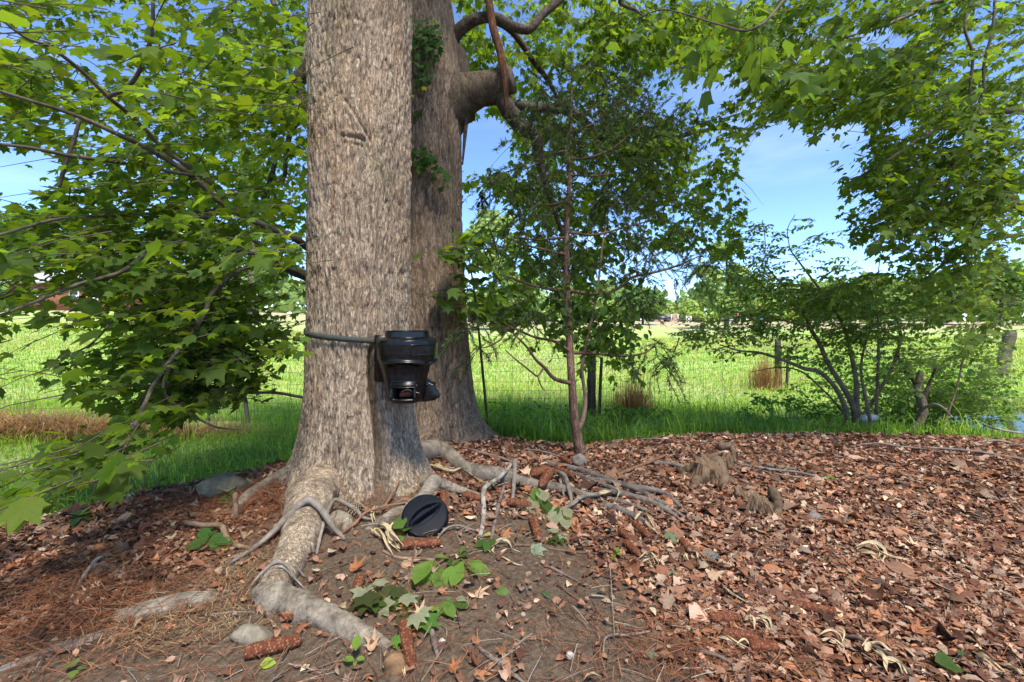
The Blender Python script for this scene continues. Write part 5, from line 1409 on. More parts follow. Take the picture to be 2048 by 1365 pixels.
# dead grass at the fence foot
X_, Y_, H_, C_ = [], [], [], []
for (a, b, sa, sb, hh, m) in [(-7.6, 7.0, .7, .14, .34, 2600), (-6.3, 6.95, .5, .12, .30, 1500), (-5.3, 7.0, .35, .12, .24, 700), (-4.6, 7.1, .5, .15, .2, 600), (-8.8, 7.0, .5, .15, .4, 1200)]:
    X_.append(rng.normal(a, sa, m)); Y_.append(rng.normal(b, sb, m)); H_.append(hh * np.exp(rng.normal(0, .3, m))); C_.append(np.array([.27, .165, .095]) * np.exp(rng.normal(0, .3, (m, 1))))
X_, Y_, H_, C_ = map(np.concatenate, (X_, Y_, H_, C_))
grass_obj('matted dead brown grass under the left end of the fence', X_, Y_, H_, np.full(len(X_), .005), np.clip(rng.normal(.75, .2, len(X_)), .2, 1.1), C_, name='dead_grass')
for (px_, a, b, hh, m, lb) in [(1265, 2.25, 8.5, .55, 700, 'upright clump of rusty dry weeds right of the dark fence post'), (1530, 6.2, 11.2, .6, 450, 'small rusty dry clump left of the middle fence post')]:
    x_ = rng.normal(a, .17, m); y_ = rng.normal(b, .12, m)
    grass_obj(lb, x_, y_, hh * np.exp(rng.normal(0, .3, m)), np.full(m, .004), np.clip(rng.normal(.2, .12, m), .02, .5), np.array([.26, .15, .08]) * np.exp(rng.normal(0, .25, (m, 1))), cat='dry weeds', name='dry_weeds')
# lime ground-cover weeds in the sunny ditch at left
n = 3000
x = rng.uniform(-9, -2.0, n); y = rng.uniform(1.4, 6.9, n)
kk = (edge_d(x, y) > .15) & (noise(np.stack([x * 1.3, y * 1.3, x * 0], 1), 521) > -.25)
x, y = x[kk], y[kk]
b = np.stack([x, y, ground_z(x, y) + rng.uniform(.01, .2, len(x))], 1)
a = rng.uniform(0, 6.28, len(x))
lp, lR, lsz, _ = spray_leaves(b, np.stack([np.cos(a), np.sin(a), rng.normal(.3, .3, len(x))], 1), .09, 4, .035, droop=.15, flat=.4)
V_, f_, C_ = scatter(*OVAL[0], lp, lR, lsz, leaf_cols(len(lp), (.13, .20, .025), .22, .3))
obj('ground_cover', V_, f_, M_leaf, cols=C_, smooth=False, kind='stuff', label='lime green leafy ground cover in the ditch at the left', cat='weeds')

# ================================================================== LEAF LITTER
DEAD = [(.155, .066, .038), (.205, .105, .063), (.105, .045, .028), (.26, .155, .105), (.20, .13, .09), (.33, .225, .145), (.062, .032, .024), (.235, .095, .045)]
def dead_leaf(wid, curl, twist, nl=3, wmax=.5, lob=0):
    V_, f_ = oval(wid, nl, 0, 0, wmax=wmax)
    if lob:
        V_[:, 0] *= 1 + lob * np.where(np.arange(len(V_)) // 3 % 2 == 0, -1, 1) * .5
    x_, y_ = V_[:, 0].copy(), V_[:, 1].copy()
    V_[:, 2] = curl * (x_ / max(wid, .1)) ** 2 * .5 + .35 * abs(curl) * np.sin(y_ * 3.1) + twist * x_ * (y_ - .5)
    V_[:, 1] -= .5
    return V_, f_
DT = [dead_leaf(.26, .25, .5), dead_leaf(.34, -.22, -.7), dead_leaf(.2, .35, .3), dead_leaf(.30, .15, 1.0, 4, .42), dead_leaf(.38, .4, -.4, 5, .5, .45), dead_leaf(.30, -.3, .6, 5, .55, .5)]
for (td, tf_) in ((.5, -.6), (-.6, .8)):
    tv_, tl_ = lobed([(0, .74), (50, .58), (104, .42)], .24, .16, td, tf_, shoulder=.7, sw=8)
    DT.append(((tv_ - np.array([0, .45, 0])) * np.array([1.15, 1.15, 1.15]), tl_))
def litter(n, ylo, yhi, size, seed):
    r = np.random.default_rng(seed)
    y = ylo + (yhi - ylo) * r.uniform(0, 1, n)
    x = r.uniform(-1.2, 1.2, n) * (y + .15)
    L = litter_density(x, y) * inside(x, y)
    L = L * np.clip(.75 + .5 * n2(x, y, 2.3, 61), .25, 1.2)
    kp = (r.uniform(0, 1, n) < L)
    kp &= ((x - t1x) ** 2 + (y - t1y) ** 2 > .36 ** 2) & ((x - t2x) ** 2 + (y - t2y) ** 2 > .4 ** 2)
    x, y = x[kp], y[kp]
    m = len(x)
    z = ground_z(x, y) + r.uniform(.002, .024, m)
    a = r.uniform(0, 6.28, m)
    fw = np.stack([np.cos(a), np.sin(a), r.normal(0, .22, m)], 1)
    nr = np.stack([r.normal(0, .40, m), r.normal(0, .40, m), np.ones(m)], 1)
    c = np.array([1.36, 1.44, 1.50]) * np.array(DEAD)[r.choice(len(DEAD), m, p=[.2, .2, .14, .12, .1, .05, .1, .09])] * np.exp(r.normal(0, .3, (m, 1)))
    return np.stack([x, y, z], 1), frames(fw, nr), size * np.exp(r.normal(0, .40, m)), c, r.choice(len(DT), m, p=[.17, .17, .15, .15, .13, .13, .05, .05])
parts = []
for (n, a, b, s, sd_) in [(26000, 1.0, 1.9, .031, 1), (45000, 1.8, 3.0, .033, 2), (52000, 2.9, 5.3, .038, 3)]:
    p, Rm, s_, c, wh = litter(n, a, b, s, 600 + sd_)
    for k, (tV, tF) in enumerate(DT):
        m = wh == k
        parts.append(scatter(tV, tF, p[m], Rm[m], s_[m], c[m]))
V, fs, C = merge(parts)
obj('leaf_litter', V, fs, M_dead, cols=C, smooth=True, kind='stuff', label='carpet of fallen brown leaves around the roots', cat='leaf litter')

# small broken twigs through the litter
n = 900
y = rng.uniform(1.2, 4.9, n); x = rng.uniform(-1.2, 1.2, n) * y
kp = inside(x, y) > .5
x, y = x[kp], y[kp]; m = len(x)
a = rng.uniform(0, 6.28, m); L = .05 + rng.gamma(2, .035, m)
p0 = np.stack([x, y, ground_z(x, y) + rng.uniform(.006, .03, m)], 1)
p1 = p0 + np.stack([np.cos(a) * L, np.sin(a) * L, rng.normal(0, .008, m)], 1)
rt_ = np.exp(rng.normal(0, .3, (m, 1))) * .0022
V, fq = twig_soup(p0, p1, rt_, rt_ * .6)
obj('twig_litter', V, [fq], M_twig, cols=np.repeat(np.array([(.22, .17, .13), (.12, .08, .055), (.30, .25, .20)])[rng.integers(0, 3, m)], 9, 0), kind='stuff', label='small broken twigs scattered through the leaf litter', cat='twigs')

# pine straw
def straw(n, fn, lo, hi, seed, cols, zmax=.03, tilt=.1):
    r = np.random.default_rng(seed)
    x, y = fn(r, n)
    kp = inside(x, y) > .3
    x, y = x[kp], y[kp]; m = len(x)
    a = r.uniform(0, 6.28, m)
    L = r.uniform(lo, hi, m)
    p = np.stack([x, y, ground_z(x, y) + r.uniform(.004, zmax, m)], 1)
    d = np.stack([np.cos(a), np.sin(a), r.normal(0, tilt, m)], 1) * L[:, None]
    s = np.stack([-np.sin(a), np.cos(a), np.zeros(m)], 1) * .0011
    mid = p + d * .5 + np.stack([-np.sin(a), np.cos(a), np.zeros(m)], 1) * (r.normal(0, .07, m) * L)[:, None] + np.array([0, 0, .004])
    V_ = np.stack([p - s, p + s, mid - s, mid + s, p + d], 1).reshape(-1, 3)
    o = (np.arange(m) * 5)[:, None, None]
    c = np.array(cols)[r.integers(0, len(cols), m)] * np.exp(r.normal(0, .25, (m, 1)))
    return V_, [(np.array([[0, 1, 3, 2]])[None] + o).reshape(-1, 4), (np.array([[2, 3, 4]])[None] + o).reshape(-1, 3)], np.repeat(c, 5, 0)
RUST = [(.22, .085, .040), (.17, .065, .035), (.28, .13, .065), (.13, .055, .032)]
def everywhere(r, n):
    y = r.uniform(1.2, 4.6, n); x = r.uniform(-1.2, 1.2, n) * y
    return x, y
def left_side(r, n):
    a = G(180, 1180); b = G(60, 1240); c_ = G(430, 1000); e_ = G(520, 1020)
    q = np.array([a, b, c_, e_])[r.integers(0, 4, n)]
    return q[:, 0] + r.normal(0, .32, n), q[:, 1] + r.normal(0, .2, n)
def bits(r, n):
    q = np.array([G(1430, 1330), G(1360, 1300), G(930, 960), G(1180, 940), G(560, 1000), G(2000, 1250)])[r.integers(0, 6, n)]
    return q[:, 0] + r.normal(0, .18, n), q[:, 1] + r.normal(0, .1, n)
ps = [straw(7000, everywhere, .07, .16, 1, RUST), straw(6500, left_side, .08, .17, 2, RUST, .05, .15), straw(1500, bits, .07, .15, 3, RUST, .04)]
V, fs, C = merge(ps)
obj('pine_straw', V, fs, M_dead, cols=C, smooth=False, kind='stuff', label='rust red pine needles strewn over the bare earth', cat='pine straw')
def tan_spots(r, n):
    q = np.array([G(300, 1250), G(340, 1230), G(260, 1270), G(450, 1160), G(510, 1120), G(480, 1200), G(430, 1260), G(1900, 1080)])[r.integers(0, 8, n)]
    return q[:, 0] + r.normal(0, .11, n), q[:, 1] + r.normal(0, .06, n)
V, fs, C = straw(1700, tan_spots, .03, .08, 5, [(.30, .20, .11), (.22, .13, .07), (.36, .26, .15)], .02, .3)
obj('dry_grass', V, fs, M_dead, cols=C, smooth=False, kind='stuff', label='wisps of straw-coloured dry grass around the flat root at lower left', cat='dry grass')
# grit, chips and crumbs on the soil
n = 3000
y = rng.uniform(1.15, 4.2, n); x = rng.uniform(-1.2, 1.2, n) * y
kp = (inside(x, y) > .6) & (rng.uniform(0, 1, n) > litter_density(x, y) * .7)
x, y = x[kp], y[kp]; m = len(x)
tV = np.array([[1, 0, 0], [-.5, .8, 0], [-.6, -.7, 0], [0, .1, .8], [.1, 0, -.7]]); tF = np.array([[0, 1, 3], [1, 2, 3], [2, 0, 3], [1, 0, 4], [2, 1, 4], [0, 2, 4]])
gc = np.array([(.35, .30, .24), (.10, .07, .05), (.24, .11, .05), (.06, .045, .035), (.5, .46, .38)])[rng.choice(5, m, p=[.2, .3, .25, .2, .05])]
V, fs, C = scatter(tV, tF, np.stack([x, y, ground_z(x, y) + .002], 1), frames(rng.normal(0, 1, (m, 3)), rng.normal(0, 1, (m, 3))), rng.uniform(.0015, .0052, m), gc)
obj('grit', V, fs, M_stone, cols=C, smooth=False, kind='stuff', label='grit, chaff and crumbs scattered on the bare soil', cat='grit')

# ================================================================== FEEDER
fx, fy, fzb, fh = -.667, 2.90, .682, .448
feeder = empty('corn_feeder', (fx, fy, fzb), 'black plastic gravity feeder strapped to the big trunk, its lid missing', 'feeder')
nt_, nz_ = 300, 190
def fr_profile(z):
    return np.interp(z, [0, .012, .04, .10, .18, .27, .31, .372, .392, .404, .410, .448], [.095, .118, .128, .137, .155, .183, .188, .191, .186, .165, .139, .136])
zs = np.unique(np.concatenate([np.linspace(0, .30, 118), np.linspace(.30, .415, 50), np.linspace(.415, .448, 8)]))
T, Z = np.meshgrid(np.linspace(0, 2 * np.pi, nt_, endpoint=False), zs, indexing='ij')
T, Z = T.T, Z.T
r = fr_profile(Z)
PORTS = [(R(-88), .036, .062), (R(17), .085, .066)]
for i, (t0, jut0, hw) in enumerate(PORTS):
    dt = (T - t0 + np.pi) % (2 * np.pi) - np.pi
    aw = dt * .135                                                     # arc from the port's middle, metres
    # brow arch over a hollow
    arch = .262 - 1.6 * aw ** 2
    r = r + .016 * np.exp(-((Z - arch) / .010) ** 2) * sstep(.125, .09, np.abs(aw))
    hollow = sstep(arch - .002, arch - .024, Z) * sstep(.108, .122, Z) * sstep(.094, .070, np.abs(aw))
    r = r - .036 * hollow * np.interp(Z, [.11, .15, .22], [.35, .6, 1])
    # chute that juts out round the opening
    jut = jut0 * np.interp(Z, [0, .012, .03, .05, .112, .130, .140], [.3, .8, 1, .97, .45, .22, 0])
    r = r + jut * sstep(hw + .018, hw + .006, np.abs(aw))
    hole = sstep(hw - .006, hw - .010, np.abs(aw)) * sstep(.034, .038, Z) * sstep(.104, .100, Z)
    edge = np.exp(-((np.abs(aw) - hw) / .005) ** 2) * sstep(.026, .036, Z) * sstep(.114, .104, Z) + np.exp(-((Z - .109) / .005) ** 2) * sstep(hw + .004, hw - .004, np.abs(aw))
    r = r + .006 * edge
    r = r * (1 - hole) + .055 * hole
# flat back toward the trunk
tb_ = math.atan2(t1y - fy, t1x - fx)
ct = np.cos(T - tb_)
r = np.where(ct > .25, np.minimum(r, .165 / np.maximum(ct, .25)), r)
# raised name-plate frame between the two visible ports
pc = R(-42)
dtp = ((T - pc + np.pi) % (2 * np.pi) - np.pi) * .19
fr_ = (np.maximum(np.abs(dtp) / .092, np.abs(Z - .335) / .031))
r = r + .0035 * np.exp(-((fr_ - 1) / .06) ** 2)
Vb = np.stack([fx + r * np.cos(T), fy + r * np.sin(T), fzb + Z], -1).reshape(-1, 3)
nzr = len(zs)
# inner wall of the neck and the floor
ring = lambda rad, z: np.stack([fx + rad * np.cos(T[0]), fy + rad * np.sin(T[0]), np.full(nt_, fzb + z)], 1)
extra = np.vstack([ring(.139, .4475), ring(.130, .4475), ring(.129, .40), ring(.165, .36), ring(.165, .28), ring(.06, .10)])
Vb = np.vstack([Vb, extra, [[fx, fy, fzb], [fx, fy, fzb + .09]]])
fb = grid_faces(nzr, nt_, True)
chain = [nzr - 1] + list(range(nzr, nzr + 6))
q = []
jj = np.arange(nt_); jn = (jj + 1) % nt_
for a, b in zip(chain[:-1], chain[1:]):
    q.append(np.stack([a * nt_ + jj, a * nt_ + jn, b * nt_ + jn, b * nt_ + jj], 1))
cen = (nzr + 6) * nt_
tri = np.vstack([np.stack([np.full(nt_, cen), jn, jj], 1), np.stack([np.full(nt_, cen + 1), (nzr + 5) * nt_ + jj, (nzr + 5) * nt_ + jn], 1)])
obj('body', Vb, [np.vstack([fb, *q]), tri], M_black, feeder)
# back bracket
bd = np.array([math.cos(tb_), math.sin(tb_), 0]); bs = np.array([-bd[1], bd[0], 0])
c0 = np.array([fx, fy, fzb]) + bd * .165
vb, fbx = box((0, 0, 0), (.05, .24, .30))
vb = c0 + vb[:, :1] * bd + vb[:, 1:2] * bs + (vb[:, 2:] + .27) * np.array([0, 0, 1])
obj('back_plate', vb, fbx, M_black, feeder, smooth=False)
# raised letters on the plate
fc = bpy.data.curves.new('letters', 'FONT'); fc.body = 'THEM'; fc.size = .048; fc.extrude = .0022; fc.align_x = 'CENTER'; fc.align_y = 'CENTER'; fc.resolution_u = 2
fo = bpy.data.objects.new('tmp_letters', fc); COL.objects.link(fo)
dg = bpy.context.evaluated_depsgraph_get()
lm = bpy.data.meshes.new_from_object(fo.evaluated_get(dg))
COL.objects.unlink(fo); bpy.data.objects.remove(fo)
for v in lm.vertices:
    x_, y_, z_ = v.co
    t_ = pc + x_ / .19
    rr_ = .1875 + z_ + .0012
    v.co = (rr_ * math.cos(t_), rr_ * math.sin(t_), .335 + y_)
lm.materials.append(M_black)
lo = bpy.data.objects.new('lettering', lm); COL.objects.link(lo); lo.parent = feeder
# strap round the trunk
ths = np.linspace(R(-34 - 14), R(-34 + 14) - 2 * np.pi, 150)
zc_ = np.interp(-ths, [R(48), R(180), R(260), R(380)], [1.055, 1.132, 1.13, 1.06])
lean = np.interp(np.abs(ths - ths.mean()), [0, np.pi], [1, 1])
rs = r_big(zc_) + .024 + .002 * np.sin(ths * 23)
rows = []
for (dr, dz) in ((0, -.0185), (.003, -.0185), (.003, .0185), (0, .0185)):
    rows.append(np.stack([t1x + (rs + dr) * np.cos(ths), t1y + (rs + dr) * np.sin(ths), zc_ + dz], 1))
Vs = np.stack(rows, 1).reshape(-1, 3)
obj('strap', Vs, grid_faces(150, 4, True), M_strap, feeder, smooth=False)

# ================================================================== COBS
def cob_mesh(seed, broken=False):
    r = np.random.default_rng(seed)
    ns, nl = 28, 44
    t = np.linspace(0, 1, nl)
    prof = np.interp(t, [0, .02, .12, .5, .85, .96, 1], [.55, .82, .98, 1, .88, .66, .35]) if not broken else np.interp(t, [0, .03, .5, .97, 1], [.8, 1, 1, .95, .8])
    T_, A = np.meshgrid(t, np.arange(ns), indexing='ij')
    row = (A // 2)
    knob = np.where((np.round(T_ * nl).astype(int) + row) % 2 == 0, 1, -1) * np.where(A % 2 == 0, 1, .2)
    th = A * 2 * np.pi / ns + .12 * np.sin(T_ * 4 + seed)
    rad = prof[:, None] * (1 + .085 * knob + r.normal(0, .03, T_.shape))
    cv = .10 * np.sin(T_ * np.pi) * r.normal(0, .6)
    V_ = np.stack([T_ - .5, rad * np.cos(th), rad * np.sin(th) + cv * 3], -1).reshape(-1, 3)
    base = np.array([.135, .042, .022])
    fleck = (knob > .5) & (r.uniform(0, 1, T_.shape) < .35)
    C_ = np.where(fleck[..., None], np.array([.38, .20, .09]), base * np.exp(r.normal(0, .25, T_.shape))[..., None]).reshape(-1, 3)
    V_ = np.vstack([V_, [[-.5, 0, 0], [.5, 0, 0]]]); C_ = np.vstack([C_, [[.36, .22, .12]], [[.36, .22, .12]]])
    j = np.arange(ns); jn_ = (j + 1) % ns
    tri = np.vstack([np.stack([np.full(ns, nl * ns), jn_, j], 1), np.stack([np.full(ns, nl * ns + 1), (nl - 1) * ns + j, (nl - 1) * ns + jn_], 1)])
    me = mesh('corn_cob', V_, [grid_faces(nl, ns, True), tri], C_, True)
    me.materials.append(M_cob)
    return me
CM = [cob_mesh(s, s == 3) for s in range(4)]
def cob(a, b, dia, label, lift=0.0, k=0, pa=None, pb=None):
    A, B = (G(*a) if pa is None else pa), (G(*b) if pb is None else pb)
    mid = (A + B) / 2
    rad = dia / 2 * mid[1] / F
    d = B - A
    L = np.linalg.norm(d)
    o = bpy.data.objects.new('corn_cob', CM[k % 4]); COL.objects.link(o)
    ex_ = d / L
    ez = np.array([0, 0, 1.0]) - ex_ * ex_[2]; ez /= np.linalg.norm(ez)
    ey = np.cross(ez, ex_)
    o.matrix_world = Matrix(((ex_[0] * L, ey[0] * rad, ez[0] * rad, mid[0]), (ex_[1] * L, ey[1] * rad, ez[1] * rad, mid[1]), (ex_[2] * L, ey[2] * rad, ez[2] * rad, mid[2] + rad * .75 + lift + (on_litter(mid) if pa is None else 0)), (0, 0, 0, 1)))
    return props(o, label, 'corn cob', 'stripped corn cobs on the ground')
COBS = [
 ((489, 1320), (604, 1292), 27, 'stripped corn cob lying below the bent root at lower left', 0),
 ((806, 1256), (824, 1345), 25, 'upright-pointing stripped cob beside the brown stone at the bottom'),
 ((800, 1100), (884, 1092), 19, 'stripped cob lying just in front of the black lid'),
 ((1066, 1046), (1078, 1086), 18, 'short cob hanging below the grey-green leaf sprig'),
 ((1013, 1012), (1064, 1020), 16, 'cob left of the grey-green leaf sprig'),
 ((1064, 974), (1100, 962), 17, 'upper cob of the angled pair on the thick root', .045),
 ((1099, 965), (1082, 994), 18, 'lower cob of the angled pair on the thick root', .03),
 ((1083, 946), (1113, 957), 14, 'small cob just above the angled pair of cobs'),
 ((1112, 948), (1146, 964), 13, 'slim cob at the start of the fan of roots'),
 ((1122, 925), (1142, 936), 11, 'little cob left of the knobbly wood lump by the cedar'),
 ((928, 1000), (962, 1008), 15, 'half-buried cob left of the mossy bent stick'),
 ((885, 992), (889, 1017), 12, 'cob standing on end behind the black lid'),
 ((1268, 1060), (1297, 1087), 16, 'cob wrapped by a pale husk near the fan of roots'),
 ((1240, 1074), (1260, 1092), 14, 'short cob left of the husk-wrapped cob'),
 ((1250, 1098), (1280, 1126), 15, 'cob just below the short cob near the bare patch'),
 ((1364, 1094), (1379, 1115), 14, 'small dark cob above the twisted pale husk bits'),
 ((1421, 1255), (1482, 1253), 18, 'top cob of the three cobs at lower right'),
 ((1445, 1286), (1519, 1298), 21, 'middle cob of the three cobs at lower right'),
 ((1500, 1311), (1557, 1316), 22, 'bottom cob of the three cobs at lower right'),
 ((1578, 1222), (1672, 1243), 17, 'long dull cob sunk in the leaves right of the three cobs'),
 ((722, 1163), (712, 1191), 20, 'broken cob end on bare soil above the wilted maple leaves'),
 ((489, 1023), (512, 1011), 12, 'cob tucked beside the left root'),
 ((540, 1081), (559, 1066), 14, 'cob lying against the left side of the front root'),
 ((1190, 992), (1211, 1001), 13, 'dark cob under the husk on the wavy root')]
for i, c in enumerate(COBS): cob(*c[:4], lift=c[4] if len(c) > 4 else 0, k=i)
mo = at(799, 792, 2.80); mo2 = at(838, 790, 2.82)
oc = cob(None, None, 11, 'corn cob lying inside the feeder opening', k=1, pa=mo, pb=mo2)
oc.location.z -= .005
oc['group'] = 'stripped corn cobs on the ground'
del oc['group']

# ================================================================== HUSKS, STICKS, STUMPS, STONES
HUSK = (.50, .40, .245)
def ribbon(P_, wd, seed=0, curl=.8, col=HUSK, tw=1.7):
    n_ = 18
    Q = resample(np.array(P_, float), n_)
    T_ = unit(np.gradient(Q, axis=0))
    r_ = np.random.default_rng(seed)
    ph = r_.uniform(0, 6)
    ang_ = .6 * np.sin(np.linspace(0, 4, n_) * tw + ph)
    s_ = unit(np.cross(T_, [0, 0, 1.0]))
    u_ = np.cross(s_, T_)
    sd_ = s_ * np.cos(ang_)[:, None] + u_ * np.sin(ang_)[:, None]
    nn = np.cross(sd_, T_)
    w_ = wd * np.interp(np.linspace(0, 1, n_), [0, .15, .6, 1], [.45, 1, .8, .12])
    rows_ = [Q + sd_ * (w_ * k)[:, None] + nn * (w_ * curl * (abs(k) ** 2))[:, None] for k in (-1, -.4, .4, 1)]
    V_ = np.stack(rows_, 1).reshape(-1, 3)
    c_ = np.array(col) * np.exp(r_.normal(0, .12, (len(V_), 1)))
    return V_, grid_faces(n_, 4), c_
def husk(label, strips, name='corn_husk'):
    """strips: [(pixel path, width px, lift path)]"""
    ps_ = []
    for i, s_ in enumerate(strips):
        P_ = gpath([(p[0], p[1], p[2] * .6 + .004 if len(p) > 2 else .012) for p in s_[0]])
        wd_ = .8 * s_[1] / 2 * P_[:, 1].mean() / F
        hr_ = np.random.default_rng(int(s_[0][0][0] * 7 + i))
        ps_.append((P_, wd_ * .72))
        for _ in range(1 if s_[1] > 8 else 0):
            off = np.cumsum(hr_.normal(0, wd_ * .45, P_.shape), 0) + hr_.normal(0, wd_ * .6, 3)
            off[:, 2] = np.abs(off[:, 2]) * .6
            ps_.append((P_ + off, wd_ * hr_.uniform(.14, .4)))
    if len(ps_) == 1:
        V_, f_, c_ = ribbon(ps_[0][0], ps_[0][1], len(label))
        return obj(name, V_, f_, M_husk, origin=ps_[0][0][0], cols=c_, label=label, cat='corn husk', group='pale corn husks')
    e_ = empty(name, ps_[0][0][0], label, 'corn husk', 'pale corn husks')
    for i, (P_, w_) in enumerate(ps_):
        V_, f_, c_ = ribbon(P_, w_, len(label) + i)
        obj('strip', V_, f_, M_husk, e_, cols=c_)
    return e_
husk('pale curled husk cluster at the left end of the cob by the lid', [([(742, 1066, .02), (765, 1085, .015), (800, 1108)], 12), ([(764, 1062, .05), (775, 1075, .04), (785, 1092, .02), (800, 1104)], 30), ([(758, 1066, .03), (748, 1072, .05), (752, 1080, .05), (762, 1074, .02)], 6), ([(785, 1066, .06), (778, 1080, .05), (792, 1096, .02), (802, 1100)], 20), ([(750, 1020, .03), (742, 1040, .03), (748, 1056, .01)], 9)])
husk('long wavy strip of husk beside the thick root', [([(856, 938, .03), (880, 948, .04), (905, 954, .03), (925, 951, .05), (945, 962, .03), (965, 972, .02), (985, 974, .02)], 12), ([(870, 940, .04), (890, 950, .05), (910, 948, .04)], 10)])
husk('stringy torn husk below the mossy bent stick', [([(985, 1100, .02), (1000, 1092, .04), (1015, 1094, .04), (1024, 1104, .02)], 14), ([(990, 1100, .02), (985, 1112, .02), (1005, 1120, .01), (1030, 1132, .01), (1048, 1136, .01)], 8), ([(1000, 1112, .02), (1020, 1108, .03), (1042, 1112, .02)], 7), ([(980, 1094, .03), (976, 1106, .02), (990, 1118, .01)], 5)])
husk('cream husk wrapped round the wavy root', [([(1196, 1006, .05), (1215, 1002, .06), (1236, 998, .05)], 18), ([(1200, 1004, .03), (1210, 1014, .01), (1222, 1020, .01)], 6), ([(1232, 992, .06), (1238, 1002, .05), (1232, 1010, .02)], 8)])
husk('arched husk over the cob near the fan of roots', [([(1270, 1052, .03), (1285, 1046, .06), (1300, 1054, .05), (1310, 1070, .02)], 13), ([(1268, 1062, .02), (1275, 1075, .03), (1284, 1080, .02)], 8), ([(1290, 1060, .05), (1305, 1072, .03), (1322, 1076, .01)], 10)])
husk('forked husk scraps right of the short cob', [([(1282, 1128, .02), (1298, 1122, .04), (1312, 1130, .02), (1318, 1140, .01)], 9), ([(1285, 1134, .01), (1300, 1134, .03), (1316, 1126, .02)], 8), ([(1296, 1140, .01), (1308, 1146, .01)], 8)])
husk('bright husk bits standing among leaves beside the small dark cob', [([(1366, 1118, .01), (1372, 1124, .03), (1378, 1132, .01)], 12), ([(1386, 1116, .02), (1394, 1122, .03), (1398, 1130, .01)], 10)])
husk('big knotted bunch of husk lying alone on the leaves at right', [([(1716, 1112, .02), (1735, 1108, .05), (1755, 1110, .06), (1770, 1122, .04), (1765, 1135, .02)], 18), ([(1722, 1120, .03), (1740, 1128, .05), (1758, 1134, .03), (1770, 1140, .02)], 16), ([(1730, 1112, .05), (1752, 1122, .06), (1780, 1128, .03), (1826, 1134, .01)], 12), ([(1760, 1126, .04), (1790, 1128, .02), (1822, 1130, .015)], 8)])
husk('curled husks by the top cob of the three cobs', [([(1490, 1256, .02), (1505, 1262, .05), (1510, 1276, .02)], 14), ([(1510, 1258, .03), (1525, 1264, .04), (1540, 1276, .01)], 13), ([(1520, 1252, .02), (1536, 1258, .03), (1544, 1272, .01)], 11)])
husk('husk trailing along the lower side of the middle cob', [([(1438, 1290, .02), (1450, 1302, .04), (1475, 1312, .03), (1500, 1322, .02)], 14), ([(1475, 1314, .04), (1490, 1306, .05), (1505, 1316, .01)], 8)])
husk('looped husk on the leaves right of the bottom cob', [([(1640, 1288, .02), (1660, 1284, .04), (1678, 1292, .04), (1686, 1304, .02)], 8), ([(1645, 1298, .02), (1665, 1300, .03), (1690, 1308, .01)], 11), ([(1680, 1280, .05), (1688, 1292, .05), (1684, 1306, .01)], 7)])
husk('wide creased husk cut by the bottom edge of the picture', [([(1730, 1318, .02), (1755, 1316, .05), (1785, 1324, .03)], 24), ([(1752, 1330, .04), (1765, 1345, .05), (1775, 1362, .02)], 26), ([(1770, 1345, .04), (1795, 1352, .04), (1815, 1364, .01)], 22)])
husk('husk strip at the far lower right corner', [([(1955, 1325, .02), (1970, 1340, .04), (1990, 1352, .03), (2015, 1364, .01)], 18), ([(2010, 1350, .02), (2030, 1360, .03), (2048, 1370, .02)], 16)])
husk('pale dry leaf scraps at the edge of the litter, far left', [([(212, 1000, .02), (225, 994, .05), (240, 1000, .02)], 14), ([(230, 990, .03), (248, 984, .06), (258, 996, .02)], 12), ([(245, 1000, .02), (256, 1004, .03), (264, 1006, .01)], 9)])
husk('pale stiff husk stalk lying slanted on the leaves', [([(1450, 1188, .012), (1470, 1206, .02), (1508, 1230, .012)], 9)])
husk('short cream husk stub on the rim of the bare patch', [([(1399, 1247, .012), (1410, 1238, .02), (1424, 1227, .012)], 8)])
husk('crinkled husk just below the brown stone', [([(765, 1345, .02), (785, 1338, .04), (800, 1346, .02)], 16), ([(790, 1352, .02), (805, 1348, .03), (812, 1360, .01)], 12)])
husk('thin husk shred in the feeder opening' if False else 'curl of husk behind the angled cobs', [([(1080, 944, .05), (1090, 940, .06), (1102, 944, .05)], 7), ([(1082, 956, .05), (1095, 952, .07), (1102, 958, .05)], 9)])
P_ = np.array([at(803, 785, 2.79), at(814, 781, 2.78), at(826, 784, 2.78), at(839, 787, 2.8)])
V_, f_, c_ = ribbon(P_, .006, 5)
obj('corn_husk', V_, f_, M_husk, origin=P_[0], cols=c_, label='thin curl of husk on the cob inside the feeder opening', cat='corn husk')

def stick(label, pts, rp, hi=(.22, .18, .145), lo=(.11, .085, .065), name='stick', cat='stick', seed=None, extra=None, sides=9, jit=0, mat=M_twig, group=None, rough=.12):
    seed = seed or len(label) * 3 + int(pts[0][0])
    P_ = gpath(pts); rr = px_r(P_, rp); P_[:, 2] += rr * .75
    V_, f_ = tube(P_, rr, sides, len(pts) * 8, rough, 5, seed)
    t_ = np.clip(.5 + .9 * fbm(V_ * 30, 3, seed), 0, 1)[:, None]
    C_ = np.array(lo) * (1 - t_) + np.array(hi) * t_
    parts_ = [(V_, f_, C_)]
    for (pts2, rp2) in (extra or []):
        P2 = gpath(pts2); r2 = px_r(P2, rp2); P2[:, 2] += r2 * .75
        V2, f2 = tube(P2, r2, 7, len(pts2) * 7, rough, 5, seed + 1)
        t2 = np.clip(.5 + .9 * fbm(V2 * 30, 3, seed), 0, 1)[:, None]
        parts_.append((V2, f2, np.array(lo) * (1 - t2) + np.array(hi) * t2))
    V_, f_, C_ = merge(parts_)
    return obj(name, V_, f_, mat, origin=P_[0], cols=C_, label=label, cat=cat, group=group)
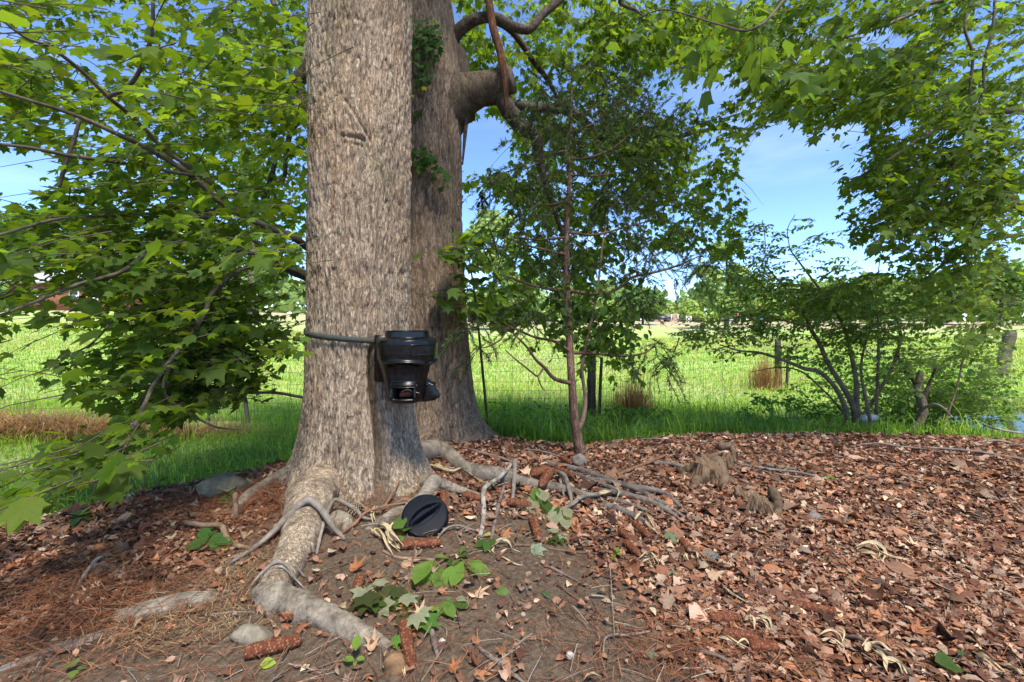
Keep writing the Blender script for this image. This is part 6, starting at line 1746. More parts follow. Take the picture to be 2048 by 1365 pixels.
GREY = dict(hi=(.26, .22, .18), lo=(.11, .088, .07)); MAUVE = dict(hi=(.21, .16, .14), lo=(.11, .08, .07)); BROWN = dict(hi=(.20, .125, .08), lo=(.08, .048, .03)); LICH = dict(hi=(.42, .40, .34), lo=(.12, .09, .06)); RUSTY = dict(hi=(.28, .15, .085), lo=(.12, .06, .035))
stick('long smooth grey bough arching over the front root', [(450, 1136), (513, 1104, .02), (551, 1084, .05), (580, 1070, .10), (615, 1063, .15), (641, 1067, .12), (665, 1076, .05), (690, 1082)], [3, 5, 6, 7, 8, 7, 6, 3], **GREY, extra=[([(402, 1144), (455, 1122), (513, 1099), (550, 1082, .04)], [1, 2.5, 3, 2])])
stick('bent twig standing against the right side of the front root', [(633, 1112), (645, 1076, .05), (655, 1052, .07), (670, 1031, .08), (698, 1035, .06), (715, 1040, .04), (728, 1046, .02), (762, 1042)], [3, 3.5, 4, 4, 4, 4, 3, 2], **GREY)
stick('brown twig rising from the front root toward the lid', [(683, 1071), (710, 1057, .02), (732, 1042, .04), (770, 1032, .05), (811, 1025, .05)], [2.5, 3, 2.5, 2.5, 1.5], **RUSTY)
stick('pointed twig leaning between the trunk and the lid', [(764, 1030, .02), (782, 1008, .04), (799, 988, .08)], [2, 2.5, 2], **RUSTY, extra=[([(764, 1030, .02), (790, 1022, .04), (810, 1018, .05), (828, 1024, .03)], [2, 1.6, 1.4, 1])])
stick('mossy lichen-spotted stick bent like an elbow below the thick root', [(1022, 952, .06), (1013, 968, .07), (995, 980, .05), (976, 990, .04), (967, 1000, .03), (967, 1040), (960, 1078)], [3, 4, 4, 4.5, 5, 5, 4.5], **LICH)
stick('straight mauve stick right of the mossy bent stick', [(1008, 988, .03), (995, 1022), (982, 1086)], [3, 4, 3.5], **MAUVE)
stick('stubby grey stick leaning on the thick root', [(1030, 953, .09), (1028, 980, .03), (1025, 1006)], [5, 4.5, 3.5], **GREY)
stick('curved grey stick bowed down from the thick root, the thicker of two', [(1116, 962, .04), (1130, 976, .05), (1138, 994, .02), (1144, 1012)], [4, 5, 4.5, 3], **GREY)
stick('slim short stick left of the curved grey stick', [(1120, 974, .03), (1129, 1003)], [3, 2], **GREY)
stick('wavy surface root with a cream husk at its right end', [(1108, 1030), (1141, 1023, .02), (1167, 1010, .03), (1200, 1006, .03)], [3, 4, 4.5, 4.5], **GREY)
stick('long thin brown twig crossing the top of the bare patch', [(898, 1120), (930, 1108), (966, 1099), (1015, 1094), (1065, 1094), (1131, 1104), (1190, 1110), (1242, 1114)], [2, 2.5, 2.5, 2.5, 2.5, 2.2, 2, 1], **BROWN)
stick('grey forked driftwood-like stick at the bottom middle', [(955, 1297), (975, 1315), (1000, 1330), (1042, 1344)], [2.5, 5, 5, 2.5], **GREY, extra=[([(985, 1322), (1015, 1345), (1050, 1372), (1085, 1400)], [3, 4, 3, 2])])
stick('thin straight twig on the upper bare patch', [(1101, 1138), (1130, 1152), (1162, 1168)], [3, 2.5, 1.5], **MAUVE)
stick('long curving thread of root across the bare patch', [(1116, 1172), (1140, 1190), (1164, 1206), (1195, 1228), (1228, 1246)], [1.5, 1.8, 1.8, 1.6, 1], **BROWN)
stick('crooked grey twig low on the bare patch', [(1206, 1312), (1210, 1286, .01), (1230, 1280, .015), (1256, 1279, .01), (1302, 1265)], [2, 2.5, 2.5, 2.5, 1.5], **GREY)
stick('lichen-grey stick slanting across the dark litter at left', [(147, 1197), (170, 1168, .02), (196, 1140, .03), (232, 1118)], [2.5, 3.5, 3.5, 2], **LICH)
stick('crooked bark-patched stick left of the grey bough', [(372, 1062, .02), (410, 1072, .03), (441, 1073, .03), (455, 1092, .02), (475, 1096), (503, 1099)], [5, 5, 5.5, 5.5, 5, 3], hi=(.26, .18, .11), lo=(.10, .065, .04))
stick('stubby grey twig right of the upright-pointing cob', [(863, 1266), (869, 1292), (876, 1318)], [5, 6.5, 3], **MAUVE)
stick('pale chunky twig below the husk by the lid', [(766, 1105), (796, 1119), (830, 1120), (870, 1123)], [3, 3, 3.5, 2.5], hi=(.30, .20, .14), lo=(.15, .09, .06))
stick('bent twig behind the bright green sprig', [(848, 1150), (890, 1124, .01), (920, 1112, .01), (955, 1100)], [2.5, 2.5, 2, 1.2], **BROWN)
stick('looping thin root to the right of the lid', [(868, 1090), (880, 1076, .01), (894, 1066, .02), (918, 1061, .02), (948, 1063), (970, 1066)], [1.6, 2.2, 2.2, 2.2, 2, 1.5], **GREY)
stick('twig poking up left of the bright green sprig', [(814, 1184), (822, 1150, .02), (831, 1108, .04)], [1.5, 1.8, 1.4], **BROWN)
stick('dark fallen branch running out of the bottom right', [(1672, 1282), (1713, 1298, .02), (1753, 1318, .02), (1790, 1340, .02), (1830, 1368)], [2.5, 3.5, 4, 4, 3.5], hi=(.16, .11, .08), lo=(.06, .04, .03))
stick('half-hidden branch below the three cobs', [(1360, 1300), (1400, 1316, .01), (1451, 1337, .01), (1490, 1364)], [2, 3.5, 3.5, 3], hi=(.19, .15, .12), lo=(.09, .065, .05))
stick('rusty barked branch left of the larger stump', [(1232, 958), (1262, 948, .01), (1302, 934, .02), (1332, 920, .02)], [3, 3.5, 3.5, 2], **RUSTY)
stick('grey exposed root joining the larger stump', [(1308, 934), (1345, 938, .01), (1378, 947)], [4, 4.5, 5], **GREY)
stick('thin root trailing right from the larger stump', [(1462, 938), (1495, 949), (1526, 959), (1560, 970), (1590, 984)], [3, 3, 3, 2.5, 1], **MAUVE)
stick('pale splinter among leaves at right', [(1752, 990), (1780, 1003, .01), (1812, 1012)], [1, 2, 1.5], hi=(.42, .36, .28), lo=(.2, .16, .12))
stick('dark branch cut by the right edge of the picture', [(1985, 985), (2010, 1006, .01), (2048, 1040)], [2, 3, 2.5], **BROWN)
stick('longest weathered pole on the far leaf ridge at right', [(1845, 900), (1900, 906, .01), (1960, 912, .01), (2050, 925)], [2, 2.5, 2.5, 2], **GREY, name='pole')
stick('weathered branch in front of the crooked little trunk on the ridge', [(1700, 898), (1750, 896, .02), (1800, 900, .01), (1860, 903)], [1.5, 2, 2, 1], **GREY)
stick('thin weathered branch at the far right of the ridge', [(1940, 892), (1990, 890, .02), (2048, 896)], [1.5, 2, 1.5], **GREY)
stick('fallen twig on the ridge left of the larger stump', [(1255, 885), (1310, 884, .01), (1375, 887)], [1, 1.5, 1], **GREY)
stick('bundle-like roots fanning right behind the larger stump', [(1470, 932), (1530, 945, .005), (1600, 953, .005), (1690, 974)], [2, 3, 2.5, 1], **GREY, extra=[([(1490, 928), (1560, 940), (1650, 950)], [2, 2.5, 1]), ([(1500, 942), (1580, 958), (1640, 962)], [1.5, 2, 1])])
stick('twig lying along the foot of the dark trunk', [(925, 900), (965, 912), (1010, 925), (1040, 940)], [2, 3, 3, 1.5], **MAUVE)
stick('slender branch between the dark trunk and the cedar', [(1050, 905, .01), (1090, 914, .02), (1130, 925, .01), (1150, 932)], [1.5, 2, 2, 1], **MAUVE)
stick('root loop wrapped over the knee of the front root', [(496, 1184), (520, 1172, .04), (551, 1163, .08), (575, 1168, .07), (600, 1184, .02), (620, 1192)], [2, 3.5, 4, 3, 2, 1], **GREY, extra=[([(530, 1176, .04), (560, 1172, .08), (590, 1182, .05), (622, 1194)], [1.5, 2, 2, 1]), ([(548, 1150, .06), (575, 1150, .07), (610, 1160, .01)], [1.5, 2, 1])])
stick('dead branch lying across the creek bank below the crooked trunk', [(1830, 866, .3), (1870, 872, .3), (1905, 880, .2)], [3, 2.5, 1.5], hi=(.34, .29, .22), lo=(.18, .14, .1))
stick('sun-bleached limb reaching over the creek at right', [(1940, 868, .25), (1980, 878, .1), (2048, 882, .05)], [1.5, 2, 2], hi=(.32, .28, .22), lo=(.16, .13, .1))
stick('short snag of wood on the dark litter beside the left root', [(470, 1030, .1), (473, 1046)], [5, 5], **BROWN)
stick('thin dry reed right of the grey stubby twig', [(842, 1365), (866, 1330), (888, 1298, .01), (893, 1268, .015), (878, 1250)], [1.2, 1.5, 1.4, 1.2, .8], hi=(.30, .24, .16), lo=(.16, .12, .08))

# flat slab of bark
def slab(label, a, b, wpx, name, mat, col, cat, th=.012):
    A, B = G(*a), G(*b); d_ = unit(B - A); L_ = np.linalg.norm(B - A); s_ = unit(np.cross(d_, [0, 0, 1.0])); w_ = wpx * A[1] / F
    n_ = 12; rows_ = []
    for i in range(n_):
        t_ = i / (n_ - 1); c_ = A + d_ * L_ * t_ + np.array([0, 0, .012]); ww = w_ * (.35 + .65 * math.sin(math.pi * min(t_ * .9 + .15, 1))) * (1 + .25 * rng.normal(0, .4))
        rows_ += [c_ - s_ * ww * .5, c_ + np.array([0, 0, th]), c_ + s_ * ww * .5, c_ - np.array([0, 0, th * .6])]
    V_ = np.array(rows_)
    return obj(name, V_, [grid_faces(n_, 4, True), np.array([[3, 2, 1, 0], [n_ * 4 - 4, n_ * 4 - 3, n_ * 4 - 2, n_ * 4 - 1]])], mat, origin=A, cols=np.broadcast_to(np.array(col), V_.shape) * np.exp(rng.normal(0, .15, (len(V_), 1))), smooth=False, label=label, cat=cat)
slab('flat tan bark chip lying right of the smaller stump', (1558, 992), (1642, 1024), 16, 'bark_chip', M_wood, (.30, .18, .11), 'bark chip')
# flat root/stone surfaces
def stone(label, px_, py_, wpx, hpx, col, seed, name='stone', cat='stone', rz=0, dep=.8, sink=.3, n_=24, rough=.25):
    c_ = G(px_, py_); a_ = wpx / 2 * c_[1] / F; h_ = hpx * c_[1] / F
    th, ph = np.meshgrid(np.linspace(0, 2 * np.pi, n_, endpoint=False), np.linspace(-np.pi / 2, np.pi / 2, n_ // 2), indexing='xy')
    d_ = np.stack([np.cos(ph) * np.cos(th), np.cos(ph) * np.sin(th), np.sin(ph)], -1).reshape(-1, 3)
    q_ = d_ * (1 + rough * fbm(d_ * 1.6 + seed, 3, seed))[:, None]
    q_ = q_ * np.array([a_, a_ * dep, h_ * .6])
    ca, sa = math.cos(rz), math.sin(rz)
    q_ = q_ @ np.array([[ca, sa, 0], [-sa, ca, 0], [0, 0, 1]])
    V_ = c_ + q_ + np.array([0, 0, h_ * .6 * (1 - 2 * sink)])
    t_ = np.clip(.5 + .9 * fbm(V_ * 26, 4, seed), 0, 1)[:, None]
    return obj(name, V_, grid_faces(n_ // 2, n_, True), M_stone, origin=c_, cols=np.array(col) * (.6 + .7 * t_), label=label, cat=cat)
stone('flat grey half-buried stone in the dry grass at lower left', 335, 1215, 175, 26, (.20, .175, .14), 3, rz=.42, dep=.34, sink=.38)
stone('mottled oval stone between the bent root and the lower left cob', 505, 1282, 88, 34, (.19, .16, .12), 5, rz=-.25, dep=.5)
stone('lumpy mossy grey rock at the left foot of the big tree', 447, 990, 100, 46, (.17, .15, .105), 7, rz=.2, dep=.6, sink=.25)
stone('smooth brown stone by the upright-pointing cob', 788, 1342, 46, 44, (.21, .12, .06), 9, dep=.65, sink=.35, rough=.45)
stone('little round pale nut on the bare patch near the bottom', 1140, 1320, 17, 14, (.36, .31, .25), 11, name='nut', cat='nut', sink=.05, n_=16, rough=.08)
stone('pale cream pebble right of the grey stubby twig', 884, 1292, 13, 12, (.55, .48, .38), 12, name='pebble', cat='pebble', sink=.1, n_=14, rough=.1)
stone('tan pebble on the bare patch below the bright green sprig', 1046, 1232, 11, 7, (.42, .30, .22), 13, name='pebble', cat='pebble', n_=14)
stone('flat grey stone half-hidden near the bottom left corner', 118, 1300, 210, 10, (.24, .21, .18), 15, rz=.75, dep=.16, sink=.42)
stone('cream seed lying right of the bare patch rim', 1376, 1265, 12, 5, (.55, .47, .36), 16, name='seed', cat='seed', n_=12)
stone('gnarled grey wood lump left of the stumps, by the cedar foot', 1160, 934, 30, 22, (.20, .17, .135), 17, name='wood_lump', cat='wood lump', sink=.1, rough=.5)
stone('tuft-shaped grey wood knot in the leaves right of the smaller stump', 1628, 1040, 28, 16, (.22, .18, .15), 18, name='wood_knot', cat='wood knot', sink=.2, rough=.6)
bt = at(1722, 843, 6.1)
V_, f_ = tube([bt, bt + np.array([.05, 0, .03]), bt + np.array([.17, 0, .05]), bt + np.array([.2, 0, .06]), bt + np.array([.225, 0, .065])], [.03, .055, .052, .022, .02], 12, 24, .05, 3)
obj('plastic_jug', V_, f_, plain('pale_plastic', (.30, .34, .38), rough=.35, spec=.5, var=.1), origin=bt, label='pale plastic jug littered among the shrub stems', cat='litter')

# stumps
def stump(label, px_, py_, wpx, hpx, tilt, seed, roots_=(), cut=.0, squash=.7):
    c_ = G(px_, py_); a_ = wpx / 2 * c_[1] / F; h_ = hpx * c_[1] / F
    e_ = empty('tree_stump', c_, label, 'stump')
    ns, nl = 90, 34
    th = np.linspace(0, 2 * np.pi, ns, endpoint=False); t_ = np.linspace(-.25, 1, nl)
    Tt, A = np.meshgrid(t_, th, indexing='ij')
    r_ = a_ * (np.interp(Tt, [-.25, 0, .3, .7, 1], [1.4, 1.2, .9, .74, .6]))
    P0 = np.stack([np.cos(A), np.sin(A), Tt], -1).reshape(-1, 3)
    rid = fbm(P0 * np.array([1.5, 1.5, .9]) + seed, 3, seed).reshape(Tt.shape)
    fib = fbm(P0 * np.array([11, 11, 1.0]) + seed, 3, seed + 2).reshape(Tt.shape)
    r_ = r_ * (1 + .6 * rid + .20 * fib)
    top = h_ * (1 + .30 * np.cos(A - R(tilt)) * np.clip(Tt, 0, 1) + .16 * fbm(np.stack([np.cos(A) * 1.6, np.sin(A) * 1.6, A * 0], -1).reshape(-1, 3), 3, seed + 4).reshape(A.shape))
    top = top * (1 + .10 * np.clip(Tt, 0, 1) ** 3 * fib)
    zz = np.where(Tt < 0, Tt * h_, Tt * top)
    V_ = np.stack([c_[0] + r_ * np.cos(A), c_[1] + r_ * np.sin(A) * squash, c_[2] + zz], -1).reshape(-1, 3)
    t2 = np.clip(.5 + 1.6 * fib.ravel() + .3 * rid.ravel(), 0, 1)[:, None]
    C_ = np.array([.040, .024, .014]) * (1 - t2) + np.array([.20, .128, .078]) * t2
    obj('wood_body', V_, grid_faces(nl, ns, True), M_wood, e_, cols=C_)
    rim = V_[-ns:]; cen_ = rim.mean(0) - np.array([0, 0, h_ * .12])
    rings_ = [rim * k + cen_ * (1 - k) + np.array([0, 0, h_ * .05]) * rng.normal(0, .6, (ns, 1)) for k in (1, .7, .4)]
    rings_[0] = rim
    Vc = np.vstack([*rings_, cen_])
    fq_ = grid_faces(3, ns, True); j_ = np.arange(ns)
    obj('cut_top', Vc, [fq_, np.stack([2 * ns + j_, 2 * ns + (j_ + 1) % ns, np.full(ns, 3 * ns)], 1)], M_wood, e_, cols=np.array([.15, .098, .06]) * np.exp(.6 * fbm(Vc * 60, 3, seed))[:, None])
    for i, (p_, rp_) in enumerate(roots_):
        P_ = gpath(p_); rr_ = px_r(P_, rp_)
        bark_tube(e_, 'root', P_, rr_, M_wood, (.19, .125, .08), (.06, .04, .026), 10, 24, .3, seed + 9 + i)
    return e_
stump('larger rotting stump with a slanted split top, standing in the leaf litter', 1416, 962, 76, 36, 130, 21, [([(1425, 945, .08), (1438, 955, .06), (1448, 968, .02), (1440, 982)], [16, 14, 11, 6]), ([(1395, 950, .05), (1378, 948, .01), (1350, 944)], [13, 10, 4]), ([(1405, 958, .03), (1392, 972, .01), (1384, 982)], [13, 9, 4]), ([(1440, 925, .12), (1462, 920, .1), (1470, 935, .03)], [8, 6, 3])])
stump('dark splintered half of the larger stump, right behind it', 1452, 940, 32, 26, 40, 25, [([(1455, 940, .02), (1475, 948)], [6, 3])])
stump('smaller crumbling stump leaning right in the leaf litter', 1524, 1026, 64, 28, 150, 27, [([(1545, 1005, .06), (1556, 1025, .03), (1552, 1044)], [10, 10, 6])])
stump('low frayed stump remnant left of the smaller stump', 1480, 1000, 30, 18, 90, 29)

# ---- feeder lid
lc0 = G(850, 1056)
lid_n = unit(np.array([.10, -.62, .78])); lid_a = unit(np.array([.62, .42, .36])); lid_a = unit(lid_a - lid_n * (lid_a @ lid_n)); lid_b = np.cross(lid_n, lid_a)
lid = empty('feeder_lid', lc0, 'round black plastic lid with a ridged grip, propped on a root by the trunk', 'lid')
ns, nr_ = 96, 40
rr_ = np.linspace(0, 1, nr_); th = np.linspace(0, 2 * np.pi, ns, endpoint=False)
Rr, A = np.meshgrid(rr_, th, indexing='ij')
LR = .132
u_, v_ = Rr * np.cos(A), Rr * np.sin(A)
lens_w = .34 * np.clip(1 - (u_ / .86) ** 2, 0, 1)
rec = sstep(1.0, .80, np.abs(v_) / np.maximum(lens_w, 1e-3)) * (lens_w > .02)
ridge = np.exp(-(v_ / .07) ** 4) * sstep(.84, .7, np.abs(u_))
hgt = .026 - .010 * Rr ** 2 - .030 * rec * (1 - ridge) + .012 * ridge
hgt = hgt - .02 * sstep(.93, 1.0, Rr)
lc_ = lc0 + np.array([0, 0, .066])
W = lc_ + (u_ * LR)[..., None] * lid_a + (v_ * LR)[..., None] * lid_b + hgt[..., None] * lid_n
sk = [lc_ + LR * (np.cos(th)[:, None] * lid_a + np.sin(th)[:, None] * lid_b) * k + z_ * lid_n for k, z_ in ((1.0, -.005), (1.01, -.03), (.97, -.03), (.965, 0.0), (.5, .003))]
Vl = np.vstack([W.reshape(-1, 3), *sk])
obj('disc', Vl, grid_faces(nr_ + 5, ns, True), M_lid, lid)

# ---- pine cone
pc_ = G(710, 1032) + np.array([0, 0, .035])
pcn = empty('pine_cone', pc_, 'open brown pine cone lying against the base of the big trunk', 'pine cone')
axc = unit(np.array([.85, -.35, .15])); s1 = unit(np.cross(axc, [0, 0, 1.0])); s2 = np.cross(s1, axc)
V_, f_ = tube([pc_ - axc * .045, pc_, pc_ + axc * .045], [.012, .018, .006], 10, 12); obj('core', V_, f_, M_twig, pcn, cols=(.07, .04, .025))
tV = np.array([[-.25, 0, 0], [.25, 0, 0], [.5, .7, .05], [0, 1.0, .22], [-.5, .7, .05], [0, .6, -.15]]); tF = np.array([[0, 1, 5], [1, 2, 5], [2, 3, 5], [3, 4, 5], [4, 0, 5], [0, 4, 1], [4, 2, 1], [4, 3, 2]])
me_s = []
for i in range(72):
    t_ = i / 71; a_ = i * 2.39996
    rd = s1 * math.cos(a_) + s2 * math.sin(a_)
    pr = math.sin(math.pi * min(.12 + t_ * .86, 1)) ** .7
    p_ = pc_ + axc * (-.045 + .09 * t_) + rd * .008
    fr_m = frames(rd + axc * (.2 + .5 * t_), axc)
    sz_ = .034 * pr + .006
    v_s = np.einsum('ij,kj->ki', fr_m, tV * sz_ * np.array([.62, 1, 1])) + p_
    tip = np.array([.40, .30, .20]); dk = np.array([.09, .05, .03])
    cs_ = np.array([dk, dk, tip, tip * 1.1, tip, dk])
    obj('scale', v_s, tF, M_twig, pcn, cols=cs_, smooth=False)

# ================================================================== GREEN SPRIGS, SEEDLINGS, SINGLE LEAVES
def sprig(label, leaves, tm, stems=(), name='leaf_sprig', cat='sprig', stemcol=(.16, .2, .06)):
    """leaves: (px_base, py_base, px_tip, py_tip, colour, lift)"""
    b0 = G(leaves[0][0], leaves[0][1])
    e_ = empty(name, b0, label, cat)
    for i, (x0, y0, x1, y1, col, lf) in enumerate(leaves):
        A, B = G(x0, y0), G(x1, y1)
        A[2] += lf * .7 + .008 + on_litter(A); B[2] += lf + on_litter(B)
        L_ = np.linalg.norm(B - A)
        tV, tF = tm[i % len(tm)]
        Rm_ = frames(B - A, np.array([rng.normal(0, .25), -.25 + rng.normal(0, .2), 1.0]))
        V_ = np.einsum('ij,kj->ki', Rm_, tV * np.array([L_ * 1.0, L_, L_ * .8])) + A
        obj('leaf', V_, tF, M_leaf, e_, cols=np.broadcast_to(np.array(col), V_.shape))
    for s_ in stems:
        P_ = gpath([(p[0], p[1], .012) for p in s_[0]])
        V_, f_ = tube(P_, s_[1] * P_[:, 1].mean() / F, 5, len(P_) * 5); obj('stem', V_, f_, M_leaf, e_, cols=stemcol)
    return e_
LG, LG2, DG, PG, SG = (.16, .27, .05), (.13, .22, .045), (.065, .115, .025), (.32, .335, .225), (.07, .085, .03)
EL = [oval(.21, 6, .25, .35, wmax=.66), oval(.19, 6, -.05, .5, wmax=.64), oval(.23, 6, .4, .2, wmax=.68)]
sprig('bright green sprig of rounded leaves fallen on bare soil below the lid', [
    (868, 1132, 818, 1166, LG, .03), (868, 1134, 830, 1188, LG, .03), (872, 1140, 852, 1180, LG2, .02), (878, 1138, 878, 1180, LG2, .02), (900, 1128, 868, 1122, LG, .02), (925, 1138, 888, 1172, LG, .04), (928, 1138, 905, 1180, LG, .04), (925, 1135, 906, 1152, LG2, .05),
    (934, 1138, 975, 1156, LG, .03), (934, 1136, 970, 1140, LG2, .03), (932, 1140, 956, 1165, LG2, .02), (915, 1122, 940, 1118, DG, .03), (920, 1128, 930, 1108, LG2, .05), (900, 1126, 900, 1142, DG, .02)], EL, [([(868, 1134), (885, 1126), (900, 1120)], 1.6), ([(934, 1138), (925, 1126), (915, 1118)], 1.6)])
sprig('wilted maple leaves with silvery undersides on the end of the bent root', [
    (740, 1200, 700, 1215, DG, .02), (752, 1196, 770, 1178, PG, .06), (742, 1205, 720, 1245, SG, .03), (760, 1200, 800, 1196, SG, .03), (768, 1205, 790, 1225, SG, .02), (730, 1200, 706, 1222, PG, .05), (760, 1215, 775, 1240, PG, .02), (780, 1202, 820, 1198, SG, .04), (748, 1215, 752, 1240, DG, .03), (800, 1212, 836, 1222, PG, .04), (790, 1200, 812, 1238, DG, .02), (725, 1210, 742, 1238, SG, .05), (738, 1196, 742, 1180, PG, .03)], MAPLE, [([(730, 1205), (760, 1200), (800, 1205)], 1.5)])
sprig('green maple leaves lying round the top of the upright-pointing cob', [(826, 1252, 790, 1262, DG, .03), (832, 1250, 850, 1236, (.08, .17, .03), .02), (840, 1255, 880, 1268, (.08, .18, .035), .03), (838, 1248, 858, 1264, PG, .06), (830, 1252, 834, 1284, PG, .06), (850, 1258, 872, 1246, DG, .02)], MAPLE, [([(815, 1256), (845, 1252)], 1.5)])
sprig('small green weed with curled leaves right of the wilted maple leaves', [(890, 1222, 908, 1246, LG2, .03), (880, 1220, 894, 1240, LG2, .02), (905, 1218, 940, 1220, DG, .02), (912, 1216, 938, 1208, PG, .03), (892, 1216, 905, 1206, LG2, .02), (868, 1226, 878, 1238, LG, .03)], [OVAL[0], MAPLE_S[0]], [([(868, 1224), (895, 1217), (925, 1214)], 1.2)])
sprig('grey-green wilted sprig draped between two cobs', [(1074, 1000, 1062, 1030, PG, .05), (1078, 998, 1090, 1028, PG, .06), (1080, 1000, 1075, 1040, PG, .03), (1072, 998, 1070, 1018, LG2, .07), (1084, 1008, 1094, 1036, DG, .03), (1072, 1008, 1058, 1034, DG, .03), (1080, 1012, 1086, 1042, PG, .02)], EL, [([(1078, 990), (1076, 1020)], 1.3)])
sprig('drooping grey-green leaf cluster at the left end of the wavy root', [(1122, 1030, 1104, 1056, PG, .04), (1126, 1030, 1144, 1056, PG, .05), (1124, 1032, 1122, 1068, DG, .03), (1118, 1028, 1110, 1042, DG, .05), (1130, 1034, 1134, 1070, PG, .02), (1112, 1026, 1098, 1036, PG, .04)], EL, [([(1110, 1026), (1132, 1034)], 1.3)])
sprig('grey-green scattered leaf cluster on dark soil right of the hanging cob', [(1112, 1080, 1092, 1092, DG, .02), (1116, 1080, 1128, 1096, DG, .02), (1110, 1078, 1104, 1066, PG, .03), (1120, 1078, 1134, 1090, PG, .03), (1106, 1082, 1112, 1098, SG, .02)], MAPLE_S, [([(1098, 1086), (1124, 1076)], 1.2)])
sprig('green leaf trio above the stringy torn husk', [(972, 1094, 950, 1104, DG, .03), (974, 1094, 972, 1112, (.07, .16, .03), .03), (976, 1092, 994, 1100, DG, .03)], [OVAL[0]])
sprig('green leaves clasped between husk and lid', [(806, 1076, 790, 1056, LG2, .06), (808, 1078, 816, 1060, DG, .04), (798, 1082, 806, 1088, LG2, .02)], [ROUND[0]])
sprig('tiny bright green seedling at the bottom, right of the lower left cob', [(711, 1333, 716, 1306, LG, .06), (709, 1334, 686, 1332, LG, .02), (711, 1334, 708, 1346, LG, .015), (713, 1333, 730, 1330, LG, .02)], [OVAL[2]], name='seedling', cat='seedling')
sprig('dark green strap-leaved plant on the litter left of the bark-patched stick', [(418, 1098, 370, 1116, DG, .03), (418, 1096, 402, 1082, (.06, .15, .03), .03), (420, 1098, 455, 1108, (.06, .15, .03), .03), (420, 1096, 452, 1088, DG, .03), (422, 1094, 430, 1080, DG, .04), (425, 1100, 466, 1098, DG, .02)], [OVAL[0], OVAL[2]], name='seedling', cat='seedling')
sprig('green seedling on the open litter at far left', [(160, 1052, 142, 1066, (.06, .16, .035), .03), (162, 1050, 184, 1040, LG2, .04), (160, 1050, 166, 1032, LG2, .04), (163, 1052, 178, 1054, DG, .03), (158, 1048, 140, 1042, DG, .04)], [OVAL[0]], name='seedling', cat='seedling')
sprig('grey-green seedling in front of the mossy rock', [(455, 1006, 440, 1016, (.06, .15, .035), .03), (457, 1004, 474, 1002, DG, .04), (455, 1004, 462, 986, PG, .05), (452, 1004, 436, 1000, DG, .03), (456, 1008, 452, 1022, DG, .02)], [OVAL[0], ROUND[0]], name='seedling', cat='seedling')
sprig('olive leaf pair cut by the bottom edge at lower left', [(150, 1350, 136, 1338, (.16, .22, .07), .03), (152, 1352, 176, 1346, (.12, .17, .07), .02), (150, 1354, 142, 1368, LG2, .02)], [ROUND[0]], name='seedling', cat='seedling')
sprig('yellow-green weed on the rim of the leaf bed, below the wavy root', [(1232, 1122, 1222, 1128, LG, .02), (1234, 1122, 1244, 1120, LG, .02), (1233, 1120, 1236, 1110, LG, .03)], [OVAL[0]], name='seedling', cat='seedling')
sprig('dark green blade leaves at the bottom right corner', [(1870, 1350, 1910, 1340, DG, .02), (1880, 1356, 1930, 1362, DG, .02), (1918, 1338, 1926, 1330, (.06, .12, .05), .03)], [OVAL[0]], name='seedling', cat='seedling')
def fallen(label, x0, y0, x1, y1, col, tm, lf=.012, name='fallen_leaf', mat=None, group=None, wid=1.0):
    A, B = G(x0, y0), G(x1, y1); A[2] += .008 + on_litter(A); B[2] += lf + on_litter(B)
    L_ = np.linalg.norm(B - A); tV, tF = tm
    V_ = np.einsum('ij,kj->ki', frames(B - A, np.array([rng.normal(0, .2), -.3, 1.0])), tV * np.array([L_ * wid, L_, L_ * .8])) + A
    return obj(name, V_, tF, mat or M_leaf, origin=A, cols=np.broadcast_to(np.array(col), V_.shape) * np.exp(rng.normal(0, .06, (len(V_), 1))), label=label, cat='leaf', group=group)
fallen('yellow-green leaf lying below the lower left cob', 520, 1336, 552, 1332, (.34, .48, .08), ROUND[0])
fallen('bright green leaf left of the upright-pointing cob', 780, 1290, 806, 1298, (.13, .30, .05), MAPLE[0], .03)
fallen('single dull green leaf on the bare patch right of the bright sprig', 990, 1186, 1020, 1188, (.16, .23, .07), ROUND[0])
fallen('blue-green leaf at the rim of the bare patch', 1328, 1158, 1358, 1164, (.17, .30, .17), MAPLE_S[0], .02)
fallen('grey-green leaf under the forked husk scraps', 1330, 1088, 1356, 1086, (.17, .26, .15), MAPLE_S[1], .03)
fallen('small dark green leaf alone on the bare patch', 1084, 1188, 1100, 1200, (.06, .13, .06), OVAL[0])
fallen('pale green torn leaf on the twig above the bare patch', 1060, 1104, 1094, 1106, (.30, .38, .28), MAPLE[0], .02)
fallen('grey-green leaf at the lower right rim of the bare patch', 1290, 1308, 1318, 1318, (.22, .27, .20), MAPLE_S[0])
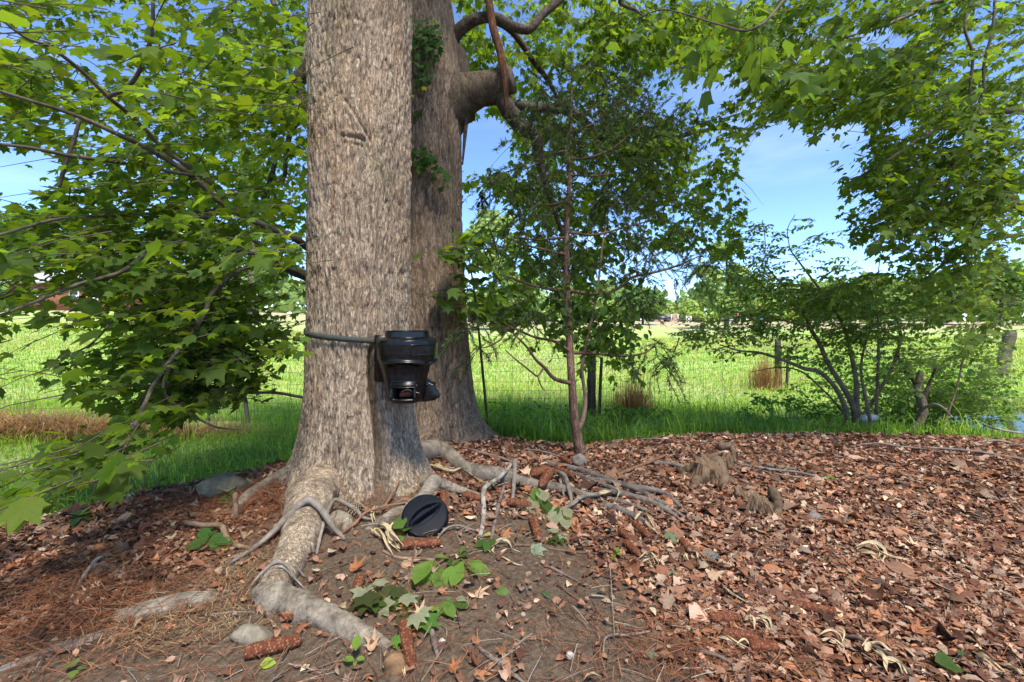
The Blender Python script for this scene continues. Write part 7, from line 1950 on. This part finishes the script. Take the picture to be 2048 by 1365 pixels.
fallen('yellow leaf at the foot of the mossy bent stick', 968, 1072, 980, 1078, (.50, .52, .14), ROUND[0], .03)
fallen('bright green leaf on the far litter right of the stumps', 1648, 962, 1672, 964, (.14, .26, .05), OVAL[0])
fallen('blue-grey leaf lying above the top cob of the three cobs', 1408, 1122, 1442, 1124, (.18, .24, .27), OVAL[0])
BR = [(.33, .15, .07), (.40, .25, .15), (.30, .12, .055), (.42, .28, .18), (.27, .11, .06)]
OAK = [lobed([(0, .74), (48, .55), (100, .42)], .22, .14, .5, -.5, shoulder=.72, sw=7), lobed([(0, .74), (55, .6), (105, .42)], .24, .16, -.5, .7, shoulder=.66, sw=8)]
FL = [('star-shaped orange-brown dead leaf right of the mossy bent stick', 1005, 1078, 1022, 1062, 0, 0), ('tan lobed dead leaf below the cob by the lid', 800, 1136, 838, 1128, 1, 0), ('russet lobed dead leaf left of the tan lobed one', 700, 1148, 735, 1132, 2, 1),
      ('crisp lobed dead leaf on the bare patch, upper right of the green leaf', 950, 1198, 978, 1184, 3, 0), ('large curled papery brown leaf at the tip of the bent root', 742, 1310, 752, 1280, 1, 1), ('pinkish curled dead leaf above the upright-pointing cob', 836, 1242, 848, 1222, 3, 1),
      ('orange dead leaf at the right of the wilted maple leaves', 818, 1204, 836, 1206, 0, 0), ('broad orange-brown dead leaf near the bottom, right of the grey forked stick', 948, 1360, 985, 1340, 0, 0), ('lobed rust dead leaf left of the bottom grey stick', 900, 1352, 925, 1338, 2, 1),
      ('amber dead leaf below the bent root', 560, 1248, 594, 1238, 0, 1), ('crumpled brown dead leaf just under the bent root', 590, 1268, 620, 1262, 4, 0), ('pale folded dead leaf on the left litter', 268, 1138, 292, 1128, 1, 1), ('large ochre dead leaf in the leaf bed near the rim', 1420, 1172, 1450, 1160, 3, 0), ('light brown dead leaf below the blue-grey leaf', 1440, 1145, 1462, 1160, 1, 1)]
for (lb, x0, y0, x1, y1, ci, k) in FL:
    fallen(lb, x0, y0, x1, y1, BR[ci], OAK[k], .035, 'dead_leaf', M_dead)
